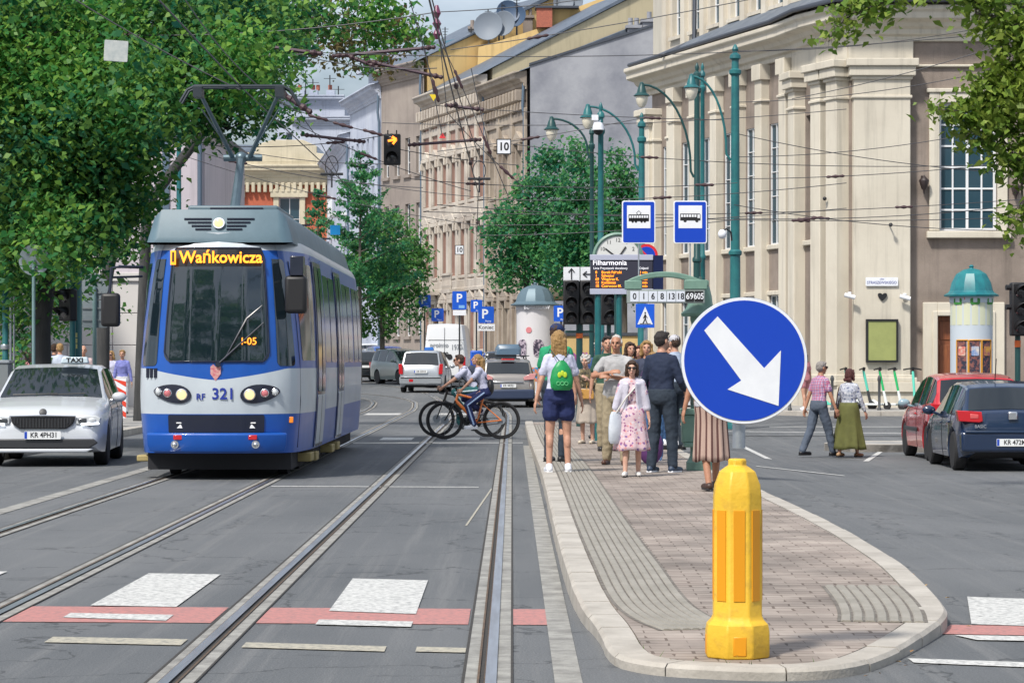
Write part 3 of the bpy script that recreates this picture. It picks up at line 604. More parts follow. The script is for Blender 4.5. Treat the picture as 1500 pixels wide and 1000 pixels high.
Q=[(.75,130),(-1.28,137),(-5.0,149),(-7.7,154.5),(-10.2,165),(-13.4,190)]
b1,T1,L1=terrace('town_house','narrow ornate sandstone house with blank grey gable wall beside the street trees','building' and Q[1],Q[0],.6,15.2,19.3,16,SAND,SAND,3,[(2,4.5),(6.0,8.6),(10.0,12.3)],orn=2,gable=GABLE)
# the blank gable rising above the roof edge
gb=MB(); gb.prism([(.15,0),(.15,16.15),(6.9,18.3),(12,19.2),(12,0)],0,.4); g_o=gb.build('gable_parapet',GABLE,b1,loc=(.0,-.25,-.6),smooth=False)
cap_=MB(); cap_.prism([(.1,16.15),(6.9,18.3),(12,19.2),(12,19.32),(6.9,18.42),(.1,16.27)],-.08,.5); cap_.build('gable_coping',LEAD,b1,loc=(0,-.25,-.6),smooth=False)
b2,T2,L2=terrace('town_house','long pale plaster house with pediments and rows of carved window surrounds',Q[2],Q[1],.7,15.8,21.5,17,plaster('dusky_red_panel',(.40,.25,.20),(.28,.17,.14),.6),PALEST,7,[(2.2,4.6),(6.2,8.9),(10.2,12.6)],orn=2,gable=BEIGE,roofm=ROOFM)
b3,T3,L3=terrace('town_house','plain grey rendered house with tall narrow windows under a wide blue eave',Q[3],Q[2],.8,17.9,22.6,15,GREYB,GREYB,4,[(3,6.2),(8.2,10.6),(12.3,14.4)],ww=.7,gable=YEL)
b4,T4,L4=terrace('town_house','pale blue white house with bands of windows and blue grey roof',Q[4],Q[3],1,17.2,20.6,15,PALE,PALE,6,[(3.5,5.6),(7,9),(10.3,12.2),(13.4,15)],ww=.8,gable=PALE)
b5,T5,L5=terrace('town_house','pale grey house at the bend with white balconies',Q[5],Q[4],1.1,15.2,18,15,PALE,PALE,7,[(3.5,5.6),(7,9),(10.3,12.6)],ww=1.0,gable=PALE)
rs=MB(T4); rs.box(-.1,L4-2.0,1.2,8,17.3,19.6); rs.box(-.5,L4-1.7,.5,8.4,19.6,19.85); rs.build('penthouse',PALE,b4,smooth=False)
for k in range(3):
    bl=MB(T5); z=4.2+3.3*k; bl.box(L5-5,L5-1,-1.1,0,z,z+.15)
    for i in range(21): bl.box(L5-5+i*.2-.015,L5-5+i*.2+.015,-1.1,-1.07,z+.15,z+1.1)
    bl.box(L5-5,L5-1,-1.12,-1.06,z+1.1,z+1.16); bl.build('balcony',WFRAME,b5,smooth=False)
for k,(u,z) in enumerate(((3,8.0),(8,8.0),(5.5,4.8))):
    bl=MB(T2); bl.box(u-.9,u+.9,-1.0,0,5.2,5.4)
    for i in range(13): bl.lathe([(.04,0),(.07,.2),(.03,.5),(.06,.75)],6,(u-.84+i*.14,-.92,5.4))
    bl.box(u-.9,u+.9,-1.02,-.85,6.15,6.27)
    if k<2: bl.build('balcony',PALEST,b2,smooth=False)
# yellow firewall, brick chimney, dormer on the grey house
fw=MB(); fw.prism([(X(699,150),6),(X(699,150),Z(108,150)),(X(701,150),Z(71,150)),(X(809,150),Z(37,150)),(X(809,150),Z(12,150)),(X(846,150),Z(12,150)),(X(900,150),Z(-8,150)),(X(960,150),6)],149.6,150.2); fw.build('fire_wall',YEL,b3,smooth=False).matrix_parent_inverse=M4.Translation(-b3.location)
ch=MB(); ch.T=M4.Translation(-b3.location); ch.box(X(786,149),X(809,149),149,150,Z(40,149),Z(10,149)); BRICK=mat('red_brick',(.42,.13,.08),.85,col2=(.28,.09,.06),scale=9); ch.build('chimney',BRICK,b3,smooth=False)
ch=MB(); ch.T=M4.Translation(-b3.location); ch.box(X(784,149),X(848,149),148.9,150.3,Z(12,149),Z(9,149)); ch.build('chimney_cap',LEAD,b3,smooth=False)
dm=MB(); dm.T=M4.Translation(-b3.location); dm.prism([(X(648,152),Z(90,152)),(X(652,152),Z(62,152)),(X(700,152),Z(52,152)),(X(705,152),Z(80,152))],151.5,154); dm.build('dormer',mat('dormer_blue_glass',(.10,.22,.30),.2),b3,smooth=False)
CREAMB=plaster('cream_far_wall',(.62,.54,.40),(.55,.47,.34),.4)
# chimneys and dishes on the roofs
def dish(px,py,Y,r,par,m):
    d=MB(); c=P(px,py,Y)-par.location; d.lathe([(.02,0),(r*.5,.05*r),(r*.85,.17*r),(r,.25*r),(r*.97,.27*r),(r*.8,.19*r),(r*.4,.07*r),(.03,.03)],20,T=M4.Translation(c)@Euler((R(80),0,R(random.uniform(-30,30)))).to_matrix().to_4x4()); d.cyl(c+V((0,.1,0)),c+V((0,.2,-1.2)),.05); d.build('satellite_dish',m,par)
GD=mat('dish_grey',(.17,.20,.24),.6); BD=mat('dish_blue',(.05,.09,.16),.5)
for q in ((716,40,.85),(738,36,.75)): dish(q[0],q[1],150,q[2],b3,GD)
for q in ((744,19,.7),(757,25,.65),(731,36,.5)): dish(q[0],q[1],150.5,q[2],b3,BD)
dish(826,5,152,.6,b3,GD); dish(838,6,152,.8,b3,GD)
def chim(x0,x1,y0,y1,Y,par,m,pots=2):
    c=MB(); c.T=M4.Translation(-par.location); c.box(X(x0,Y),X(x1,Y),Y-.4,Y+.4,Z(y1,Y),Z(y0,Y)); c.box(X(x0,Y)-.1,X(x1,Y)+.1,Y-.5,Y+.5,Z(y0,Y),Z(y0,Y)+.15)
    for i in range(pots): xx=X(x0,Y)+(X(x1,Y)-X(x0,Y))*(i+.5)/pots; c.cyl((xx,Y,Z(y0,Y)+.1),(xx,Y,Z(y0,Y)+.55),.12)
    c.build('chimney',m,par,smooth=False)
chim(919,937,43,62,131,b1,GABLE,2); chim(941,961,34,55,131,b1,GABLE,1); chim(962,972,28,50,131,b1,GABLE,1)
chim(688,712,44,66,152,b3,GREYB,3); chim(766,780,28,50,152,b3,GREYB,2)
an=MB(); an.T=M4.Translation(-b3.location)
for px,y0,y1 in ((715,14,45),(735,5,40),(757,-2,30),(690,40,60),(652,40,65),(816,-5,20)):
    an.cyl(P(px,y1,150.4),P(px,y0,150.4),.035,n=5)
    for k in range(3): an.cyl(P(px-5+k,y0+3+4*k,150.4),P(px+5-k,y0+3+4*k,150.4),.02,n=4)
an.build('aerial_mast',GREYDK,b3)
# ---- yellow and red brick corner house closing the street, the tall grey house behind it
yh=thing('corner_house','yellow and red brick corner house with stone window surrounds closing the street','building',(X(290,190),190,1.3)); T,L=fr((X(255,190),190),(X(497,190),190),yh); wl=MB(T); tr=MB(T); rb=MB(T)
holes=[(u,u+1.3,z0,z0+2.6) for u in (1.2,4.4,7.6,9.2-.3) for z0 in (4.0,) ]; holes=[(X(p,190)-X(255,190)-.75,X(p,190)-X(255,190)+.75,10.3,13.4) for p in (332,424)]+[(X(p,190)-X(255,190)-.75,X(p,190)-X(255,190)+.75,4.4,7.4) for p in (332,424)]
wall_holes(wl,L,0,Z(258,190),holes,.3,0); wl.build('brick_wall',mat('red_brick_far',(.46,.12,.06),.85,col2=(.36,.09,.05),scale=3),yh,smooth=False)
for h in holes:
    window_obj(1.5,h[3]-h[2],2,2,yh,T,h[0],.2,h[2]); tr.box(h[0]-.4,h[0],-.2,.02,h[2]-.5,h[3]); tr.box(h[1],h[1]+.4,-.2,.02,h[2]-.5,h[3]); tr.box(h[0]-.6,h[1]+.6,-.35,.02,h[3],h[3]+.55); tr.prism([(h[0]-.5,h[3]+.55),(h[1]+.5,h[3]+.55),((h[0]+h[1])/2,h[3]+1.1)],-.25,.02)
tr.box(0,3.2,-.05,.02,0,Z(258,190)); tr.box(L-.9,L,-.12,.02,0,Z(258,190))
z1=Z(271,190); tr.box(0,L,-.15,.02,z1,Z(258,190)); cornice(tr,T,0,L+.3,Z(258,190)-.3,1.1)
for k in range(28): u=L*(k+.5)/28; tr.box(u-.12,u+.12,-.4,.02,Z(282,190),Z(268,190))
zt=Z(246,190); tr.box(0,L,0,.4,zt-.6,Z(238,190)); u0=X(375,190)-X(255,190); tr.prism([(u0-1.5,Z(238,190)),(u0-1.5,Z(226,190)),(u0,Z(222,190)),(u0,Z(212,190)),(u0+1.2,Z(205,190)),(u0+3.4,Z(205,190)),(u0+4.4,Z(214,190)),(u0+4.4,Z(224,190)),(u0+6,Z(228,190)),(u0+6,Z(238,190))],0,.5)
tr.build('trim',plaster('yellow_stone',(.58,.52,.39),(.45,.40,.29),.5),yh,smooth=False,bevel=.03,seg=1)
rf=MB(T); rf.add([(0,.6,zt),(L,.6,zt),(L-2,6,Z(205,190)),(0,6,Z(200,190))],[(0,1,2,3)]); rf.add([(L,.6,zt),(L,9,zt),(L-2,6,Z(205,190))],[(0,1,2)]); rf.build('roof',ROOFM,yh,smooth=False)
bb=MB(T); bb.box(0,L,.35,9,0,zt-.2); bb.build('rear_block',CREAMB,yh,smooth=False)
fh=thing('tall_house','tall blue grey house with crowded roof aerials far down the street','building',(X(440,215),215,1.5)); T,L=fr((X(405,215),215),(X(505,215),215),fh); wl=MB(T)
holes=[(u,u+1.1,z,z+1.9) for u in (.8,2.6,4.4) for z in (9,12.2,15.4,18.4)]; wall_holes(wl,L,0,Z(147,215),holes,.25); wl.box(0,L,.3,10,0,Z(147,215)); wl.build('wall',PALE,fh,smooth=False)
for h in holes: window_obj(1.1,1.9,2,2,fh,T,h[0],.2,h[2])
tr=MB(T); cornice(tr,T,0,L,Z(154,215),.8); 
for u in (1.5,2.6,4.0): tr.box(u,u+.7,1,2,Z(147,215),Z(130,215))
tr.build('cornice',PALE,fh,smooth=False)
po=MB(T)
for u in (1.6,2.7,3.1,4.1): po.cyl((u+.2,1.5,Z(130,215)),(u+.2,1.5,Z(122,215)),.16)
po.build('chimney_pots',BRICK,fh); an=MB(T)
for u,z in ((2.3,102),(2.9,114),(4.3,108),(1.2,120),(5,124)):
    an.cyl((u,1.2,Z(147,215)),(u,1.2,Z(z,215)),.05,n=5); an.cyl((u-.5,1.2,Z(z+5,215)),(u+.5,1.2,Z(z+5,215)),.03,n=4)
an.build('aerial_mast',GREYDK,fh)
dn=thing('roof_house','low blue grey house with roof terrace between the street and the tall house','building',(X(480,200),200,1.4)); T,L=fr((X(428,200),200),(X(520,200),200),dn); wl=MB(T); holes=[(u,u+1,z,z+2) for u in (.6,2.2,3.7) for z in (7,10.5,14)]; wall_holes(wl,L,0,Z(178,200),holes,.25); wl.box(0,L,.3,9,0,Z(178,200)); wl.build('wall',PALE,dn,smooth=False)
for h in holes: window_obj(1,2,2,2,dn,T,h[0],.2,h[2])
tr=MB(T); cornice(tr,T,0,L,Z(184,200),.7); tr.build('cornice',PALE,dn,smooth=False)
# ---- building behind the tram, pale render with stone cladding below
PINK=plaster('pale_mauve_render',(.55,.50,.54),(.49,.45,.49),.4); CLAD=mat('pale_stone_cladding',(.60,.58,.56),.6)
pb_=thing('pavilion','pale mauve rendered building with large stone slabs behind the tram','building',(-11.5,78,0)); T,L=fr((-26,78),(X(298,78),78),pb_); wl=MB(T); zt=Z(188,78)
hs=[(L-u-1.3,L-u,z0,z0+1.8) for u in (4.2,7,10) for z0 in (4.2,)]; wall_holes(wl,L,0,zt,hs,.25); wl.box(0,L,.3,12,0,zt); wl.build('wall',PINK,pb_,smooth=False)
for h in hs: window_obj(1.3,1.8,2,2,pb_,T,h[0],.2,h[2])
cl=MB(T); k=0
for j,z0 in enumerate((.1,1.05,2.0,2.95)):
    u=L; 
    for i in range(8): w_=1.35; cl.box(u-w_+.012,u-.012,-.05,.02,z0+.012,z0+.94); u-=w_
cl.box(L-11,L,-.12,.02,3.9,4.15); cl.build('stone_cladding',CLAD,pb_,smooth=False,bevel=.008,seg=1)
dp=MB(T); u=X(243,78)+26; dp.box(u-.1,u+.1,-.06,.02,0,zt); dp.cyl((L-.1,-.1,0),(L-.1,-.1,zt),.07); dp.build('downpipe',mat('zinc_blue',(0,0,0)),pb_)
rf=MB(T); rf.box(-.2,L+.2,-.25,12.2,zt,zt+.15); rf.build('roof',LEAD,pb_,smooth=False)
# a house line hidden by the avenue trees, seen only between leaves
ah=thing('pale_house','pale rendered house half hidden by the chestnut trees','building',(-24,62,0)); T,L=fr((-44,66),(-14.5,66),ah); wl=MB(T); hs=[(u,u+1.2,z,z+2) for u in (3,7,11,15,19,23,26) for z in (1,5)]; wall_holes(wl,L,0,8.5,hs,.25); wl.box(0,L,.3,10,0,8.5); wl.build('wall',PINK,ah,smooth=False)
for h in hs: window_obj(1.2,2,2,2,ah,T,h[0],.2,h[2])
# ================================================================ trees
def leafmat(name,c1,c2,c3,tr=.35,rough=.5,nscale=.5):
    m=bpy.data.materials.new(name); m.use_nodes=True; N=m.node_tree.nodes; Lk=m.node_tree.links.new; b=N['Principled BSDF']; o=N['Material Output']
    g=N.new('ShaderNodeNewGeometry'); z=N.new('ShaderNodeTexNoise'); z.inputs['Scale'].default_value=nscale; z.inputs['Detail'].default_value=3; Lk(g.outputs['Position'],z.inputs['Vector'])
    r=N.new('ShaderNodeMapRange'); r.inputs[1].default_value=.36; r.inputs[2].default_value=.64; Lk(z.outputs[0],r.inputs[0])
    x=N.new('ShaderNodeMix'); x.data_type='RGBA'; x.inputs[6].default_value=(*c1,1); x.inputs[7].default_value=(*c2,1); Lk(r.outputs[0],x.inputs[0])
    p=N.new('ShaderNodeMath'); p.operation='POWER'; p.inputs[1].default_value=2; Lk(g.outputs['Random Per Island'],p.inputs[0])
    x2=N.new('ShaderNodeMix'); x2.data_type='RGBA'; Lk(p.outputs[0],x2.inputs[0]); Lk(x.outputs[2],x2.inputs[6]); x2.inputs[7].default_value=(*c3,1)
    Lk(x2.outputs[2],b.inputs['Base Color']); b.inputs['Roughness'].default_value=rough; b.inputs['Specular IOR Level'].default_value=.35
    t=N.new('ShaderNodeBsdfTranslucent'); Lk(x2.outputs[2],t.inputs[0]); ms=N.new('ShaderNodeMixShader'); ms.inputs[0].default_value=tr; Lk(b.outputs[0],ms.inputs[1]); Lk(t.outputs[0],ms.inputs[2]); Lk(ms.outputs[0],o.inputs[0])
    return m
LEAF_A=leafmat('chestnut_leaf',(.010,.105,.07),(.05,.22,.045),(.24,.42,.07),.5)
LEAF_B=leafmat('lime_leaf',(.10,.20,.03),(.17,.26,.035),(.30,.38,.07),.4)
LEAF_C=leafmat('street_tree_leaf',(.018,.155,.10),(.045,.225,.085),(.14,.36,.11),.5)
LEAF_D=leafmat('rusty_leaf',(.05,.11,.04),(.16,.10,.05),(.22,.17,.06),.4,nscale=.9)
LEAF_E=leafmat('fresh_leaf',(.03,.14,.06),(.07,.21,.05),(.15,.33,.07),.45)
BARK=mat('tree_bark',(.075,.065,.055),.9,col2=(.14,.125,.105),scale=5,stretch=(2,2,.4),bump=.6,bscale=14)
BARKD=mat('dark_bark',(.03,.032,.034),.9,col2=(.055,.055,.055),scale=4,stretch=(2,2,.4),bump=.5)  # darker, greyer bark tone for the chestnuts, bush and shrub
def leaves(clumps,n,size,seed,sub=.28,shell=.5,droop=.35,flat=1.0,persub=16):
    rg=np.random.default_rng(seed); w_=np.array([c[3]**2.2 for c in clumps]); w_/=w_.sum(); C=[]
    nsub=max(1,n//persub); cnt=rg.multinomial(nsub,w_)
    for c,k in zip(clumps,cnt):
        d=rg.normal(size=(k,3)); d/=np.linalg.norm(d,axis=1)[:,None]; rad=c[3]*(shell+(1.06-shell)*rg.random(k)**.6)
        lump=1+.22*np.sin(d[:,0]*5+c[0]*3)*np.cos(d[:,2]*5+c[2]*2+d[:,1]*4)
        C.append(np.array(c[:3])+d*(rad*lump)[:,None]*np.array([1,1,.9*flat]))
    C=np.concatenate(C); N_=len(C)*persub
    ctr=np.repeat(C,persub,0)+rg.normal(size=(N_,3))*sub*np.array([1,1,.75])
    t=rg.uniform(0,2*np.pi,N_); dx=np.stack([np.cos(t),np.sin(t),-droop-.5*rg.random(N_)],1); dx/=np.linalg.norm(dx,axis=1)[:,None]
    up=rg.normal(size=(N_,3))*.55+np.array([0,-.15,1]); sy=np.cross(up,dx); sy/=np.linalg.norm(sy,axis=1)[:,None]; nn=np.cross(dx,sy)
    s=(size*(.45+1.1*rg.random(N_)**1.5))[:,None]
    v=np.stack([ctr-dx*s*.5,ctr+sy*s*.36+nn*s*.12-dx*s*.05,ctr+dx*s*.6-nn*s*.06,ctr-sy*s*.36+nn*s*.12-dx*s*.05],1).reshape(-1,3)
    me=bpy.data.meshes.new('crown'); me.vertices.add(len(v)); me.vertices.foreach_set('co',v.ravel()); nl=N_*4
    me.loops.add(nl); me.loops.foreach_set('vertex_index',np.arange(nl)); me.polygons.add(N_); me.polygons.foreach_set('loop_start',np.arange(0,nl,4)); me.update(calc_edges=True); return me
def tree(name,label,base,fork,clumps,n,size,lm,bark,r0=.2,group=None,seed=1,cat='tree',shell=.5,sub=.28,persub=16,twig=True,droop=.35,trunkpts=None):
    t=thing(name,label,cat,base,group=group); b=V(base); rg=random.Random(seed)
    me=leaves([(c[0]-b.x,c[1]-b.y,c[2]-b.z,c[3]) for c in clumps],n,size,seed,sub,shell,droop,persub=persub); me.materials.append(lm)
    o=bpy.data.objects.new('crown',me); COL.objects.link(o); o.parent=t
    tb=MB(); f=V(fork)-b; pts=[V((0,0,-.3)),V((0,0,.15))]+[V(p)-b for p in (trunkpts or [])]+[f]; k=len(pts)
    tb.tube(pts,[r0*1.35]+[r0*(1.1-.35*i/(k-2)) for i in range(k-1)],12); tb.build('trunk',bark,t)
    if twig:
        lb=MB()
        done=[(f,r0*.6)]
        for c in sorted(clumps,key=lambda c:(V(c[:3])-b-f).length):
            e=V(c[:3])-b; dd=(e-f).length
            s0,rs=min(done,key=lambda q:(q[0]-e).length+.35*(q[0]-f).length)
            m=(s0+e)/2+V((rg.uniform(-.2,.2),rg.uniform(-.2,.2),rg.uniform(0,.35)))*(e-s0).length*.5
            r=max(.012,rs*.72); lb.tube([s0,s0.lerp(m,.5)+V((0,0,.02)),m,e],[r,r*.92,r*.85,r*.7],7); done.append((e,r*.8))
            for _ in range(7):
                d=V((rg.gauss(0,1),rg.gauss(0,1),rg.gauss(0,1))).normalized()*c[3]*.85; q=e.lerp(m,rg.uniform(0,.6)); rq=min(.02,r*.4); lb.tube([q,q.lerp(e+d,.5)+V((0,0,.05)),e+d],[rq,rq*.7,rq*.3],5)
        lb.build('limbs',bark,t)
    return t
def pc(px,py,rp,Y,dy=0): p=P(px,py,Y+dy); return (p.x,p.y,p.z,rp*Y/F)
A=[pc(40,60,105,44),pc(130,30,110,46,2),pc(215,40,95,45),pc(300,35,85,45,2),pc(375,35,58,46),pc(60,190,105,45,-1),pc(170,150,95,45,-2),pc(250,125,62,46),pc(325,125,52,46),pc(380,95,40,47,1),pc(30,300,85,45,1),pc(120,270,95,44),pc(160,250,58,45,-1),pc(40,360,65,45),pc(110,345,60,44,-1),pc(158,325,50,45),pc(345,95,60,45,-2),pc(288,180,24,46),pc(335,190,22,46),pc(392,165,28,46),pc(25,430,28,46),pc(-60,200,120,46),pc(-70,370,70,47),pc(-40,60,110,45),pc(120,130,80,48,3)]
tree('chestnut_tree','huge chestnut tree with dense drooping foliage above the white taxi','' or (X(62,46),46,.13),P(72,250,46),A,90000,.12,LEAF_A,BARKD,.17,'avenue chestnut trees',3,trunkpts=[P(60,480,46),P(72,390,46)])
B=[pc(420,15,50,58),pc(470,15,34,58),pc(530,5,36,58),pc(580,20,34,58),pc(560,62,24,58),pc(485,45,24,58),pc(530,45,20,58),pc(430,60,28,58),pc(605,52,18,58),pc(350,10,60,58),pc(250,-10,70,58),pc(540,92,20,58),pc(410,60,40,57)]
tree('chestnut_tree','chestnut tree with grey trunk reaching a thin rusty limb high over the tracks',(X(150,58),58,.13),P(235,60,58),B,5200,.15,LEAF_A,BARKD,.14,'avenue chestnut trees',5,shell=.25,sub=.2,persub=9,trunkpts=[P(152,430,58),P(215,100,58)])
C=[pc(460,45,50,61),pc(500,75,45,61),pc(555,85,40,61),pc(585,50,45,61),pc(520,30,45,61)]
tree('young_chestnut','slender chestnut with rust brown leaf tips between the taller crowns','' or (X(205,61),61,.13),P(400,60,61),C,1700,.13,LEAF_D,BARKD,.14,'avenue chestnut trees',8,shell=.2,sub=.16,persub=7,trunkpts=[P(215,300,61)])
H=[pc(20,490,40,64),pc(65,455,34,64),pc(30,540,30,62),pc(20,560,25,60),pc(20,430,50,64),pc(105,420,42,64),pc(140,450,26,64)]
tree('garden_bush','big green bush behind the pavement under the chestnut crowns',(X(60,64),64,.13),P(60,560,64),H,4200,.14,LEAF_A,BARKD,.08,None,9,cat='bush')
# low shrubs by the kerb behind the taxi
tree('kerb_shrub','low pale green shrub beside the grey roadside cabinet',(X(28,52),52,.13),P(28,610,52),[pc(28,612,20,52),pc(12,620,14,52),pc(40,590,14,52)],700,.09,LEAF_E,BARKD,.03,None,10,cat='shrub',sub=.1)
# young street trees in front of the grey gable
def street_tree(label,px,Y,cl,n,seed,lm=LEAF_C,size=.17,trunk_py=470,group='street trees before the gable wall',name='street_tree'):
    b=(X(px,Y),Y,G(X(px,Y),Y)+.1); return tree(name,label,b,P(px,trunk_py-60,Y),cl,n,size,lm,BARK,.12,group,seed,sub=.22,persub=14)
street_tree('bushy street tree with broad crown nearest the ornate sandstone house',770,103,[pc(752,340,44,103),pc(785,300,45,103),pc(770,385,42,103),pc(805,350,45,103),pc(800,255,38,103),pc(740,395,28,103),pc(802,228,18,103),pc(825,400,34,103),pc(728,330,16,103)],9500,21)
street_tree('tall street tree with pointed crown behind the dark lamp post',850,101,[pc(848,330,48,101),pc(850,270,36,101),pc(848,232,22,101),pc(870,380,44,101),pc(832,390,40,101),pc(885,330,30,101),pc(845,210,9,101)],8000,22)
street_tree('street tree with split crown beside the concert hall corner',915,99,[pc(908,320,36,99),pc(905,265,26,99),pc(903,232,14,99),pc(935,345,34,99),pc(930,400,40,99),pc(895,390,36,99),pc(945,300,22,99),pc(925,280,18,99),pc(955,385,14,99)],7500,23)
street_tree('dense round street tree over the row of parked cars',560,122,[pc(565,365,48,122),pc(590,400,40,122),pc(545,420,45,122),pc(590,450,34,122),pc(570,335,28,122),pc(555,470,28,122),pc(605,370,22,122),pc(520,400,34,122),pc(530,470,26,122)],8500,24,LEAF_E,.19,group='trees by the parked cars')
# larch-like young tree with tiered branches
def tiered(label,px,Y,top,bot,hw,n,seed):
    b=V((X(px,Y),Y,G(X(px,Y),Y)+.1)); t=thing('larch_tree',label,'tree',b,group='trees by the parked cars'); rg=random.Random(seed); tb=MB(); zt=Z(top,Y)-b.z; tb.tube([(0,0,0),(0,0,zt*.5),(.05,0,zt)],[.11,.07,.015],8); tb.build('trunk',BARK,t)
    lb=MB(); cl=[]; z0=Z(bot,Y)-b.z; m=13
    for i in range(m):
        f=i/(m-1); z=z0+(zt-z0)*f; Lb=hw*Y/F*(1-f)**.75+.12
        for k in range(5):
            a=rg.uniform(0,6.28); e=V((math.cos(a)*Lb,math.sin(a)*Lb,z+Lb*.42)); lb.tube([(0,0,z),V((0,0,z)).lerp(e,.6)-V((0,0,.05)),e],[.03,.02,.006],5)
            for q in range(1,6): w=V((0,0,z)).lerp(e,q/5*.95+.05); cl.append((w.x,w.y,w.z,.10+.12*(1-f)))
    lb.build('limbs',BARK,t); me=leaves(cl,n,.15,seed,.09,.2,.5,persub=5); me.materials.append(LEAF_C); o=bpy.data.objects.new('crown',me); COL.objects.link(o); o.parent=t
tiered('tall larch with tiered open branches against the pale blue house',527,116,228,440,80,9500,31)
tiered('small larch whose tip shows just over the tram roof',465,118,285,470,46,4200,32)
# tree at the edge of the square, its branches hanging into the picture over the cars
D=[pc(1478,30,48,33),pc(1430,20,26,33),pc(1255,20,30,33),pc(1225,45,14,33),pc(1285,10,24,33),pc(1490,140,62,33),pc(1450,175,40,33),pc(1415,165,26,33),pc(1392,163,15,33),pc(1425,205,22,33),pc(1480,225,40,33),pc(1505,245,35,33),pc(1500,320,26,33),pc(1490,345,12,33),pc(1540,90,80,33),pc(1560,250,70,33),pc(1375,160,8,33),pc(1440,130,24,33),pc(1238,30,12,33),pc(1330,-25,35,33),pc(1420,-30,45,33),pc(1600,160,80,33),pc(1213,62,8,33)]
tree('lime_tree','lime tree with light yellow green sprays hanging in from the edge above the cars',(9.6,36,G(9.6,36)),(9.0,34.5,3.6),D,9000,.11,LEAF_B,BARK,.22,None,41,shell=.3,sub=.13,persub=10)

# the park behind the viewer, which the tram windscreen and the car windows mirror
for i,(x,y) in enumerate(((-15,-14),(-5,-20),(6,-16),(18,-15),(-27,-8),(30,-10))):
    tree('park_tree',['tall park tree behind the viewer at the tram side','broad park tree behind the viewer straight down the track','park tree behind the viewer facing the island','park tree behind the viewer by the far carriageway','park tree behind the viewer past the taxi lane','park tree behind the viewer past the waiting cars'][i],(x,y,0),(x,y,7),[(x,y,13,3.6),(x-3.2,y,10,2.8),(x+3.2,y+.5,11,2.8),(x+.8,y,18,3.0),(x-2.2,y,17,2.6),(x+2.6,y,15.8,2.4),(x-.5,y,21.5,2.2),(x-3,y,6.5,1.8),(x+3,y,6.8,1.8)],3600,.6,LEAF_A,BARK,.28,'park trees behind the viewer',60+i,sub=.5)
# ================================================================ tram
TB=mat('tram_blue',(.006,.085,.40),.32,col2=(.005,.07,.34),scale=1.5,coat=.15); TW=mat('tram_silver_white',(.50,.555,.60),.38,col2=(.42,.47,.52),scale=1.2,coat=.15); TG=mat('tram_roof_grey',(.10,.165,.205),.5,col2=(.075,.13,.165),scale=2); TD=mat('tram_dark_trim',(.008,.012,.03),.3,coat=.4)
tram=thing('tram','blue and silver tram car with raised pantograph and lit orange destination sign','tram',(-3.76,33.45,0))
HALF=[(0,-.20),(.35,-.18),(.62,-.12),(.80,-.03),(.93,.08),(1.0,.22),(1.05,.45),(1.085,.8),(1.115,1.2),(1.14,1.7),(1.15,2.3),(1.15,5),(1.15,9),(1.15,12.0),(1.12,12.5),(1.02,12.85),(.6,13.0),(.001,13.0)]
cumh=[0]
for i in range(1,len(HALF)): cumh.append(cumh[-1]+math.hypot(HALF[i][0]-HALF[i-1][0],HALF[i][1]-HALF[i-1][1]))
def outl(s):
    a=abs(s); a=min(a,cumh[-1]); i=0
    while i<len(HALF)-2 and cumh[i+1]<a: i+=1
    t=(a-cumh[i])/(cumh[i+1]-cumh[i]); x=HALF[i][0]+(HALF[i+1][0]-HALF[i][0])*t; y=HALF[i][1]+(HALF[i+1][1]-HALF[i][1])*t
    return (x if s>=0 else -x),y
def s_of_y(y):        # arc length at which the side reaches local y
    for i in range(6,len(HALF)-1):
        if HALF[i+1][1]>=y: t=(y-HALF[i][1])/(HALF[i+1][1]-HALF[i][1]); return cumh[i]+(cumh[i+1]-cumh[i])*t
def surf(s,z,off=0):
    x,y=outl(s); x2,y2=outl(s+.02 if s<cumh[-1]-.03 else s); x1,y1=outl(s-.02); tx,ty=x2-x1,y2-y1; l=math.hypot(tx,ty) or 1; nx,ny=ty/l,-tx/l
    if z>1.3: k=(z-1.3)/1.7; ins=.10*k*k+(.0 if z<2.85 else .35*(z-2.85)**2*4)
    else: ins=.06*((1.3-z)/1.0)**2
    fr_=max(0,1-max(0,y)/1.2); 
    if z>1.3: ins+=.16*fr_*((z-1.3)/1.7)
    return V((x-nx*ins+nx*off,y-ny*ins+ny*off,z))
SL=[]; s=0
while s<cumh[-1]: SL.append(s); s+=.07 if s<2.6 else .35
SL=[-q for q in SL[::-1] if q>0]+SL
vz=lambda s:1.27+.15*min(1,abs(s)/.95)**1.3
rows=[lambda s:.34,lambda s:.45,lambda s:.84,lambda s:1.08,vz,lambda s:1.52,lambda s:2.0,lambda s:2.5,lambda s:2.93,lambda s:3.0,lambda s:3.06]
rm=[0,0,1,1,0,0,0,0,1,1]
b=MB(); vs=[surf(s,r(s)) for s in SL for r in rows]; nr=len(rows)
for i in range(len(SL)-1):
    for j in range(nr-1): b.f.append((i*nr+j,(i+1)*nr+j,(i+1)*nr+j+1,i*nr+j+1)); b.m.append(rm[j])
b.v=[tuple(p) for p in vs]
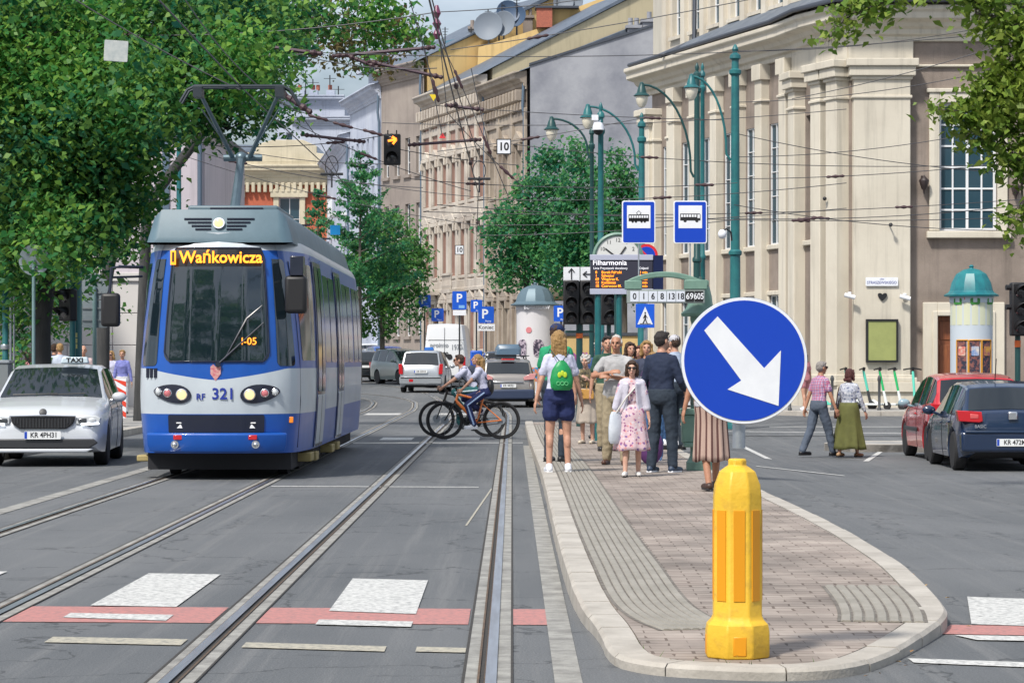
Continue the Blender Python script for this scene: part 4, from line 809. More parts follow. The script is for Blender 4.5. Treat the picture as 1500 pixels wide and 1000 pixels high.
# curved roof
ring=[surf(s,3.06) for s in SL]; n=len(ring); top=[V((p.x*.8,.25+(p.y-.25)*.97,3.16)) for p in ring]
b.add(ring+top,[(i,i+1,n+i+1,n+i) for i in range(n-1)]+[tuple(range(n,2*n))],1); b.add([surf(s,.34) for s in SL],[tuple(range(n))],2)
body=b.build('body',[TB,TW,TD],tram,ang=50)
def patch(name,m,s0,s1,z0,z1,off=.004,ns=12,nz=6,par=tram,r=.06,z0f=None):
    """a panel following the body surface, with rounded corners"""
    pts=rrect(s1-s0,(z1-z0),min(r,(s1-s0)/2.1,(z1-z0)/2.1),(s0+s1)/2,(z0+z1)/2,4); q=MB()
    bnd=[]; 
    for i in range(len(pts)):
        a,c=pts[i],pts[(i+1)%len(pts)]; k=max(1,int(max(abs(a[0]-c[0])/.12,abs(a[1]-c[1])/.25)))
        for t in range(k): bnd.append((a[0]+(c[0]-a[0])*t/k,a[1]+(c[1]-a[1])*t/k))
    # strips: for each boundary s value connect lower and upper boundary
    ss=sorted(set([round(p[0],4) for p in bnd]+[s0+(s1-s0)*i/ns for i in range(ns+1)]))
    rr_=min(r,(s1-s0)/2.1,(z1-z0)/2.1)
    def lim(s):
        d=min(s-s0,s1-s); 
        if d>=rr_: return 0
        return rr_-math.sqrt(max(0,rr_**2-(rr_-d)**2))
    vs=[]; N2=nz+1
    for s in ss:
        e=lim(s)
        for k in range(N2): vs.append(surf(s,z0+e+(z1-z0-2*e)*k/nz,off))
    for s in ss:
        e=lim(s)
        for k in range(N2): vs.append(surf(s,z0+e+(z1-z0-2*e)*k/nz,off-.012))
    M_=len(ss)*N2; fs=[(i*N2+k,(i+1)*N2+k,(i+1)*N2+k+1,i*N2+k+1) for i in range(len(ss)-1) for k in range(nz)]
    e0=[i*N2 for i in range(len(ss))]; e1=[i*N2+nz for i in range(len(ss))]
    for ed in (e0,e1): fs+=[(ed[i],ed[i+1],M_+ed[i+1],M_+ed[i]) for i in range(len(ed)-1)]
    q.add(vs,fs); return q.build(name,m,par,ang=60)
TGL=mat('tram_glass',(.008,.016,.022),.03,spec=1,coat=.35,bump=.10,bscale=1.6)
ws=patch('windscreen',TGL,-.70,.70,1.50,2.96,.008,16,10,r=.12)
SGL=mat('tram_side_glass',(.012,.03,.04),.10,spec=.45)
wf=MB()
lp0=[surf(s,2.955,.012) for s in [-.6+i*.1 for i in range(13)]]+[surf(.69,z,.012) for z in (2.85,2.5,2.1,1.62)]+[surf(-s,1.505,.012) for s in [-.6+i*.1 for i in range(13)]]+[surf(-.69,z,.012) for z in (1.62,2.1,2.5,2.85)]; wf.tube(lp0+[lp0[0]],.012,6)
wf.build('windscreen_seal',TD,tram)
# interior glimpses on the glass: sign box, orange lettering
dsp=patch('destination_display',mat('display_black',(.006,.006,.008),.3),-.64,.62,2.72,2.94,.012,10,2,r=.03)
zc=2.83; yc=surf(0,zc,.02).y
t=txt('Wańkowicza',dsp,(.045,yc-.006,zc),.215,ORANGE_TXT,rot=(84,0,0),bold=.004,sx=.93)
q=MB(); q.box(-.60,-.53,yc+.002,yc+.006,zc-.09,zc+.09); q.build('line_number_box',ORANGE_TXT,dsp); t=txt('1',dsp,(-.565,yc-.004,zc),.17,BLACK,rot=(84,0,0),bold=.006)
t=txt('I-05',ws,(.42,surf(.36,1.75,.0).y-.03,1.76),.13,ORANGE_TXT,rot=(82,0,0))
for sg in (-1,1): patch('corner_window',TGL,min(sg*.80,sg*1.13),max(sg*.80,sg*1.13),1.45,2.82,.006,8,6,r=.06)
# dash and blue curtain line inside the glass corner
sy=s_of_y
cw=[('window',.52,1.55,1.52,2.78),('window',3.35,4.35,1.5,2.72),('window',4.5,5.6,1.5,2.72),('window',7.35,8.4,1.5,2.72),('window',8.55,9.6,1.5,2.72),('window',10.0,11.0,1.5,2.72),('window',11.15,12.2,1.5,2.72)]
for sg in (-1,1):
    for nm,y0,y1,z0,z1 in cw:
        a,c=sg*sy(y0),sg*sy(y1); w=patch(nm,SGL,min(a,c),max(a,c),z0,z1,.005,8,4,r=.05)
    if sg>0:
        for y0 in (1.8,5.85):
            for k in range(2):
                a=sy(y0+k*.66); c=sy(y0+k*.66+.62); d=patch('door',TD,a,c,.36,2.85,.012,6,8,r=.02); patch('door_panel',TW,a+.02,c-.02,.40,1.06,.018,5,4,par=d,r=.03); patch('door_window',SGL,a+.055,c-.055,1.1,2.79,.02,5,5,par=d,r=.05)
            for e in (-.10,1.32): patch('door_pillar',TB,sy(y0+e),sy(y0+e+.08),.36,2.9,.016,2,6,r=.01)
# lower front: recessed dark grille band, bumper, lamps
patch('bumper_grille',TD,-.62,.62,.60,.83,.012,14,3,r=.02)
bm_=MB(); rings=[]
for i in range(21):
    s=-.88+i*.088; rings.append([surf(s,.36,.01),surf(s,.36,.09),surf(s,.44,.12),surf(s,.58,.12),surf(s,.60,.10),surf(s,.60,.01)])
bm_.loft(rings); bm_.build('bumper',TB,tram,bevel=.01)
for sg in (-1,1):
    hp=MB(); pts=[]
    for i in range(28):
        a=2*math.pi*i/28; u=.26*math.cos(a); v=.115*math.sin(a)*(1-.25*math.cos(a)*1); pts.append((sg*(.57+u),1.10+v+.10*u))
    c=[surf(p[0],p[1],.014) for p in pts]; m0=surf(sg*.57,1.10,.02); hp.add(c+[m0],[(i,(i+1)%28,28) for i in range(28)]); hp.add(c+[surf(p[0],p[1],-.01) for p in pts],[(i,(i+1)%28,28+(i+1)%28,28+i) for i in range(28)]); ho=hp.build('headlight',TD,tram,ang=60)
    for u,r_,m in ((-.14,.075,WARM_LAMP),(.05,.055,mat('tram_red_lens',(.55,.16,.18),.2,coat=.5)),(.185,.045,CLEAR)):
        p=surf(sg*(.57+u),1.10+.10*u,.02); l=MB(); l.lathe([(r_,-.02),(r_,.012),(r_*.85,.016),(r_*.8,.004),(.001,.004)],20,T=M4.Translation(p)@Euler((R(90),0,0)).to_matrix().to_4x4(),mi=0); l.ell(p-V((0,.004,0)),(r_*.8,.02,r_*.8),14,1); l.build('lamp',[CHROME,m],ho)
for sg in (-1,1):
    p=surf(sg*.46,.54,.12); q=MB(); q.box(p.x-.055,p.x+.055,p.y-.015,p.y+.02,.515,.575); q.build('reflector',REDLENS,tram,bevel=.006)
    p=surf(sg*.50,.45,.12); q=MB(); q.cyl((p.x,p.y+.03,.455),(p.x,p.y-.03,.455),.05); q.ell((p.x,p.y-.03,.455),.035); q.build('towing_eye',CHROME,tram)
    p=surf(sg*.46,.66,.012); q=MB(); q.add([(p.x-.045,p.y-.006,.66),(p.x+.045,p.y-.006,.66),(p.x,p.y-.006,.71)],[(0,1,2)]); q.box(p.x-.05,p.x+.05,p.y-.008,p.y,.72,.735); q.build('jacking_mark',WHITE,tram,smooth=False)
p=surf(.0,1.09,.004); txt('321',tram,(.10,surf(.1,1.09,.006).y-.004,1.09),.20,NAVY,rot=(90,0,0),bold=.004); txt('RF',tram,(-.19,surf(-.19,1.05,.006).y-.003,1.055),.11,NAVY,rot=(90,0,0),bold=.002)
cr_=MB(); p=surf(0,1.42,.008)
cr_.prism([(-.065,1.44),(-.065,1.35),(0,1.26),(.065,1.35),(.065,1.44),(.03,1.47),(0,1.44),(-.03,1.47)],p.y-.008,p.y+.02); cr_.build('coat_of_arms',mat('crest_red',(.5,.08,.13),.5,col2=(.6,.4,.35),scale=30),tram)
for k in range(3): q=MB(); p=surf(-.95+k*.07,1.36,.006); q.box(p.x-.022,p.x+.022,p.y-.006,p.y+.02,1.30,1.42); q.build('vent_slot',TD,tram)
wp=MB(); a=surf(.03,1.47,.02); c=surf(.62,2.0,.03); wp.tube([a,a.lerp(c,.5)-V((0,.03,0)),c],[.014,.011,.008],6); wp.tube([surf(.12,1.55,.02),surf(.40,2.05,.035),surf(.60,2.22,.03)],[.008,.014,.006],6); wp.cyl(surf(.03,1.47,-.01),surf(.03,1.47,.05),.035); wp.build('wiper',TD,tram)
# roof fairing with front vents and marker lamp, equipment box
fa=MB(); secs=[]
for y,hw,zt in ((.12,.86,3.10),(.30,.84,3.46),(.5,.84,3.47),(4.2,.84,3.47),(4.25,.84,3.47),(8.3,.84,3.46),(8.35,.84,3.46),(12.3,.84,3.45),(12.6,.80,3.3)):
    secs.append([V((-hw-.10,y,3.03)),V((-hw,y,zt-.10)),V((-hw+.10,y,zt)),V((hw-.10,y,zt)),V((hw,y,zt-.10)),V((hw+.10,y,3.03))])
fa.loft(secs); fo=fa.build('roof_fairing',TG,tram,ang=30)
vn=MB()
for sg in (-1,1):
    for k in range(4): z=3.20+k*.045; w=.18+.05*k; y=.12+(z-3.1)*.5-.012; vn.box(min(sg*.10,sg*(.12+w)),max(sg*.10,sg*(.12+w)),y-.004,y+.03,z-.012,z+.012)
vn.build('front_vent',TD,fo); lp_=MB(); lp_.lathe([(.075,0),(.075,.03),(.06,.03),(.06,.015),(.001,.015)],18,T=M4.Translation((0,.19,3.27))@Euler((R(70),0,0)).to_matrix().to_4x4()); lp_.build('lamp_rim',CHROME,fo); lp_=MB(); lp_.ell((0,.17,3.275),(.06,.03,.06),14); lp_.build('marker_lamp',WARM_LAMP,fo)
eb=MB(); eb.box(-.55,.65,1.4,3.9,3.46,3.58); eo=eb.build('equipment_box',mat('equipment_grey',(.10,.15,.18),.5),tram,bevel=.03); q=MB(); q.box(-.25,.45,1.38,1.402,3.49,3.55); q.build('equipment_grille',TD,eo)
for y in (4.23,8.33,): q=MB(); q.box(-.86,.86,y-.02,y+.02,3.45,3.475); q.build('fairing_joint',TD,tram)
# pantograph
PG=mat('pantograph_steel',(.12,.17,.20),.4,.6); pg=MB(); k0=V((-.12,3.1,3.5)); kn=V((-.12,4.1,4.42)); pg.tube([k0,kn],[.075,.055],10); pgo=pg.build('pantograph',PG,tram)
q=MB(); q.cyl(kn-V((.25,0,0)),kn+V((.30,0,0)),.05); q.ell(kn,.09); 
tp_=[V((-.54,2.5,5.22)),V((.58,2.5,5.22))]
for t_,sg in zip(tp_,(-1,1)): q.tube([kn+V((sg*.12,0,0)),t_],[.035,.028],8); q.tube([kn+V((sg*.1,.05,.02)),t_+V((sg*-.03,.15,-.25))],[.012,.012],5)
q.build('upper_arm',PG,pgo); q=MB()
for y in (2.40,2.62): q.tube([(-.78,y,5.05),(-.68,y,5.22),(-.58,y,5.27),(.62,y,5.27),(.72,y,5.22),(.84,y,5.03)],.022,6)
for t_ in tp_: q.box(t_.x-.06,t_.x+.06,2.36,2.66,5.12,5.26)
q.build('collector_head',mat('collector_dark',(.04,.05,.06),.5,.5),pgo)
# mirrors
ml=MB(); ml.tube([(-1.0,.35,2.72),(-1.25,.15,2.72),(-1.36,.05,2.70),(-1.38,.05,2.35)],.02,6); ml.tube([(-1.0,.3,2.60),(-1.35,.06,2.58)],.015,6); mo=ml.build('mirror_arm',TD,tram); q=MB(); q.box(-1.49,-1.25,-.02,.13,1.95,2.38); q.build('mirror',BLACK,mo,bevel=.045,seg=3)
mr_=MB(); mr_.box(.93,1.10,-.05,.25,2.60,2.85); mr_.tube([(1.0,.1,2.62),(1.02,.08,2.4)],.02,6); mo=mr_.build('mirror_arm',TD,tram,bevel=.02); q=MB(); q.box(.86,1.14,-.05,.18,2.12,2.60); q.build('mirror',BLACK,mo,bevel=.05,seg=3)
# underframe, bogies, steps
uf=MB(); uf.box(-.92,.92,.25,12.6,.12,.36); uf.box(-.72,.72,1.2,3.2,.10,.34)
for yb in (2.4,10.4):
    for sx in (-.72,.72):
        for yy in (yb-.9,yb+.9): uf.cyl((sx-.06,yy,.33),(sx+.06,yy,.33),.32,n=20)
uf.build('underframe',mat('underframe_black',(.012,.013,.018),.8),tram)
for y,z in ((1.3,.24),(2.2,.22),(5.4,.22),(6.6,.22)):
    q=MB(); q.box(.80,1.10,y,y+.5,z-.06,z+.06); q.build('step',mat('worn_step',(.35,.28,.12),.7),tram,bevel=.015)
q=MB(); q.box(-1.08,-.85,.35,.7,.22,.30); q.build('step',mat('worn_step',(.35,.28,.12)),tram,bevel=.015)
# overlay seams and stickers on the side
for s_ in (1.32,): 
    q=MB(); q.tube([surf(s_,z,.002) for z in (.4,1,1.5,2,2.8)],.006,5); q.build('body_seam',TD,tram)
q=MB(); p=surf(1.02,.76,.01); q.box(p.x-.03,p.x+.03,p.y-.012,p.y+.02,.72,.80); q.build('side_marker',AMBER,tram,bevel=.008)
# ================================================================ cars
def interp(tab,y):
    if y<=tab[0][0]: return tab[0][1]
    for (a,b),(c,d) in zip(tab,tab[1:]):
        if y<=c: return b+(d-b)*(y-a)/(c-a) if c>a else d
    return tab[-1][1]
CARM={}
PLATEW=mat('plate_white',(.75,.77,.78),.4); PLATEB=mat('plate_blue',(.01,.06,.45),.4); INNER=mat('car_interior',(.012,.012,.014),.8)
def wheel_mesh(r,wd,hub):
    t=MB(); t.lathe([(r*.62,-wd/2),(r*.9,-wd/2),(r*.985,-wd*.38),(r,-wd*.2),(r,wd*.2),(r*.985,wd*.38),(r*.9,wd/2),(r*.62,wd/2)],28,T=M4.Rotation(R(90),4,'Y')); tm=t.mesh('tyre',RUBBER)
    h=MB(); Tm=M4.Rotation(R(90),4,'Y')
    h.lathe([(r*.64,-wd*.5),(r*.66,wd*.44),(r*.60,wd*.46),(r*.55,wd*.30),(.001,wd*.28)],28,T=Tm)
    for k in range(7):
        a=2*math.pi*k/7; d=V((0,math.cos(a),math.sin(a))); p=V((0,-math.sin(a),math.cos(a)))*r*.07
        o=V((wd*.34,0,0)); o2=V((wd*.45,0,0)); h.add([o+d*r*.1-p*1.4,o+d*r*.1+p*1.4,o+d*r*.6+p,o+d*r*.6-p,o2+d*r*.1-p*1.2,o2+d*r*.1+p*1.2,o2+d*r*.6+p*.8,o2+d*r*.6-p*.8],[(0,1,2,3),(4,5,6,7),(0,1,5,4),(1,2,6,5),(2,3,7,6),(3,0,4,7)])
    h.lathe([(r*.13,wd*.3),(r*.12,wd*.48),(.001,wd*.49)],14,T=Tm); return tm,h.mesh('rim',hub,ang=30)
def car(name,label,col,loc,rz,L=4.0,W=1.74,H=1.46,wheel_r=.31,yf=.82,wb=2.48,top=None,belt=None,cab=(1.15,3.95),pillars=(2.35,),rear_win=(3.55,3.93),hatch_z=.98,front='car',rear='car',plate=None,group=None,cat='car',handles=True,hub=None,trim=None,glass=None,lower=None,dims=1,mirror=None,tail='side',lights=False):
    """front towards local -y; origin on the ground at the middle"""
    c=thing(name,label,cat,loc,rz,group); y0=-L/2; hw=W/2; glass=glass or CARGLASS; lower=lower or col; hub=hub or mat('alloy_rim',(.5,.51,.53),.4,.3)
    wf=MB()
    wt=[(0,.80),(.06,.88),(.2,.945),(.5,.985),(1.1,1),(L-1.0,1),(L-.45,.975),(L-.15,.93),(L-.04,.88),(L,.83)]
    yr=yf+wb; ra=wheel_r*1.16
    st=set([0,.02,.06,.12,.2,.3,.42]+[L-q for q in (0,.02,.06,.12,.2,.3,.42)])
    for yc in (yf,yr):
        for k in range(13): st.add(yc-ra*math.cos(math.pi*k/12))
        st.add(yc-ra-.004); st.add(yc+ra+.004)
    for q in [t[0] for t in top]+[b_[0] for b_ in belt]+list(cab)+[p for p in pillars]+[p+.09 for p in pillars]+list(rear_win): st.add(q)
    q=.5
    while q<L-.45: st.add(q); q+=.17
    st=sorted(st); s2=[st[0]]
    for q in st[1:]:
        if q-s2[-1]>.003: s2.append(q)
    st=s2
    def ring(y):
        w=hw*interp(wt,y); zt=interp(top,y); zb=min(interp(belt,y),zt-.02); zl=.20
        ends=max(0,1-min(y,L-y)/.30); zl=.20+.10*ends**2
        for yc in (yf,yr):
            d=abs(y-yc)
            if d<ra: zl=max(zl,wheel_r+math.sqrt(ra*ra-d*d))
        zl=min(zl,zb-.10); rt=min(1,max(0,(zt-zb)/(H-.95))); 
        wr=w*(.94-.20*rt) if zt-zb>.1 else w*.90
        zm=max(zl+.03,.42*zb+.1); 
        arch=any(abs(y-yc)<ra+.05 for yc in (yf,yr)); ex=.012 if arch else 0
        return [V((w*.80,y+y0,zl)),V((w*.965+ex,y+y0,zl+.005)),V((w*.99+ex,y+y0,max(zl+.02,min(zm,.38)))),V((w,y+y0,max(zl+.06,zb*.72))),V((w*.985,y+y0,zb-.07 if zb-.07>zl+.08 else zl+.09)),V((w*.955,y+y0,zb)),V((wr+.012,y+y0,max(zb+.006,zt-.055))),V((wr-.05,y+y0,zt-.012)),V((wr*.6,y+y0,zt+.006)),V((0,y+y0,zt+.016))]
    rings=[ring(y) for y in st]; nn=10
    b=MB(); full=[]
    for r in rings: full.append(r+[V((-p.x,p.y,p.z)) for p in r[-2::-1]])
    n2=2*nn-1; b.v=[tuple(p) for r in full for p in r]; sw={}; wsh=[]; rwn=[]
    for i in range(len(st)-1):
        a,d=st[i],st[i+1]; m=(a+d)/2; inpil=any(p-.001<m<p+.091 for p in pillars)
        for j in range(n2):
            jj=(j+1)%n2; f=(i*n2+j,(i+1)*n2+j,(i+1)*n2+jj,i*n2+jj)
            if j==n2-1: b.f.append(f); b.m.append(1); continue
            side=min(j,n2-2-j)
            if side==5 and cab[0]+.30<m<cab[1] and not inpil and rings[i][6].z-rings[i][5].z>.06: 
                key=(0 if j<nn else 1,sum(1 for p in pillars if m>p)); sw.setdefault(key,[]).append(f); b.f.append(f); b.m.append(1); continue
            if side in (7,8) and cab[0]<m<[t[0] for t in top if t[0]>cab[0]+.3][0]-.0: wsh.append(f)
            if side in (7,8) and rear_win[0]<m<rear_win[1]: rwn.append(f)
            b.f.append(f); b.m.append(2 if (side<=1 and lower!=col) else 0)
    b.f.append(tuple(range(n2))[::-1]); b.m.append(0); b.f.append(tuple(range((len(st)-1)*n2,len(st)*n2))); b.m.append(0)
    bo=b.build('body',[col,INNER,lower],c,ang=42)
    def skin(faces,nm,off,m=glass,par=c):
        used=sorted(set(i for f in faces for i in f)); q=MB(); ix={k:i for i,k in enumerate(used)}
        ctr=V((0,0,.6)); vs=[]
        for k in used:
            p=V(b.v[k]); vs.append(p+V(((1 if p.x>0 else -1)*off if nm=='side_window' else 0,0 if nm=='side_window' else (-off*.7 if nm=='windscreen' else off*.7),0 if nm=='side_window' else off*.7)))
        q.add(vs,[tuple(ix[k] for k in f) for f in faces]); return q.build(nm,m,par,ang=60)
    for k,fs in sw.items(): skin(fs,'side_window',.004)
    if wsh: skin(wsh,'windscreen',.007)
    if rwn and rear!='van': skin(rwn,'rear_window',.007)
    tm,hm=wheel_mesh(wheel_r,.20,hub)
    for sx in (-1,1):
        for yc in (yf,yr):
            wh=bpy.data.objects.new('wheel',tm); COL.objects.link(wh); wh.parent=c; wh.location=(sx*(hw-.115),yc+y0,wheel_r)
            if sx<0: wh.rotation_euler=(0,0,math.pi)
            ri=bpy.data.objects.new('rim',hm); COL.objects.link(ri); ri.parent=wh
            q=MB(); q.box(-.33 if sx>0 else .0,.0 if sx>0 else .33,-ra*.9,ra*.9,-.1,ra*.85); 
    # inner arches and floor so that no light shows through
    q=MB(); q.box(-hw*.78,hw*.78,y0+.25,-y0-.25,.22,.55); q.build('underbody',INNER,c)
    # door seams, handles, sills, mirrors
    for sx in (-1,1):
        for i,y in enumerate([cab[0]+.12]+[p+.05 for p in pillars][:2]):
            if dims: 
                r=ring(y); q=MB(); q.tube([V((sx*(r[k].x+.0),r[k].y,r[k].z)) for k in (1,2,3,4,5)],.006,5); q.build('door_seam',BLACK,c)
            if handles and i>0:
                r=ring(y-.16); z=r[4].z-.06; q=MB(); q.box(-.015,.022,-.09,.09,-.017,.017); q.build('door_handle',col,c,bevel=.01,loc=(sx*(r[4].x+.004),r[4].y,z))
        r=ring(cab[0]+.42); q=MB(); q.ell((sx*(r[5].x+.12),r[5].y-.02,r[5].z+.07),(.11,.06,.075),14); q.cyl((sx*(r[5].x-.02),r[5].y,r[5].z+.01),(sx*(r[5].x+.07),r[5].y,r[5].z+.04),.025); q.build('mirror',mirror or col,c)
    def top_y(z,side):                 # y of the outer surface at height z near the ends
        rng=[i*.02 for i in range(int(1.2/.02))]
        if side<0:
            for y in rng:
                if interp(top,y)>=z: return y+y0
            return y0
        for y in rng:
            if interp(top,L-y)>=z: return L-y+y0
        return L+y0
    def plate_at(y,z,sgn,text):
        q=MB(); q.prism(rrect(.52,.114,.012),-.012,0); po=q.build('number_plate',PLATEW,c,loc=(0,y,z)); 
        if sgn>0: po.rotation_euler=(0,0,math.pi)
        q=MB(); q.box(-.255,-.218,-.014,-.011,-.05,.05); q.build('plate_band',PLATEB,po)
        if text: txt(text,po,(.02,-.0135,0),.105,BLACK,bold=.0015,sx=.86)
    c['_hw']=hw
    return c,ring,top_y,plate_at,bo,y0
def lampblock(c,pts,y,dep,m,nm='headlight',sy=-1,par=None):
    q=MB(); a,b=(y,y+dep) if sy<0 else (y,y-dep); q.prism(pts,a,b); return q.build(nm,m,par or c,bevel=.012)
SILV=paint('silver_white_paint',(.60,.63,.67),.3,.1); NAVYP=paint('dark_blue_paint',(.008,.022,.06),.22); REDP=paint('red_car_paint',(.45,.012,.022),.22); CHAMP=paint('champagne_paint',(.30,.28,.26),.28,.5); SILV2=paint('silver_paint',(.42,.45,.48),.3,.5); BLUEP=paint('bright_blue_paint',(.01,.07,.33),.25); WHITEP=paint('white_car_paint',(.68,.70,.72),.3); BLACKP=paint('black_car_paint',(.012,.014,.018),.2); GREENP=paint('grey_green_paint',(.10,.14,.14),.28)
HATCH=dict(top=[(0,.50),(.02,.62),(.10,.74),(.30,.84),(.7,.92),(1.12,.985),(1.85,1.40),(2.25,1.455),(2.8,1.46),(3.3,1.43),(3.52,1.375),(3.88,1.0),(3.94,.94),(3.985,.84),(4.0,.6)],belt=[(0,.46),(.3,.74),(1.1,.90),(2.5,.93),(3.5,.97),(3.9,.92),(4,.5)])
# --- taxi facing the camera
TX=(X(84,39.5),39.5)
tx,ring,ty,plate_at,tbody,y0=car('taxi','silver white taxi hatchback with dark grille, facing the viewer beside the tram','' or SILV,(TX[0],TX[1],G(*TX)),4,L=4.0,W=1.76,H=1.46,cab=(1.12,3.75),pillars=(2.28,3.2),rear_win=(3.54,3.87),**HATCH)
gr=MB(); pts=[(-.46,.72),(.46,.72),(.43,.62),(.33,.545),(-.33,.545),(-.43,.62)]; gr.prism(pts,y0-.035,y0+.12,0); go=gr.build('grille',BLACK,tx,bevel=.012)
for i in range(19):
    q=MB(); x=-.40+i*.8/18; z1=.56 if abs(x)<.32 else .62; q.box(x-.008,x+.008,y0-.045,y0-.03,z1,.70); q.build('grille_bar',GREYDK,go)
q=MB(); q.tube([(-.47,y0-.03,.725),(0,y0-.05,.735),(.47,y0-.03,.725)],.012,6); q.build('grille_trim',CHROME,tx)
q=MB(); q.lathe([(.055,0),(.055,.02),(.04,.025),(.001,.026)],18,c=(0,0,0),T=M4.Translation((0,y0+.02,.775))@Euler((R(65),0,0)).to_matrix().to_4x4()); q.build('bonnet_badge',GREYDK,tx)
for sg in (-1,1):
    pts=[(sg*.47,.715),(sg*.47,.61),(sg*.70,.585),(sg*.80,.62),(sg*.82,.70),(sg*.74,.735)]
    h=lampblock(tx,pts,y0-.005,.22,CLEAR); lampblock(tx,[(sg*.50,.69),(sg*.50,.63),(sg*.62,.625),(sg*.62,.695)],y0-.02,.05,mat('lamp_chrome_dark',(.12,.13,.14),.15,.8),'reflector',par=h); lampblock(tx,[(sg*.54,.625),(sg*.54,.595),(sg*.80,.605),(sg*.80,.632)],y0-.024,.06,WHITE_LED,'daylight_strip',par=h)
    q=MB(); q.ell((sg*.70,y0-.008,.665),(.055,.02,.04),14); q.build('lamp_lens',CLEAR,h)
q=MB(); q.prism([(-.72,.40),(.72,.40),(.78,.34),(.66,.27),(-.66,.27),(-.78,.34)],y0-.03,y0+.1); q.build('lower_grille',GREYDK,tx,bevel=.015)
q=MB(); q.prism([(-.72,.26),(.72,.26),(.62,.205),(-.62,.205)],y0-.05,y0+.15); q.build('front_lip',SILV,tx,bevel=.02)
plate_at(y0-.05,.455,-1,'KR 4PH31'); 
q=MB(); q.prism([(-.21,0),(.21,0),(.185,.10),(-.185,.10)],-.07,.07); ts=q.build('roof_sign',mat('taxi_sign_pale',(.55,.66,.72),.4),tx,bevel=.02,loc=(.28,-.15,1.475)); txt('TAXI',ts,(0,-.074,.05),.095,BLACK,bold=.003,sx=1.2)
q=MB(); q.tube([(-.55,-.93,1.02),(-.1,-.98,1.03),(.1,-.95,1.04)],.009,5); q.tube([(.0,-.93,1.02),(.5,-.9,1.04)],.009,5); q.build('wiper',BLACK,tx)
# --- dark blue hatchback seen from behind, waiting on the far carriageway
IB=dict(top=[(0,.5),(.03,.6),(.12,.7),(.35,.80),(.95,.90),(1.75,1.33),(2.1,1.38),(2.7,1.39),(3.2,1.35),(3.42,1.30),(3.80,.93),(3.86,.90),(3.90,.72),(3.92,.5)],belt=[(0,.46),(.3,.70),(1.0,.83),(2.5,.87),(3.4,.90),(3.8,.86),(3.92,.45)])
CX=(X(1484,40.6),40.6+1.96)
ib,ring,ty,plate_at,bb,y0=car('hatchback','dark blue hatchback with red tail lamps waiting beside the red car','' or NAVYP,(CX[0]+.03,CX[1],G(*CX)),179,L=3.92,W=1.72,H=1.39,cab=(1.0,3.6),pillars=(2.2,3.05),rear_win=(3.44,3.78),**IB); ye=-y0
for sg in (-1,1):
    pts=[(sg*.86,.95),(sg*.48,.93),(sg*.46,.78),(sg*.52,.76),(sg*.83,.78)]; h=lampblock(ib,pts,ye+.008,.22,REDLENS,'tail_lamp',1); lampblock(ib,[(sg*.66,.90),(sg*.53,.89),(sg*.53,.82),(sg*.66,.82)],ye+.014,.04,mat('tail_lamp_pink',(.62,.10,.10),.2,coat=.6),'lamp_segment',1,par=h)
q=MB(); q.box(-.80,.80,ye-.2,ye+.055,.30,.62); q.build('rear_bumper',NAVYP,ib,bevel=.05,seg=3)
q=MB(); q.box(-.74,.74,ye+.04,ye+.07,.60,.635); q.build('bumper_strip',mat('bumper_strip_blue',(.012,.03,.07),.3),ib,bevel=.008)
plate_at(ye+.06,.455,1,'KR 472M'); q=MB(); q.box(-.07,.07,ye-.02,ye+.012,.80,.93); q.build('tail_emblem',CHROME,ib,bevel=.03); txt('BASIC',ib,(.50,ye+.014,.70),.07,CHROME,rot=(90,0,180),bold=.001)
q=MB(); q.tube([(.1,.9,1.40),(.12,1.15,1.75)],.008,5); q.build('aerial',BLACK,ib); q=MB(); q.tube([(-.35,ty(1.0,1)+.03,.98),(.1,ty(1.15,1)+.04,1.13)],.012,5); q.build('wiper',BLACK,ib)
q=MB(); q.cyl((-.4,ye-.15,.28),(-.4,ye+.02,.28),.035); q.build('exhaust',GREYDK,ib)
# --- red car ahead of it
PG=dict(top=[(0,.5),(.03,.62),(.12,.74),(.35,.84),(.95,.97),(1.75,1.42),(2.15,1.49),(2.6,1.50),(3.1,1.47),(3.4,1.42),(3.70,1.0),(3.78,.95),(3.82,.75),(3.84,.5)],belt=[(0,.46),(.3,.72),(1.0,.88),(2.5,.94),(3.4,1.0),(3.7,.92),(3.84,.45)])
CX=(7.98,44.62+1.93)
rc,ring,ty,plate_at,bb,y0=car('small_car','bright red small car with mirror folded out standing ahead of the dark blue one','' or REDP,(CX[0],CX[1],G(*CX)),180,L=3.84,W=1.72,H=1.5,cab=(1.0,3.55),pillars=(2.2,3.05),rear_win=(3.42,3.69),mirror=paint('mirror_blue_grey',(.25,.36,.42),.2),**PG); ye=-y0
for sg in (-1,1): lampblock(rc,[(sg*.85,1.0),(sg*.66,.98),(sg*.62,.66),(sg*.83,.68)],ye+.006,.3,REDLENS,'tail_lamp',1)
q=MB(); q.box(-.80,.80,ye-.2,ye+.05,.30,.60); q.build('rear_bumper',REDP,rc,bevel=.05,seg=3); plate_at(ye+.02,.75,1,'')
for sg in (-1,1): q=MB(); q.box(-.012,.012,-.9,.5,-.035,.035); q.build('side_moulding',GREYDK,rc,bevel=.01,loc=(sg*.868,.0,.52))
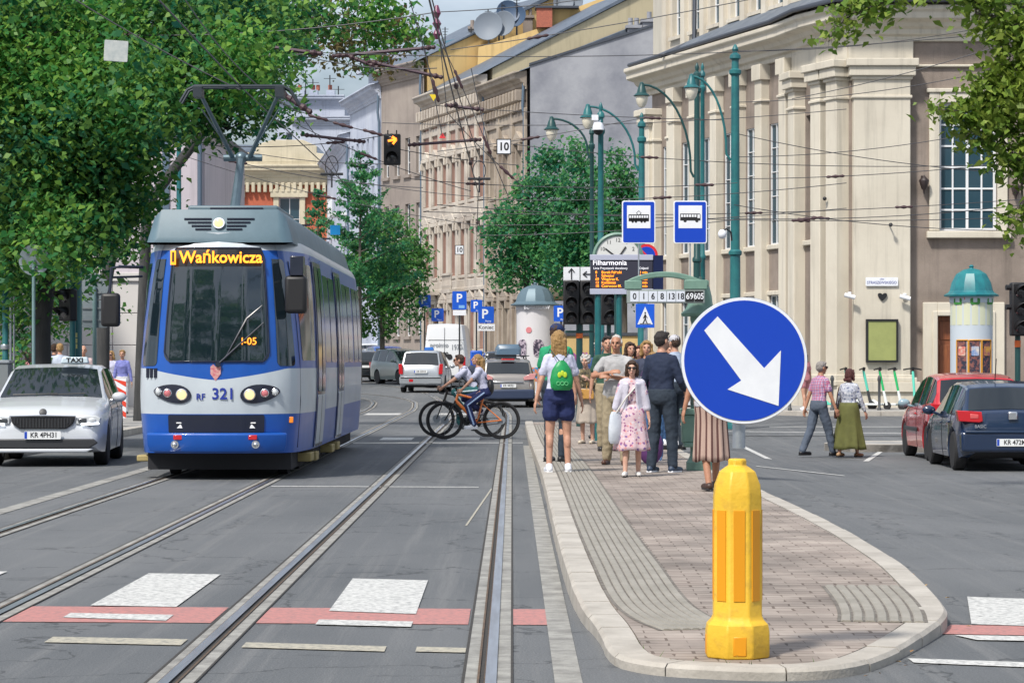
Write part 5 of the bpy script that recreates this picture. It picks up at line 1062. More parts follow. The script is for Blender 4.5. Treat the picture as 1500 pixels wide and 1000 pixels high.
# --- champagne people carrier with roof box
MPV=dict(top=[(0,.5),(.03,.66),(.12,.78),(.35,.90),(.85,1.06),(1.75,1.50),(2.2,1.60),(3.0,1.62),(3.7,1.58),(3.95,1.50),(4.22,1.08),(4.28,1.02),(4.33,.80),(4.36,.5)],belt=[(0,.46),(.3,.78),(.95,.98),(2.5,1.02),(3.9,1.08),(4.2,1.0),(4.36,.45)])
CX=(X(741,86),86+2.2)
mp_,ring,ty,plate_at,bb,y0=car('people_carrier','champagne grey people carrier with a blue grey roof box, seen from behind','' or CHAMP,(CX[0],CX[1],G(*CX)),182,L=4.36,W=1.85,H=1.62,wheel_r=.33,wb=2.7,cab=(.9,4.1),pillars=(2.2,3.1,3.85),rear_win=(3.96,4.21),**MPV); ye=-y0
for sg in (-1,1): lampblock(mp_,[(sg*.92,1.12),(sg*.74,1.12),(sg*.50,1.0),(sg*.52,.90),(sg*.86,.93)],ye+.004,.3,mat('pale_red_lens',(.62,.28,.28),.2,coat=.5),'tail_lamp',1)
q=MB(); q.box(-.86,.86,ye-.25,ye+.06,.28,.60); q.build('rear_bumper',mat('bumper_blue_grey',(.03,.045,.09),.4),mp_,bevel=.05,seg=3); plate_at(ye+.03,.72,1,'KR 9R921'); q=MB(); q.box(-.5,.5,ye-.02,ye+.02,.83,.86); q.build('tailgate_trim',CHROME,mp_,bevel=.008)
q=MB(); q.box(-.22,.22,ye-.40,ye-.30,1.56,1.61); q.build('brake_lamp',REDLENS,mp_,bevel=.01)
for sg in (-1,1): q=MB(); q.tube([(sg*.62,-.8,1.62),(sg*.62,-.7,1.69),(sg*.62,1.2,1.69),(sg*.62,1.35,1.6)],.022,6); q.build('roof_rail',GREYDK,mp_)
q=MB(); q.box(-.75,.75,-.35,-.28,1.69,1.72); q.box(-.75,.75,.75,.82,1.69,1.72); q.build('roof_bars',GREYDK,mp_)
q=MB(); rr_=[]
for y,w_,h_ in ((-.9,.30,.12),(-.75,.38,.26),(-.2,.42,.36),(.9,.42,.38),(1.15,.40,.34),(1.22,.34,.22)): rr_.append([V((x-.05,y,1.73+z)) for x,z in ((-w_,.02),(-w_,h_*.6),(-w_*.8,h_*.95),(w_*.8,h_*.95),(w_,h_*.6),(w_,.02))])
q.loft(rr_); rb=q.build('roof_box',mat('roof_box_blue_grey',(.09,.15,.22),.4),None,ang=30,loc=(CX[0],CX[1],G(*CX)),rz=182); tag(rb,'blue grey plastic roof box strapped on top of the champagne people carrier','roof box')
# --- silver taxi wagon
WAG=dict(top=[(0,.5),(.03,.66),(.12,.78),(.35,.90),(1.0,1.0),(1.75,1.50),(2.2,1.62),(3.0,1.66),(3.8,1.64),(4.05,1.58),(4.28,1.05),(4.32,1.0),(4.36,.75),(4.38,.5)],belt=[(0,.46),(.3,.78),(.95,.94),(2.5,.98),(4.0,1.03),(4.25,1.0),(4.38,.45)])
CX=(X(622,103),103+2.2)
wg,ring,ty,plate_at,bb,y0=car('estate_car','silver estate car with a small blue roof sign, moving away behind the cyclists','' or SILV2,(CX[0],CX[1],G(*CX)),176,L=4.38,W=1.78,H=1.66,wb=2.65,cab=(1.0,4.15),pillars=(2.2,3.2),rear_win=(4.06,4.27),**WAG); ye=-y0
for sg in (-1,1): lampblock(wg,[(sg*.88,1.12),(sg*.74,1.12),(sg*.70,.72),(sg*.86,.72)],ye+.006,.3,REDLENS,'tail_lamp',1)
q=MB(); q.box(-.84,.84,ye-.25,ye+.06,.32,.62); q.build('rear_bumper',SILV2,wg,bevel=.05,seg=3); q=MB(); q.box(-.80,.80,ye+.05,ye+.075,.56,.60); q.build('bumper_strip',GREYDK,wg); plate_at(ye+.03,.82,1,'KR 55910'); q=MB(); q.box(.30,.46,ye+.05,ye+.07,.42,.52); q.build('reflector',REDLENS,wg)
q=MB(); q.prism([(-.2,0),(.2,0),(.16,.12),(-.16,.12)],-.06,.06); q.build('roof_sign',mat('taxi_sign_blue',(.02,.14,.5),.4),wg,bevel=.02,loc=(-.15,.4,1.67))
# --- white delivery van from behind
VAN=dict(top=[(0,.6),(.03,.9),(.15,1.05),(.9,1.22),(1.7,2.2),(2.2,2.62),(3,2.7),(5.3,2.7),(5.46,2.66),(5.5,2.5),(5.52,.6)],belt=[(0,.5),(.3,.9),(.9,1.15),(2,1.25),(5.4,1.25),(5.52,.5)])
CX=(X(656,112),112+2.8)
vn,ring,ty,plate_at,bb,y0=car('delivery_van','tall white delivery van with printed rear doors parked behind the silver estate car','' or WHITEP,(CX[0],CX[1],G(*CX)),177,L=5.52,W=2.0,H=2.7,wheel_r=.35,yf=.95,wb=3.4,cab=(1.0,2.2),pillars=(),rear_win=(5.4,5.41),rear='van',cat='van',**VAN); ye=-y0
q=MB(); q.box(-.006,.006,ye,ye+.012,.55,2.55); q.box(-.85,.85,ye,ye+.008,2.02,2.035); q.build('door_seam',GREYDK,vn)
q=MB(); q.box(-.80,.80,ye-.1,ye+.09,.32,.52); q.build('rear_bumper',GREYDK,vn,bevel=.03)
for sg in (-1,1): lampblock(vn,[(sg*.90,1.3),(sg*.78,1.3),(sg*.78,.75),(sg*.90,.75)],ye+.02,.1,REDLENS,'tail_lamp',1)
for i,(zz,m) in enumerate(((1.80,mat('grey_lettering',(.25,.27,.3),.5)),(1.46,BLACK))): txt('prolnto' if 0 else 'prointo',vn,(.62,ye+.012,zz),.26,m,rot=(90,0,180),align='LEFT',bold=.004)
txt('1977',vn,(-.52,ye+.012,1.70),.34,mat('grey_lettering',(.25,.27,.3)),rot=(90,0,180),bold=.001,sx=.7)
q=MB(); q.prism(disc(.12,0,0,20),-.006,.006); q.prism([(-.05,.05),(.25,.18),(.2,-.02)],-.005,.005); q.build('printed_mark',BLACK,vn,loc=(-.22,ye+.012,1.30),smooth=False)
# --- parked and moving cars farther off
def plain(name,label,col,px,Y,rz,prof=HATCH,L=4.0,W=1.76,H=1.46,sc=1,facing='front',group='cars parked along the far kerb',cab=(1.12,3.75),rw=(3.54,3.87),lamp=CLEAR):
    x=X(px,Y); c,ring,ty,plate_at,bb,y0=car(name,label,col,(x,Y,G(x,Y)),rz,L=L,W=W,H=H,cab=cab,pillars=(2.28,3.2),rear_win=rw,handles=False,dims=0,group=group,**prof)
    for sg in (-1,1):
        h=lampblock(c,[(sg*.48,.71),(sg*.48,.62),(sg*.80,.62),(sg*.80,.73)],y0-.005,.2,lamp); h=lampblock(c,[(sg*.84,1.0),(sg*.68,1.0),(sg*.62,.74),(sg*.82,.74)],-y0+.004,.25,REDLENS,'tail_lamp',1)
    q=MB(); q.prism([(-.42,.70),(.42,.70),(.36,.58),(-.36,.58)],y0-.02,y0+.1); q.build('grille',BLACK,c,bevel=.01); q=MB(); q.prism([(-.7,.42),(.7,.42),(.6,.28),(-.6,.28)],y0-.02,y0+.1); q.build('lower_grille',GREYDK,c,bevel=.01)
    plate_at(y0-.03,.47,-1,''); plate_at(-y0+.02,.72,1,''); c.scale=(sc,sc,sc); return c
plain('parked_car','dark grey green parked car next in line beyond the silver estate car',GREENP,592,121,26,MPV,4.36,1.8,1.62,1,cab=(.9,4.1),rw=(3.96,4.21))
plain('parked_car','white parked hatchback with reddish windscreen glare behind the grey green car',WHITEP,580,128,24)
plain('parked_car','bright blue parked off-roader facing the viewer beside the leafy tree',BLUEP,567,137,14,MPV,4.36,1.86,1.62,1.02,cab=(.9,4.1),rw=(3.96,4.21))
plain('parked_car','silver parked hatchback in the row beyond the blue one',SILV2,551,144,16)
plain('moving_car','dark car with red lamps driving close behind the tram end',BLACKP,538,127,182,cab=(1.12,3.75),group=None)
plain('parked_car','white parked off-roader at the distant end of the row',WHITEP,543,156,12,MPV,4.36,1.86,1.62,1.05,cab=(.9,4.1),rw=(3.96,4.21))
plain('parked_car','black parked estate car in front of the poster pillar pavement',BLACKP,735,101,184,WAG,4.38,1.8,1.66,1,group=None,cab=(1.0,4.15),rw=(4.06,4.27))
plain('parked_car','dark green parked car facing the viewer beside the poster pillar',GREENP,792,97,4,MPV,4.36,1.86,1.62,1.0,group=None,cab=(.9,4.1),rw=(3.96,4.21))
plain('parked_car','grey parked car seen behind the waiting passengers near the corner',SILV2,885,86,80,HATCH,group=None)
plain('parked_car','silver parked car at the pavement behind the man in dark blue',SILV,990,80,84,HATCH,group=None)
# ================================================================ signs, lamps, signals, street furniture
IZ=KH
def facing(x,y): return -math.degrees(math.atan2(x,y))      # turns a thing so that its front looks back at the camera
# --- keep-right sign on a yellow bollard
YEL_P=mat('yellow_plastic',(.72,.44,.03),.52,col2=(.40,.23,.04),scale=9,bump=.15,lo=.52,hi=.9); YEL_D=mat('orange_reflective_strip',(.72,.30,.005),.45)
BX,BY=1.105,12.86; BS=1.06; BZ=KZ(BY)
bo=thing('traffic_bollard','fat yellow eight sided plastic bollard with orange strips at the island tip','bollard',(BX,BY,BZ-.004)); bo.scale=(BS,BS,.98)
q=MB(); q.lathe([(.152,0),(.156,.012),(.156,.13),(.150,.165),(.128,.19),(.120,.21),(.118,.80),(.112,.86),(.088,.925),(.055,.95),(.045,.953),(.045,.985),(.035,.99)],8,ph=.5); q.build('body',YEL_P,bo,ang=28,bevel=.007,seg=3)
for k in range(8):
    a=2*math.pi*k/8; Tm=M4.Rotation(a,4,'Z'); q=MB(Tm); r=.120*math.cos(math.pi/8); q.box(r-.003,r+.003,-.026,.026,.285,.735); q.build('reflective_strip',YEL_D,bo,smooth=False)
    if k%2==0: q=MB(M4.Rotation(a+math.pi/4*0,4,'Z')); r=.156*math.cos(math.pi/8); q.prism([(-.03,.02),(.03,.02),(.03,.09),(.022,.12),(-.022,.12),(-.03,.09)],-.004,.004,T=M4.Rotation(a,4,'Z')@M4.Translation((r,0,0))@M4.Rotation(R(90),4,'Z')) if 0 else q.box(r-.012,r+.003,-.032,.032,.015,.115); q.build('foot_slot',YEL_D,bo,bevel=.006)
ks=thing('keep_right_sign','round blue sign with white arrow slanting down, on a grey post above the yellow bollard','road sign',(BX+.008,BY,BZ)); ks.scale=(BS,BS,BS)
q=MB(); q.cyl((0,0,.96),(0,0,1.62),.030,n=20); q.build('post',STEEL,ks)
zc=(Z(528,BY)-BZ)/BS; q=MB(); q.prism(disc(.292,0,0,72),-.052,-.040); q.build('backing',STEEL,ks,loc=(.02,0,zc),bevel=.004)
q=MB(); q.prism(disc(.290,0,0,72),-.054,-.0525); q.build('white_border',SIGNWHITE,ks,loc=(.02,0,zc)); q=MB(); q.prism(disc(.277,0,0,72),-.0565,-.0545); q.build('blue_face',SIGNBLUE,ks,loc=(.02,0,zc))
k_=1/317.; ar=[(1041,462),(1105,541),(1132,513),(1142,596),(1062,572),(1083,555),(1021,480)]
q=MB(); q.prism([((p[0]-1087.5)*k_,-(p[1]-528)*k_) for p in [(1048.5,463.5),(1116.5,539),(1141,513),(1137.5,594),(1063,570),(1083,557),(1029,484)]],-.0585,-.057); q.build('white_arrow',SIGNWHITE,ks,loc=(.02,0,zc),smooth=False)
for dz in (-.12,.12): q=MB(); q.box(-.05,.05,-.04,.035,zc+dz-.012,zc+dz+.012); q.build('clamp',STEEL,ks)
# --- stop pillar with tram and bus plates and route numbers
sp=thing('stop_pillar','sage green stop pillar with domed cap, arched arm and a row of route numbers','stop post',(X(1027,32.4),32.4,IZ))
Y0=32.4; x0=sp.location.x; lz=lambda py:Z(py,Y0)-IZ; lx=lambda px:X(px,Y0)-x0
SPT=M4.Translation((0.02,.42,0))@M4.Diagonal((.78,.78,.96,1))
q=MB(); q.T=SPT; q.lathe([(.24,0),(.24,.10),(.20,.14),(.17,.2),(.165,.95),(.20,1.0),(.16,1.05),(.15,1.9),(.17,1.95),(.17,2.02)],8,ph=.5); q.build('column',SAGE,sp,ang=25)
q=MB(); q.T=SPT; q.lathe([(.30,2.0),(.31,2.04),(.24,2.09),(.20,2.16),(.185,2.26),(.15,2.38),(.10,2.44),(.04,2.46),(.02,2.52)],20); q.build('domed_cap',SAGE,sp)
q=MB(); q.box(-.05,.05,0,.4,lz(420),lz(412)); q.build('bracket',SAGE,sp); q=MB(); q.T=SPT; q.box(-.27,.02,-.2,.2,.30,.36); q.box(-.30,-.05,-.18,.18,.36,.72); q.box(-.32,.02,-.21,.21,.72,.80); q.build('side_cabinet',SAGE,sp,bevel=.012)
q=MB(); q.T=SPT; q.box(-.17,-.04,-.16,-.12,.85,1.75); q.build('glass_case',mat('case_glass_green',(.05,.08,.07),.08,coat=.5),sp,bevel=.01)
arm=[]
for i in range(15):
    t=i/14; arm.append((lx(918)+(lx(1038)-lx(918))*t,0,lz(415)+.11*math.sin(math.pi*min(1,t*1.1))**.8))
q=MB(); rings=[[V((p[0],-.05,p[2]-.035)),V((p[0],.05,p[2]-.035)),V((p[0],.05,p[2]+.035)),V((p[0],-.05,p[2]+.035))] for p in arm]; q.loft(rings); q.box(lx(915),lx(940),-.06,.06,lz(424),lz(411)); q.box(lx(1002),lx(1036),-.06,.06,lz(424),lz(410)); q.build('arched_arm',SAGE,sp,bevel=.01,ang=30)
q=MB(); q.box(lx(918),lx(1032),-.05,.05,lz(444),lz(424)); nbx=q.build('number_box',mat('number_box_grey',(.25,.29,.28),.5),sp,bevel=.006)
ns=['0','1','6','8','13','18','69','605']; xa=lx(922.5); wx=(lx(1030)-xa)/8
for i,n in enumerate(ns):
    blk=i>5; q=MB(); q.box(xa+wx*i+.004,xa+wx*(i+1)-.004,-.056,-.05,lz(442),lz(426.5)); po=q.build('number_plate',BLACK if blk else mat('plate_lilac_white',(.62,.66,.74),.45),nbx,smooth=False); txt(n,po,(xa+wx*(i+.5),-.058,lz(434.3)),.105,SIGNWHITE if blk else BLACK,bold=.0015,sx=.9 if len(n)<3 else .8)
def stop_plate(px,tram_):
    xx=lx(px); q=MB(); q.cyl((xx,0,lz(412)),(xx,0,lz(345)),.009,n=8); q.build('plate_rod',STEEL,sp)
    w_,h_=.415,.53; zc=lz(325.5); q=MB(); q.prism(rrect(w_,h_,.03),-.02,-.008); so_=q.build('sign_plate',SIGNWHITE,sp,loc=(xx,0,zc),bevel=.003)
    q=MB(); q.prism(rrect(w_-.03,h_-.03,.02),-.0225,-.0205); q.build('blue_face',SIGNBLUE,so_); q=MB(); q.box(-.145,.145,-.025,-.023,-.075,.205); q.build('white_panel',SIGNWHITE,so_,smooth=False)
    g=MB(); D=-.0275; E=-.0255
    if tram_:
        g.box(-.125,.125,D,E,.01,.028); g.box(-.125,-.118,D,E,.028,.085); g.box(.118,.125,D,E,.028,.085); g.box(-.125,.125,D,E,.085,.095)
        for i in range(9): g.box(-.125+i*.0302,-.119+i*.0302,D,E,.028,.085)
        g.box(-.125,.125,D,E,.022,.052)
        for c in (-.075,-.035,.035,.075): g.prism(disc(.014,c,.006,12),D,E)
        for a,b in (((-.01,.095),(-.03,.112)),((-.03,.112),(0,.14)),((0,.14),(.03,.112)),((.03,.112),(.01,.095))): g.tube([(a[0],-.026,a[1]),(b[0],-.026,b[1])],.0028,5)
    else:
        g.prism([(-.125,.02),(.125,.02),(.125,.095),(.115,.105),(-.125,.105)],D,E)
        for c in (-.065,.08): g.prism(disc(.02,c,.018,14),D-.0005,E)
    g.build('pictogram',BLACK,so_,smooth=False)
    if not tram_:
        g=MB()
        for i in range(6): g.box(-.115+i*.033,-.09+i*.033,-.029,-.0278,.062,.094)
        g.box(.088,.118,-.029,-.0278,.05,.094); g.build('bus_windows',SIGNWHITE,so_,smooth=False)
stop_plate(935.5,True); stop_plate(1011,False)
# --- passenger information screen
Y1=45.0; di=thing('departure_board','dark electronic departure board headed Filharmonia on a teal post','information screen',(X(916,Y1),Y1,IZ)); x0=di.location.x; lx=lambda px:X(px,Y1)-x0; lz=lambda py:Z(py,Y1)-IZ
q=MB(); q.cyl((lx(876),.05,0),(lx(876),.05,lz(430)),.055,n=16); q.cyl((lx(907),.05,0),(lx(907),.05,lz(430)),.05,n=16); q.build('post',TEAL,di)
q=MB(); q.box(lx(865),lx(956),-.02,.16,lz(431),lz(373)); q.box(lx(956),lx(970),0,.14,lz(424),lz(374)); hb=q.build('housing',mat('board_housing',(.035,.035,.055),.4),di,bevel=.01)
for a,b_ in ((381,373),(431,423)): q=MB(); q.box(lx(864),lx(956.5),-.035,-.02,lz(a),lz(b_)); q.build('pale_rim',mat('pale_lilac_metal',(.42,.44,.55),.4),hb,bevel=.004)
q=MB(); q.box(lx(957),lx(971.5),-.01,.0,lz(424),lz(374)); q.build('side_panel',mat('navy_panel',(.005,.012,.06),.3),hb,smooth=False)
WTX=mat('screen_white',(.8,.8,.85),.5,emit=.5)
yy=-.026
txt('Filharmonia',hb,(lx(868),yy,lz(385)),.125,WTX,align='LEFT',bold=.001); txt('Linia',hb,(lx(869),yy,lz(393)),.055,WTX,align='LEFT'); txt('Przystanek docelowy',hb,(lx(879),yy,lz(393)),.055,WTX,align='LEFT'); txt('Odjazd',hb,(lx(936),yy,lz(393)),.055,WTX,align='LEFT')
for i,(a,b_,c) in enumerate((('8','Borek Fałęcki','1 min'),('1','Salwator','2 min'),('69','Wzgórza K.','4 min'),('13','Kombinat','6 min'),('18','Czerwone M.','9 min'))):
    zz=lz(399+i*5); txt(a,hb,(lx(872),yy,zz),.062,ORANGE_TXT,align='LEFT',bold=.001); txt(b_,hb,(lx(881),yy,zz),.062,ORANGE_TXT,align='LEFT',bold=.001); txt(c,hb,(lx(937),yy,zz),.058,ORANGE_TXT,align='LEFT',bold=.001)
# --- public clock behind it
Y2=50; ck=thing('street_clock','round green framed public clock half hidden behind the departure board','clock',(X(905,Y2),Y2,IZ)); zc=Z(378,Y2)-IZ; q=MB(); q.cyl((0,0,0),(0,0,zc-.5),.07); q.build('post',DKGREEN,ck)
Tm=M4.Translation((0,0,zc))@M4.Rotation(R(90),4,'X'); q=MB(); q.lathe([(.44,-.07),(.49,-.05),(.49,.06),(.45,.08),(.42,.06),(.42,.03)],40,T=Tm); q.build('rim',SAGE,ck); q=MB(); q.prism(disc(.425,0,0,40),-.045,.04); fo=q.build('dial',mat('clock_dial',(.66,.67,.66),.4),ck,loc=(0,0,zc))
for h in range(1,13): a=2*math.pi*h/12; txt(str(h),fo,(.34*math.sin(a),-.048,.34*math.cos(a)),.10,BLACK)
for a,l,w_ in ((-R(53),.30,.012),(R(35),.26,.015)): q=MB(); q.tube([(-.05*math.sin(a),-.055,-.05*math.cos(a)),(l*math.sin(a),-.055,l*math.cos(a))],w_,6); q.build('hand',BLACK,fo)
# --- traffic signals
def signal(name,label,loc,rz,n=3,pole=True,post_h=2.2,size=.30,lit=None,group=None,poleM=DKGREEN,boxes=1,gap=.40,cat='traffic light',post_x=None):
    t=thing(name,label,cat,loc,rz,group)
    if pole: q=MB(); q.cyl((0 if post_x is None else post_x,.12,0),(0 if post_x is None else post_x,.12,post_h+n*size*1.03),.05,n=12); q.build('post',poleM,t)
    for bx in range(boxes):
        xx=(bx-(boxes-1)/2)*gap; q=MB(); q.box(xx-size*.56,xx+size*.56,-.08,.10,post_h,post_h+n*size*1.03); ho=q.build('housing',BLACK,t,bevel=.03)
        for i in range(n):
            zc=post_h+size*1.03*(n-i-.5); Tm=M4.Translation((xx,-.085,zc))@M4.Rotation(R(90),4,'X'); m=LENS_OFF
            q=MB(); q.lathe([(size*.38,.0),(size*.30,.02),(.001,.03)],18,T=Tm); q.build('lens',m,ho)
            if not(lit and i==lit[0]):
                q=MB(); vs=[]; r=size*.40
                for j in range(15):
                    a=R(-20+220*j/14); dep=.05+.20*max(0,math.sin(a))**.7; vs+=[V((xx+r*math.cos(a),-.08,zc+r*math.sin(a))),V((xx+r*math.cos(a),-.08-dep,zc+r*math.sin(a)-.01))]
                q.add(vs,[(2*j,2*j+2,2*j+3,2*j+1) for j in range(14)]); so_=q.build('visor',BLACK,ho,ang=60); sm=so_.modifiers.new('s','SOLIDIFY'); sm.thickness=.008
            else:
                q=MB(); 
                for a,b_ in (((-.09,.01),(.09,.045)),((.0,.11),(.10,.045)),((.02,-.06),(.10,.045))): q.tube([(xx+a[0],-.12,zc+a[1]),(xx+b_[0],-.12,zc+b_[1])],.026,8)
                q.build('lit_arrow',mat('lit_orange_arrow',(1,.22,.02),.4,emit=2.2),ho)
    return t
SY=55; sgc=signal('traffic_light','pair of black three lamp signals side by side with white arrow plates on top','' or (X(849,SY),SY,IZ),0,3,True,Z(475,SY)-IZ,.30,boxes=2,gap=.35)
q=MB(); q.box(-.30,.30,.04,.20,.0+Z(487,SY)-IZ,Z(484,SY)-IZ); q.cyl((.0,.12,0),(0,.12,2.2),.07,mi=0); q.build('bracket',DKGREEN,sgc); q=MB(); q.cyl((0,.12,1.85),(0,.12,1.95),.075); q.build('orange_band',mat('orange_band',(.75,.16,.03),.5),sgc)
for xx,kind in ((-.16,0),(.20,1)):
    q=MB(); q.box(xx-.18,xx+.16,.0,.02,Z(412,SY)-IZ,Z(391,SY)-IZ); po=q.build('arrow_plate',SIGNWHITE,sgc,smooth=False); zc=Z(401.5,SY)-IZ; q=MB(); c=xx-.01
    if kind==0: q.tube([(c,-.008,zc-.11),(c,-.008,zc+.11)],.012,6); q.tube([(c-.06,-.008,zc+.04),(c,-.008,zc+.12),(c+.06,-.008,zc+.04)],.012,6)
    else: q.tube([(c-.11,-.008,zc),(c+.11,-.008,zc)],.012,6); q.tube([(c-.04,-.008,zc+.06),(c-.12,-.008,zc),(c-.04,-.008,zc-.06)],.012,6)
    q.build('arrow',BLACK,po)
signal('traffic_light','single dark signal with round hoods beside the crossing sign','' or (X(893,57),57,IZ),6,2,True,Z(476,57)-IZ,.36)
# --- pedestrian crossing sign
Y3=56; pc_=thing('crossing_sign','blue square pedestrian crossing sign with walking figure and small white plate above','road sign',(X(945,Y3),Y3,IZ)); lz=lambda py:Z(py,Y3)-IZ
q=MB(); q.cyl((0,.05,0),(0,.05,lz(432)),.03); q.build('post',STEEL,pc_); zc=lz(462.5); q=MB(); q.box(-.20,.20,-.01,.01,lz(480),lz(445)); po=q.build('plate',mat('crossing_blue',(.008,.10,.62),.4),pc_,smooth=False,bevel=.004)
q=MB(); q.prism([(-.165,lz(475)),(.165,lz(475)),(0,lz(449))],-.014,-.011); q.build('white_triangle',SIGNWHITE,po,smooth=False)
q=MB(); hz=zc+.065; yq=-.018
q.prism(disc(.018,0.0,hz,12),-.02,-.015); q.tube([(0,yq,hz-.03),(0,yq,zc-.06)],.016,6); q.tube([(0,yq,zc-.06),(.045,yq,zc-.165)],.011,6); q.tube([(0,yq,zc-.06),(-.05,yq,zc-.165)],.011,6); q.tube([(0,yq,hz-.04),(.045,yq,zc-.04)],.008,6); q.tube([(0,yq,hz-.04),(-.04,yq,zc-.05)],.008,6); q.box(-.12,.12,-.02,-.015,zc-.17,zc-.16); q.build('walking_figure',BLACK,po)
q=MB(); q.box(-.20,.20,-.01,.01,lz(444),lz(433)); q.build('upper_plate',SIGNWHITE,pc_,smooth=False)
# no-stopping sign peeking over the board, dark column with orange band
Y3=60; ns_=thing('no_stopping_sign','round blue and red no stopping sign peeking out above the departure board','road sign',(X(947,Y3),Y3,IZ)); zc=Z(374,Y3)-IZ; q=MB(); q.cyl((0,.04,0),(0,.04,zc),.03); q.build('post',STEEL,ns_); q=MB(); q.prism(disc(.26,0,0,36),-.01,.01); q.build('red_rim',mat('sign_red',(.62,.02,.03),.4),ns_,loc=(0,0,zc)); q=MB(); q.prism(disc(.20,0,0,36),-.013,-.0105); q.build('blue_face',SIGNBLUE,ns_,loc=(0,0,zc)); q=MB(); q.box(-.2,.2,-.016,-.0135,-.02,.02,T=M4.Rotation(R(45),4,'Y')); q.build('red_bar',mat('sign_red',(.6,.02,.03)),ns_,loc=(0,0,zc))
# --- street lamps with swan-neck arms
def lamp_post(label,px,Y,top_py,lamp_px,lamp_py,att_py,m=TEAL,r=.07,base_z=None,arm=True,big=1):
    bz=G(X(px,Y),Y) if base_z is None else base_z; t=thing('lamp_post',label,'street lamp',(X(px,Y),Y,bz),0,'swan neck street lamps'); zt=Z(top_py,Y)-bz
    q=MB(); q.lathe([(r*2.2,0),(r*2.2,.12),(r*1.7,.2),(r*1.6,.9),(r*1.9,.95),(r*1.3,1.05),(r*1.15,zt*.45),(r*1.5,zt*.45+.03),(r*1.5,zt*.45+.1),(r*1.05,zt*.45+.15),(r*.9,zt-.75),(r*1.4,zt-.7),(r*1.4,zt-.62),(r*.85,zt-.58),(r*.8,zt-.38),(r*1.3,zt-.34),(r*1.2,zt-.26),(r*.5,zt-.2),(r*.75,zt-.12),(r*.3,zt-.02),(r*.05,zt)],14); q.build('pole',m,t)
    if arm:
        za=Z(att_py,Y)-bz; lxx=X(lamp_px,Y)-X(px,Y); zl=Z(lamp_py,Y)-bz; d=-1 if lxx<0 else 1
        pts=[V((d*r,0,za)),V((d*r*2.2,0,za+.1))]
        for i in range(11):
            a=R(90*i/10); pts.append(V((d*r*2.2+ (lxx-d*r*2.2)*(1-math.cos(a)), 0, za+.1+(zl+.12-za-.1)*math.sin(a))))
        pts=[V((d*r,0,za)),V((d*r*2,0,za+.15))]+[V((d*r*2+(lxx-d*r*2)*(1-math.cos(R(9*i)))**1,0,za+.2+(zl-za-.2)*math.sin(R(9*i)))) for i in range(1,11)]
        ao=MB(); ao.tube(pts,.028,8); ao.build('arm',m,t)
        s=big; e=pts[-1]; q=MB(); q.lathe([(.02,.06),(.05,.04),(.06,-.02),(.09,-.08),(.12,-.20),(.17,-.24),(.20,-.27),(.185,-.285)],18,(e.x,0,e.z)); lo_=q.build('lamp_hood',m,t); q=MB(); q.lathe([(.15,-.285),(.15,-.34),(.12,-.46),(.07,-.54),(.02,-.56)],16,(e.x,0,e.z)); q.build('lamp_glass',GLOBE,lo_)
    return t
lamp_post('thick teal street lamp with tall finial nearest the concert hall corner',1077,62,65,1013,112,235,r=.105)
lamp_post('dark teal street lamp just before the thick one, lamp hung over the teal pole',1021,63,92,940,124,260,DKGREEN,r=.075)
lamp_post('teal street lamp whose arm curves toward the camera dome pole',940,64,165,861,156,250,r=.08)
lamp_post('thin dark green street lamp with the lowest hanging lantern',867,66,176,808,174,232,DKGREEN,r=.055)
lamp_post('slim teal pole with pointed finial rising beside the tram stop plates',1029,67,92,0,0,0,r=.06,arm=False)
lamp_post('teal pole with finial carrying the white camera dome',880,60,150,0,0,0,r=.07,arm=False)
cdm=thing('camera_dome','white dome camera on the teal pole between two lanterns','camera',(X(876,60),59.85,0)); q=MB(); z=Z(190,60); q.lathe([(.02,.16),(.10,.14),(.13,.06),(.13,0),(.14,-.02),(.12,-.03)],16,(0,0,z)); q.cyl((0,0,z+.12),(.05,.12,z+.2),.025); q.box(-.15,.0,-.05,.05,z+.2,z+.32); q.build('housing',SIGNWHITE,cdm); q=MB(); q.ell((0,0,z-.03),(.115,.115,.11),14); q.build('dome',BLACK,cdm)
cdm=thing('bracket_camera','small white round camera on a curved bracket by the thick teal pole','camera',(X(1058,60),60,0)); q=MB(); z=Z(343,60); q.tube([(.22,.05,z-.15),(.2,.03,z+.05),(.1,0,z+.12),(0,0,z+.08)],.022,7); q.build('bracket',BLACK,cdm); q=MB(); q.ell((0,0,z),(.10,.10,.11),14); q.build('globe',SIGNWHITE,cdm)
# --- poles, signs backs and cabinet on the tree side
def pole(name,label,px,Y,top_py,r,m,base=None,cat='pole',group=None,mk=None):
    bz=(G(X(px,Y),Y)+.12) if base is None else base; t=thing(name,label,cat,(X(px,Y),Y,bz),0,group); q=MB(); zt=Z(top_py,Y)-bz; q.lathe([(r*1.8,0),(r*1.8,.05),(r*1.15,.12),(r*1.15,1.3),(r*1.25,1.32),(r*1.25,1.4),(r,1.44),(r*.85,zt),(r*.3,zt+.05)],16); q.build('pole',m,t); return t,bz
t,bz=pole('traction_pole','thick dark teal pole standing behind the taxi under the leaves',111,47,120,.115,TEAL)
for k in range(3): q=MB(); q.box(-.01,.05,-.150,-.13,1.62+k*.1,1.70+k*.1); q.build('pole_number',mat('yellow_number_plate',(.6,.6,.22),.5),t)
t,bz=pole('traction_pole','slim teal wire pole in front of the pale mauve building behind the tram',262,72,192,.075,TEAL)
t,bz=pole('wire_pole','grey green jointed pole at the picture edge with pale cable pipes',8,46,60,.055,TEAL)
q=MB(); q.cyl((.10,-.05,0),(.10,-.05,4.6),.022); q.cyl((.16,-.05,0),(.16,-.05,4.0),.016); q.build('cable_pipe',STEEL,t)
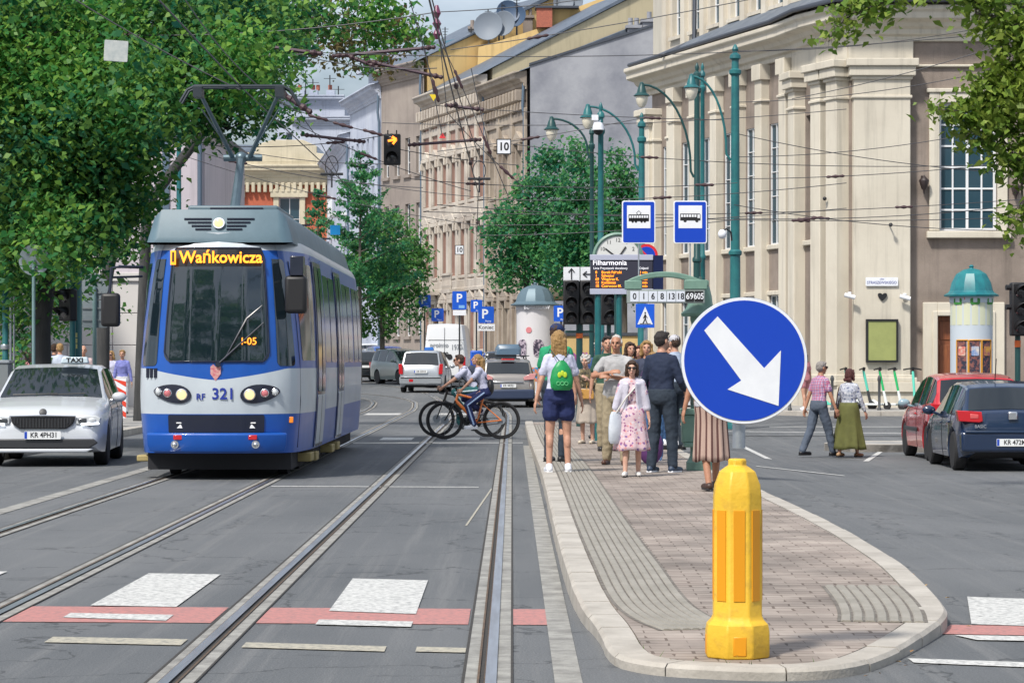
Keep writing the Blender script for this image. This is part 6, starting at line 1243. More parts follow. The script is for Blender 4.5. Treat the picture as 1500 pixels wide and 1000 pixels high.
for z in (1.6,2.9,4.2): q=MB(); q.lathe([(.08,0),(.09,.02),(.09,.07),(.08,.09)],14,(0,0,z)); q.build('clamp',STEEL,t)
cb=thing('cabinet','dark grey roadside switch cabinet at the picture edge beside the jointed pole','cabinet',(X(4,41),41,.13)); q=MB(); q.box(-.22,.12,-.18,.2,0,1.35); q.build('body',mat('cabinet_grey',(.16,.18,.19),.6),cb,bevel=.015); q=MB(); q.box(-.24,.14,-.2,.22,1.35,1.40); q.build('lid',GREYMID,cb,bevel=.01); q=MB(); q.box(.13,.24,-.1,.1,0,1.05); q.build('side_box',GREYMID,cb,bevel=.01)
def sign_back(name,label,px,Y,shapes,pr=.03,post_top=None):
    bz=G(X(px,Y),Y)+.12; t=thing(name,label,'road sign',(X(px,Y),Y,bz)); zt=max(Z(s[1],Y)-bz for s in shapes) if post_top is None else Z(post_top,Y)-bz
    q=MB(); q.cyl((0,-.04,0),(0,-.04,zt),pr); q.build('post',mat('grey_green_post',(.16,.26,.27),.5),t)
    for k,py,w_,h_ in shapes:
        zc=Z(py,Y)-bz; q=MB(); 
        if k=='d': q.prism(disc(w_,0,zc,36),0,.015)
        else: q.prism(rrect(w_,h_,.03,.0,zc),0,.015)
        po=q.build('plate_back',mat('sign_back_grey',(.27,.32,.36),.5,.3),t,bevel=.003)
        q=MB(); q.box(-w_*.5,w_*.5,-.025,0,zc+.10,zc+.125); q.box(-w_*.5,w_*.5,-.025,0,zc-.125,zc-.10); q.build('clamp_rail',GREYMID,po)
sign_back('round_sign','grey back of a round road sign on a thin post above the taxi',50,44,[('d',381,.26,0)])
sign_back('twin_sign','grey backs of a round and a square sign on one post near the mirror',139,50,[('d',420,.26,0),('r',460,.48,.52)],.04)
signal('traffic_light','two lamp signal turned aside on a slim post behind the taxi',(X(99,45.5),45.5,.12),-38,2,True,Z(470,45.5)-.12,.27,poleM=TEAL)
q=MB(); BO=thing('barrier_post','red and white striped warning panel standing behind the taxi','warning panel',(X(176,56),56,.05)); q.box(-.13,.13,-.02,.02,.25,1.1); q.cyl((0,.04,0),(0,.04,1.0),.02); po=q.build('panel',SIGNWHITE,BO,smooth=False)
q=MB()
for k in range(4): z=.28+k*.22; q.add([(-.129,-.024,z+.13),(.129,-.024,z-.02),(.129,-.024,z+.09),(-.129,-.024,z+.24 if k<3 else z+.15)],[(0,1,2,3)])
q.build('red_stripes',mat('warning_red',(.7,.06,.03),.4),po,smooth=False); q=MB(); q.box(-.2,.2,-.25,.25,0,.08); q.build('foot',RUBBER,BO,bevel=.02)
# --- signal at the picture edge over the dark blue car
sg=signal('traffic_light','three lamp signal on an orange banded post rising behind the dark blue hatchback',(X(1494,47),47,G(X(1494,47),47)),8,3,True,Z(492,47)-G(8.9,47),.31); q=MB(); zz=Z(500,47)-G(8.9,47); q.cyl((0,.12,zz-.10),(0,.12,zz+.02),.056); q.build('orange_band',mat('orange_band',(.75,.16,.03)),sg)
for z in (.25,.6): q=MB(); q.tube([(-.17,0,Z(470,47)-G(8.9,47)+z),(-.26,0,Z(470,47)-G(8.9,47)+z)],.05,10); q.build('side_hood',BLACK,sg)
# --- parking signs on the far pavements
def psign(label,px,py,w_px,Y,extra=None,koniec=False):
    bz=G(X(px,Y),Y); t=thing('parking_sign',label,'road sign',(X(px,Y),Y,bz),0,'blue parking signs'); wd=w_px*Y/F; zc=Z(py,Y)-bz; q=MB(); q.cyl((0,.04,0),(0,.04,zc+wd*.6),.035); q.build('post',GREYDK,t)
    hh=wd*1.05 if not extra else wd*1.28; q=MB(); q.prism(rrect(wd,hh,.04,0,zc),-.01,.01); po=q.build('plate',mat('parking_blue',(.006,.09,.55),.4),t)
    txt('P',po,(-.01 if extra else -wd*.08,-.013,zc+(wd*.14 if extra else .02)),wd*.82,SIGNWHITE,bold=wd*.018)
    if extra: q=MB(); q.box(-wd*.05,wd*.36,-.013,-.0105,zc-hh*.42,zc-hh*.26); q.build('coin_mark',mat('coin_blue_white',(.2,.42,.75),.4),po,smooth=False); q=MB(); q.box(-wd*.46,wd*.46,-.01,.01,zc-hh*.5-.24,zc-hh*.5-.02); q.build('sub_plate',SIGNWHITE,t,smooth=False)
    else: txt('Płatny',po,(wd*.14,-.013,zc-wd*.40),wd*.16,SIGNWHITE)
    if koniec: q=MB(); q.box(-wd*.56,wd*.56,-.01,.01,zc-wd*.55-.30,zc-wd*.55-.02); ko=q.build('sub_plate',SIGNWHITE,t,smooth=False); txt('Koniec',ko,(0,-.013,zc-wd*.55-.16),.22,BLACK,bold=.002)
psign('blue parking sign partly behind the leafy street tree',622,441,18,122); psign('low blue parking sign above the white van',641,461,18,118); psign('largest blue parking sign with a coin mark and white plate below',673,440,21,110,extra=True); psign('blue parking sign half covered by the Koniec sign',698,448,17,113); psign('blue parking sign with a white plate reading Koniec',712,461,23,107,koniec=True); psign('blue parking sign beside the poster pillar behind the signals',822,459,22,92)
# --- poster pillars
def pillar(label,px,Y,r,eave_py,top_py,dm,body,posters,bz):
    t=thing('poster_pillar',label,'advertising column',(X(px,Y),Y,bz)); ze=Z(eave_py,Y)-bz; zt=Z(top_py,Y)-bz; h=zt-ze
    q=MB(); q.lathe([(r*1.08,0),(r*1.08,.15),(r,.18),(r,ze-.22),(r*1.04,ze-.2),(r*1.04,ze-.05)],32); q.build('drum',body,t)
    q=MB(); q.lathe([(r*1.05,ze-.06),(r*1.30,ze-.04),(r*1.32,ze),(r*1.12,ze+.06),(r*1.04,ze+h*.15),(r*.94,ze+h*.45),(r*.72,ze+h*.75),(r*.4,ze+h*.9),(r*.1,ze+h*.95),(.05,ze+h*.97),(.07,ze+h*1.02),(.03,ze+h*1.08)],12); q.build('dome',dm,t,ang=20)
    for (a0,a1,z0,z1,m) in posters:
        q=MB(); q.grid(lambda u,v:V(((r+.008)*math.sin(a0+(a1-a0)*u),-(r+.008)*math.cos(a0+(a1-a0)*u),z0+(z1-z0)*v)),8,1); q.build('poster',m,t,ang=60)
    return t,ze
PST=lambda n,a,b,s=5,st=None: mat(n,a,.6,col2=b,scale=s,lo=.48,hi=.52,stretch=st)
PW=mat('poster_pale_green',(.58,.60,.44),.6); 
pp,ze=pillar('poster pillar with teal bell dome in front of the concert hall door',1423,70,.56,432,391,mat('teal_copper_dome',(.015,.20,.22),.4,col2=(.01,.13,.16),scale=3),mat('pillar_blue_grey',(.50,.56,.62),.6),
 [(-1.5,1.5,2.35,3.2,PW)]+[(-.95+k*.62,-.40+k*.62,1.05,1.95,PST('poster_dark',(.02,.022,.045),(.22,.08,.07),9)) for k in (0,1,2)]+[(-1.3,1.3,.15,.82,PST('poster_red_white',(.55,.03,.08),(.62,.60,.62),5))],.13)
for k in range(3):
    a=-.62+k*.62; q=MB(); rr__=.575
    for dz in (1.05,1.95): q.tube([(rr__*math.sin(a-.29+.0725*i),-rr__*math.cos(a-.29+.0725*i),dz) for i in range(9)],.018,5)
    for sa in (-.29,.29): q.tube([(rr__*math.sin(a+sa),-rr__*math.cos(a+sa),1.05),(rr__*math.sin(a+sa),-rr__*math.cos(a+sa),1.95)],.018,5)
    q.build('poster_frame',mat('poster_orange',(.6,.28,.03),.5),pp)
    q=MB(); a1=-.85+k*.85; q.prism(rrect(.26,.17,.05),-.012,.004,T=M4.Rotation(a1,4,'Z')@M4.Translation((0,-.565,2.98))); q.build('green_logo',mat('poster_green',(.04,.22,.04),.5),pp)
    q=MB(); q.prism(disc(.05,0,0,14),-.014,.004,T=M4.Rotation(a1+.3,4,'Z')@M4.Translation((0,-.565,3.05))); q.build('red_dot',mat('sign_red',(.6,.02,.03)),pp)
    q=MB(); q.prism(rrect(.2,.25,.03),-.012,.004,T=M4.Rotation(a,4,'Z')@M4.Translation((0,-.568,1.66))); q.build('poster_motif',mat('motif_print_%d'%k,((.55,.06,.05),(.10,.22,.5),(.6,.32,.04))[k],.5,col2=((.6,.5,.4),(.6,.55,.5),(.25,.05,.12))[k],scale=9),pp)
pp2,ze=pillar('grey domed poster pillar with pale posters at the far pavement corner',784,95,.68,446,416,mat('slate_dome',(.11,.17,.21),.5,.2),mat('pillar_white',(.62,.61,.63),.6),[(-1.2,1.2,.55,1.05,PST('poster_blue_orange',(.03,.25,.5),(.6,.2,.1),6))],.25)
txt('BOGUSŁAW',pp2,(.05,-.73,ze-.12),.17,SIGNWHITE,bold=.003)
for a in (-.75,.15): q=MB(); q.prism(rrect(.36,.62,.15),-.012,.004,T=M4.Rotation(a,4,'Z')@M4.Translation((0,-.685,1.75))); q.build('poster_figure',PST('figure_print',(.04,.03,.06),(.45,.38,.45),9),pp2)
q=MB(); q.prism(disc(.11,0,0,16),-.012,.004,T=M4.Rotation(-.35,4,'Z')@M4.Translation((0,-.685,2.4))); q.build('poster_crest',mat('pale_red_print',(.6,.2,.22),.6),pp2)
# --- small things on the far pavements
mb_=thing('parking_meter','bright blue parking meter box on the far pavement between van and people carrier','parking meter',(X(698,104),104,G(X(698,104),104)+.1)); q=MB(); q.box(-.24,.24,-.2,.2,.5,1.55); q.build('box',mat('meter_blue',(.01,.09,.5),.4),mb_,bevel=.05); q=MB(); q.box(-.1,.1,-.1,.1,0,.5); q.build('foot',GREYDK,mb_); q=MB(); q.ell((.0,-.21,1.2),(.05,.02,.07)); q.ell((.08,-.21,.9),(.05,.02,.05)); q.build('button',SIGNWHITE,mb_)
for label,px,py,Y,s,m in (('blue pennant sign hanging over the street behind the tram roof',491,337,60,.105,mat('pennant_blue',(.01,.30,.72),.5)),):
    q=MB(); q.box(-s*1.1,s*1.1,-.01,.01,-s*1.05,s*1.05); tag(q.build('pennant',m,None,loc=P(px,py,Y),bevel=.004),label,'hanging sign')
q=MB(); q.prism(rrect(.36,.32,.02),-.012,.012); wc=q.build('hanging_card',mat('worn_white_card',(.50,.52,.50),.7,col2=(.36,.40,.40),scale=9),None,loc=P(170,75,40),bevel=.003); wc.rotation_euler=(0,R(3),R(8)); tag(wc,'worn blank white card hanging from a wire among the chestnut leaves','hanging sign')
def num10(px,py,Y,w,label):
    q=MB(); q.prism(rrect(w,w*1.05,.01),-.012,.012); o=q.build('speed_plate',BLACK,None,loc=P(px,py,Y)); tag(o,label,'hanging sign',group='tram speed plates'); q=MB(); q.box(-w*.43,w*.43,-.016,-.0125,-w*.45,w*.45); fo=q.build('white_face',SIGNWHITE,o,smooth=False); txt('10',fo,(0,-.018,-.005),w*.74,BLACK,bold=w*.02,sx=.95)
num10(738,215,60,.34,'white square plate reading 10 hung on a wire before the ornate house'); num10(673,366,104,.36,'small distant white plate reading 10 above the tallest parking sign')
hs=signal('traffic_light','black two lamp signal with lit orange arrow hanging on wires over the tracks',P(574.5,242,60)-V((0,0,0)),0,2,False,0,.345,lit=(0,)); 
q=MB()
for sx in (-.1,.1): q.cyl((sx,0,.70),(sx,0,.80),.015)
q.build('hanger',BLACK,hs)
for label,px,py,Y,s,m,dn in (('small yellow triangle marker hung on the contact wires',635,143,55,.14,mat('marker_yellow',(.75,.55,.02),.5),1),('small red triangle marker hung on the contact wires',648,199,57,.12,mat('marker_red',(.7,.04,.05),.5),0)):
    q=MB(); d=-1 if dn else 1; q.prism([(-s*.6,d*-s*.45),(s*.6,d*-s*.45),(0,d*s*.55)],-.015,.015); tag(q.build('wire_marker',m,None,loc=P(px,py,Y)),label,'wire marker')
# --- electric scooters and pavement posts before the hall
SCG=mat('scooter_mint',(.10,.55,.42),.4); SCW=mat('scooter_white',(.70,.74,.74),.4); SCGR=mat('scooter_green',(.02,.42,.13),.4)
def scooter(label,px,Y,rz,c1,c2):
    t=thing('electric_scooter',label,'scooter',(X(px,Y),Y,.13),rz,'electric scooters parked before the hall')
    for y in (-.45,.45): q=MB(); q.lathe([(.06,-.03),(.11,-.025),(.12,0),(.11,.025),(.06,.03)],18,T=M4.Translation((0,y,.12))@M4.Rotation(R(90),4,'Y')); q.build('wheel',RUBBER,t)
    q=MB(); q.box(-.09,.09,-.30,.38,.13,.19); q.tube([(0,.3,.17),(0,.45,.26),(0,.58,.2)],.05,8); q.build('deck',c2,t,bevel=.02); q=MB(); q.tube([(0,-.45,.14),(0,-.40,.28),(0,-.34,.55)],[.05,.045,.035],8,0); q.build('front_fork',c2,t); q=MB(); q.tube([(0,-.34,.55),(0,-.24,1.0),(0,-.21,1.14)],[.035,.04,.03],8); q.build('stem',c1,t)
    q=MB(); q.tube([(-.27,-.16,1.15),(-.1,-.20,1.18),(.1,-.20,1.18),(.27,-.16,1.15)],.022,7); q.tube([(0,-.22,1.12),(0,-.24,1.22)],.04,8); q.build('handlebar',BLACK,t)
for a in (('mint scooter half hidden behind the man in the plaid shirt',1228,75.5,62,SCG,SCG),('mint scooter just beyond the woman in the olive skirt',1254,75.2,70,SCG,GREYDK),('white scooter with green stem, first of the white pair',1278,75,60,SCGR,SCW),('white scooter with green deck, second of the white pair',1300,75,55,SCGR,SCW),('single mint scooter turned to face the road by the hall corner',1334,75,8,SCG,SCG)): scooter(*a)
PM=mat('post_dark_grey',(.06,.065,.07),.5); first=None
for i,(px,lab) in enumerate(((1157,'dark pavement post beside the blue keep right disc'),(1219,'dark pavement post behind the walking couple'),(1288,'dark pavement post between the two white scooters'),(1363,'dark pavement post by the brown door'))):
    if first is None:
        first=thing('pavement_post',lab,'bollard',(X(px,74),74,.13),0,'dark pavement posts'); q=MB(); q.lathe([(.06,0),(.06,.06),(.04,.09),(.038,.82),(.055,.86),(.05,.93),(.03,.98),(.005,1.0)],14); q.build('shaft',PM,first)
    else: o=copy_tree(first); o.location=(X(px,74),74,.13); o['label']=lab

gw=thing('garden_wall','low ochre yellow wall with purple graffiti behind the waiting passengers','wall',(X(830,97),97,G(X(830,97),97)),0)
q=MB(); q.box(0,X(972,97)-X(830,97),0,.3,-.2,2.3); q.build('wall',plaster('ochre_wall',(.62,.45,.20),(.50,.36,.17),.8),gw,bevel=.02); q=MB(); q.box(-.05,X(972,97)-X(830,97)+.05,-.06,.36,2.3,2.42); q.build('coping',LEAD,gw); txt('OSW',gw,(.62,-.01,1.45),.62,mat('purple_spray',(.35,.08,.32),.6),bold=.005)
for px,lab in ((806,'beige cafe parasol behind the grey domed poster pillar'),(826,'second beige cafe parasol beside the signal heads')):
    Yp=106; t=thing('cafe_parasol',lab,'parasol',(X(px,Yp),Yp,G(X(px,Yp),Yp)+.1),0,'cafe parasols'); zt=Z(420,Yp)-t.location.z; q=MB(); q.lathe([(.95,zt-.55),(.95,zt-.40),(.5,zt-.15),(.05,zt),(.02,zt-.02),(.5,zt-.19),(.93,zt-.42)],8); q.build('canopy',cloth_p if 0 else mat('parasol_beige',(.50,.38,.24),.8),t,ang=20); q=MB(); q.cyl((0,0,0),(0,0,zt-.05),.03); q.build('pole',GREYDK,t)
# ================================================================ people, bags and bicycles
SKIN=mat('skin',(.52,.29,.20),.55,col2=(.46,.24,.165),scale=12); SKIN2=mat('skin_tanned',(.42,.21,.13),.55,col2=(.36,.17,.105),scale=12); SKINP=mat('skin_pale',(.58,.36,.27),.55,col2=(.52,.29,.21),scale=12)
EYE=mat('eye_dark',(.02,.015,.012),.25); LIP=mat('lips',(.38,.12,.10),.5)
def hairm(n,a,b): return mat(n,a,.5,col2=b,scale=30,stretch=(3,3,.25),bump=.7,bscale=70,lo=.4,hi=.6)
BLOND=hairm('hair_blond',(.42,.26,.10),(.25,.14,.05)); WHITEH=hairm('hair_white',(.62,.60,.57),(.45,.43,.41)); BROWN=hairm('hair_brown',(.07,.035,.02),(.035,.018,.01)); DARKH=hairm('hair_dark',(.018,.014,.013),(.03,.022,.02)); AUBURN=hairm('hair_auburn',(.10,.022,.02),(.05,.012,.012)); GREYH=hairm('hair_grey',(.33,.30,.28),(.22,.20,.19))
def cloth(n,a,b=None,sc=6,rough=.85): return mat(n,a,rough,col2=b or tuple(v*.78 for v in a),scale=sc,bump=.35,bscale=9)
def plaid(n,base,c1,c2,s=22):
    m=mat(n,base,.85); N,Lk,b=nodes_of(m); t=N.new('ShaderNodeTexCoord'); prev=None
    for ax,c in (('X',c1),('Z',c2),('X',c2),('Z',c1)):
        wv=N.new('ShaderNodeTexWave'); wv.bands_direction=ax; wv.inputs['Scale'].default_value=s*(1 if prev is None or ax=='Z' else .5)*.5; wv.inputs['Phase Offset'].default_value=0 if c is c1 else 2; Lk(t.outputs['Object'],wv.inputs[0])
        r=N.new('ShaderNodeMapRange'); r.inputs[1].default_value=.55; r.inputs[2].default_value=.8; r.inputs[4].default_value=.75; Lk(wv.outputs[1],r.inputs[0]); x=N.new('ShaderNodeMix'); x.data_type='RGBA'; Lk(r.outputs[0],x.inputs[0])
        if prev is None: x.inputs[6].default_value=(*base,1)
        else: Lk(prev.outputs[2],x.inputs[6])
        x.inputs[7].default_value=(*c,1); prev=x
    Lk(prev.outputs[2],b.inputs['Base Color']); return m
def floral(n,base,cs,s=22):
    m=mat(n,base,.85); N,Lk,b=nodes_of(m); t=N.new('ShaderNodeTexCoord'); v=N.new('ShaderNodeTexVoronoi'); v.inputs['Scale'].default_value=s; z=N.new('ShaderNodeTexNoise'); z.inputs['Scale'].default_value=14; Lk(t.outputs['Object'],z.inputs['Vector'])
    va=N.new('ShaderNodeMix'); va.data_type='VECTOR'; va.inputs[0].default_value=.06; Lk(t.outputs['Object'],va.inputs[4]); Lk(z.outputs['Color'],va.inputs[5]); Lk(va.outputs[1],v.inputs['Vector'])
    lt=N.new('ShaderNodeMath'); lt.operation='LESS_THAN'; lt.inputs[1].default_value=.42; Lk(v.outputs['Distance'],lt.inputs[0]); rp=N.new('ShaderNodeValToRGB'); rp.color_ramp.interpolation='CONSTANT'; sp_=N.new('ShaderNodeSeparateColor'); Lk(v.outputs['Color'],sp_.inputs[0]); Lk(sp_.outputs[0],rp.inputs[0])
    for i,c in enumerate(cs):
        e=rp.color_ramp.elements[i] if i<2 else rp.color_ramp.elements.new(i/len(cs)); e.position=i/len(cs); e.color=(*c,1)
    x=N.new('ShaderNodeMix'); x.data_type='RGBA'; Lk(lt.outputs[0],x.inputs[0]); x.inputs[6].default_value=(*base,1); Lk(rp.outputs[0],x.inputs[7]); Lk(x.outputs[2],b.inputs['Base Color']); return m
def stripes(n,base,c,k=15):
    m=mat(n,base,.85); N,Lk,b=nodes_of(m); t=N.new('ShaderNodeTexCoord'); sp_=N.new('ShaderNodeSeparateXYZ'); Lk(t.outputs['Object'],sp_.inputs[0]); a=N.new('ShaderNodeMath'); a.operation='ARCTAN2'; Lk(sp_.outputs[0],a.inputs[0]); Lk(sp_.outputs[1],a.inputs[1]); f=N.new('ShaderNodeMath'); f.operation='MULTIPLY'; f.inputs[1].default_value=k; Lk(a.outputs[0],f.inputs[0]); s_=N.new('ShaderNodeMath'); s_.operation='SINE'; Lk(f.outputs[0],s_.inputs[0])
    g=N.new('ShaderNodeMath'); g.operation='GREATER_THAN'; g.inputs[1].default_value=.45; Lk(s_.outputs[0],g.inputs[0]); x=N.new('ShaderNodeMix'); x.data_type='RGBA'; Lk(g.outputs[0],x.inputs[0]); x.inputs[6].default_value=(*base,1); x.inputs[7].default_value=(*c,1); Lk(x.outputs[2],b.inputs['Base Color']); return m
def ik(a,b,l1,l2,pole):
    a=V(a);b=V(b);d=b-a;L=d.length
    if L>(l1+l2)*.999: b=a+d*((l1+l2)*.999/L); d=b-a; L=d.length
    u=d/L; k=(l1*l1-l2*l2+L*L)/(2*L); h=math.sqrt(max(0,l1*l1-k*k)); p=V(pole); p=(p-u*p.dot(u)); p=p.normalized() if p.length>1e-4 else V((0,1,0)); return a+u*k+p*h,b
def ering(c,rx,ry,ax,ay,n=20): return [c+ax*(rx*math.cos(2*math.pi*i/n))+ay*(ry*math.sin(2*math.pi*i/n)) for i in range(n)]
def person(label,x,y,z,rz,h=1.75,lean=4,feet=None,hands=None,hip=None,hy=0,head=(0,0),skin=SKIN,hair=('short',BROWN),top=None,bottom=None,shoes=None,near=True,female=False,group=None,stoop=0,wide=1.0,glasses=False,sock=None,elbow=None,knee=None,curl=.35,cat='person'):
    t=thing('person',label,cat,(x,y,z),rz,group); s=h/1.75; t.scale=(s,s,s); vox=.0095 if near else .014
    X_=V((1,0,0)); la=R(lean); u=V((0,math.sin(la),math.cos(la))); f=V((0,math.cos(la),-math.sin(la)))
    hc=V((0,hy,hip or .95)); wb=.96 if not female else .90; shw=(.172 if not female else .148)*(1+(wide-1)*.5)
    feet=feet or [(-.10,0.0,.085),(.10,.0,.085)]; hands=hands or [(-.27,.05,.82),(.27,.05,.82)]
    ub=V((0,math.sin(la+R(stoop)),math.cos(la+R(stoop)))); fb=V((0,math.cos(la+R(stoop)),-math.sin(la+R(stoop))))
    mid=hc+u*.25; sp=lambda q: hc+u*q if q<.25 else mid+ub*(q-.25)
    fr_=lambda q: f if q<.25 else fb
    nb=sp(.535); hp=nb+V((0,math.sin(la*.45+R(stoop)*.6),math.cos(la*.45+R(stoop)*.6)))*.155+V((0,.02,0))
    Th=M4.Translation(hp)@M4.Rotation(R(head[0]),4,'Z')@M4.Rotation(R(-head[1]),4,'X')
    hips=[hc+X_*(sg*.088*wide) for sg in (-1,1)]; kn=[];an=[]
    for i,sg in enumerate((-1,1)):
        k_,a_=ik(hips[i],feet[i],.445,.425,(knee[i] if knee else (sg*.08,1,.1))); kn.append(k_); an.append(a_)
    sh=[sp(.458)+X_*(sg*shw) for sg in (-1,1)]; el=[];wr=[]
    for i,sg in enumerate((-1,1)):
        e_,w_=ik(sh[i],hands[i],.285,.25,(elbow[i] if elbow else (sg*.5,-1,-.2))); el.append(e_); wr.append(w_)
    tors=[(-.10,.11,.085),(-.05,.158,.108),(0,.168,.112),(.09,.148,.10),(.17,.136,.092),(.28,.150,.102),(.38,.162,.104),(.45,.155,.092),(.50,.11,.075),(.535,.06,.058),(.57,.052,.055)]
    if female: tors=[(-.10,.11,.085),(-.05,.168,.118),(0,.170,.115),(.09,.145,.10),(.17,.125,.088),(.28,.138,.105),(.36,.146,.118),(.45,.138,.085),(.50,.095,.068),(.535,.052,.052),(.57,.046,.050)]
    def torso(mb,off,t0,t1,belly=0):
        rs=[]
        for q,a,b_ in tors:
            if t0-.001<=q<=t1+.02: rs.append(ering(sp(q)+fr_(q)*(belly*math.exp(-((q-.13)/.12)**2)),a*wide+off,b_+off+belly*math.exp(-((q-.13)/.12)**2),X_,fr_(q)))
        mb.loft(rs)
    b=MB(); torso(b,0,-.2,.6)
    b.cap(nb-ub*.05,hp-V((0,.015,.06)),.055 if not female else .047,.05 if not female else .043)
    # head with jaw, nose, ears
    hb=MB(Th); hb.ell((0,-.012,.025),(.074,.093,.092)); hb.ell((0,.018,-.045),(.056,.066,.066)); hb.ell((0,.045,-.092),(.03,.03,.022)); hb.cap((0,.085,.015),(0,.106,-.022),.011,.015,8); hb.ell((0,.078,.03),(.05,.015,.012))
    for sg in (-1,1): hb.ell((sg*.077,-.008,-.008),(.012,.022,.033)); hb.ell((sg*.036,.055,-.025),(.024,.024,.022))
    hb.ell((0,.083,-.058),(.022,.012,.010)); b.v_off=0; off=len(b.v); b.v+=hb.v; b.f+=[tuple(i+off for i in q) for q in hb.f]; b.m+=hb.m
    for i,sg in enumerate((-1,1)):
        b.cap(hips[i]+V((0,0,.02)),kn[i],.088 if not female else .092,.056); b.cap(kn[i],an[i],.054,.036)
        cm=kn[i].lerp(an[i],.30); kd=(an[i]-kn[i]).normalized(); back=-(f-kd*f.dot(kd)).normalized(); b.ell(cm+back*.018,(.048,.05,.10),12,0,kd.to_track_quat('-Z','Y').to_matrix().to_4x4())
        b.cap(an[i]+V((0,-.03,-.045)),an[i]+V((sg*.015,.145,-.055)),.038,.028)
        b.cap(sh[i]-X_*(sg*.02),el[i],.052 if not female else .043,.037); b.cap(el[i],wr[i],.038 if not female else .034,.025); b.cap(sp(.485)+X_*(sg*.05),sh[i]-X_*(sg*.02),.052,.050)
        # hand: palm, four fingers with a bend, thumb from the side of the palm
        d=(wr[i]-el[i]).normalized(); nrm=V((-sg,0.15,0)); nrm=(nrm-d*nrm.dot(d)); nrm=nrm.normalized() if nrm.length>.1 else V((0,0,-1)); sd=d.cross(nrm).normalized(); 
        if sd.y<0: sd=-sd
        p0=wr[i]+d*.02; Tp=M4(((sd.x,nrm.x,d.x,0),(sd.y,nrm.y,d.y,0),(sd.z,nrm.z,d.z,0),(0,0,0,1))); b.ell(wr[i]+d*.05,(.040,.017,.052),12,0,Tp)
        for k in range(4):
            o=(k-1.5)*.0195; L1=(.040,.045,.048,.042)[k] if True else 0; r_=.0088; a0=p0+d*.072+sd*o; a1=a0+(d*math.cos(curl)+nrm*math.sin(curl))*L1; a2=a1+(d*math.cos(curl*2.4)+nrm*math.sin(curl*2.4))*L1*.8; b.cap(a0-d*.02,a1,r_*1.05,r_,7); b.cap(a1,a2,r_,r_*.85,7)
        t0=p0+d*.015+sd*.034; t1=t0+(d*.7+sd*.6+nrm*.4).normalized()*.04; b.cap(t0-sd*.012,t1,.013,.011,7); b.cap(t1,t1+(d*.95+nrm*.35).normalized()*.032,.011,.009,7)
    bo=remesh(b.build('body',skin,t,recalc=False),vox,2)
    for sg in (-1,1): q=MB(Th); q.ell((sg*.031,.079,.012),(.012,.008,.0075),8); q.build('eye',EYE,t)
    q=MB(Th); q.ell((0,.093,-.058),(.021,.006,.006),8); q.build('mouth',LIP,t)
    if glasses:
        q=MB(Th)
        for sg in (-1,1): q.ell((sg*.033,.094,.012),(.031,.010,.023),12); q.tube([(sg*.06,.085,.016),(sg*.078,.0,.016)],.004,5)
        q.tube([(-.01,.1,.018),(.01,.1,.018)],.004,5); q.build('sunglasses',BLACK,t)
    st,hm=hair[0],hair[1]
    if st:
        q=MB(Th)
        if st not in('bald','receding'): q.ell((0,-.022,.040),(.083,.097,.088))
        if st in('short',): q.ell((0,-.045,.005),(.079,.072,.08)); q.cap((-.05,.05,.09),(.05,.05,.09),.022,.022)
        if st=='receding': q.ell((0,-.05,.015),(.083,.072,.085)); q.ell((0,-.02,.06),(.066,.075,.068)); [q.ell((sg*.070,-.01,.02),(.014,.04,.04)) for sg in (-1,1)]
        if st=='bald': q.ell((0,-.055,.0),(.080,.060,.055)); [q.ell((sg*.068,-.015,.018),(.014,.035,.035)) for sg in (-1,1)]
        if st=='curly':
            for k in range(26): a=k*2.4; zz=.11-.15*k/26; r_=.09*math.sqrt(max(.05,1-((zz-.03)/.10)**2)); yy=r_*math.sin(a)-.02; q.ell((r_*math.cos(a)*.95,min(yy,.045),zz+.01),.03)
        if st=='bob':
            q.ell((0,-.04,-.02),(.092,.085,.10)); [q.cap((sg*.078,.01,.05),(sg*.085,.0,-.10),.024,.028) for sg in (-1,1)]; q.cap((-.06,-.09,-.10),(.06,-.09,-.10),.035,.035); q.cap((-.045,.062,.085),(.045,.062,.085),.02,.02)
        if st=='long':
            q.ell((0,-.045,-.01),(.088,.075,.09)); [q.cap((sg*.074,-.01,.05),(sg*.082,-.05,-.20),.026,.022) for sg in (-1,1)]
            for k in range(5): q.cap((-.06+k*.03,-.08,.0),(-.075+k*.0375,-.085,-.25+.02*abs(k-2)),.034,.018)
        if st=='pony':
            q.cap((0,-.11,.06),(0,-.14,.0),.035,.03); q.cap((0,-.13,.0),(-.02,-.15,-.24),.055,.062); q.cap((-.02,-.15,-.24),(-.03,-.10,-.54),.06,.018); q.cap((.03,-.14,-.1),(.05,-.15,-.48),.045,.012); q.cap((-.04,-.12,0),(-.06,-.14,-.45),.04,.012); q.ell((0,-.05,-.02),(.084,.075,.09))
        ho=fold(remesh(q.build('hair',hm,t,recalc=False),.009,2),.028,.02)
    if len(hair)>2 and hair[2]:     # cap
        q=MB(Th); q.ell((0,-.012,.052),(.090,.104,.078)); q.ell((0,.10,.055),(.066,.07,.012)); remesh(q.build('cap',hair[2],t,recalc=False),.009,2)
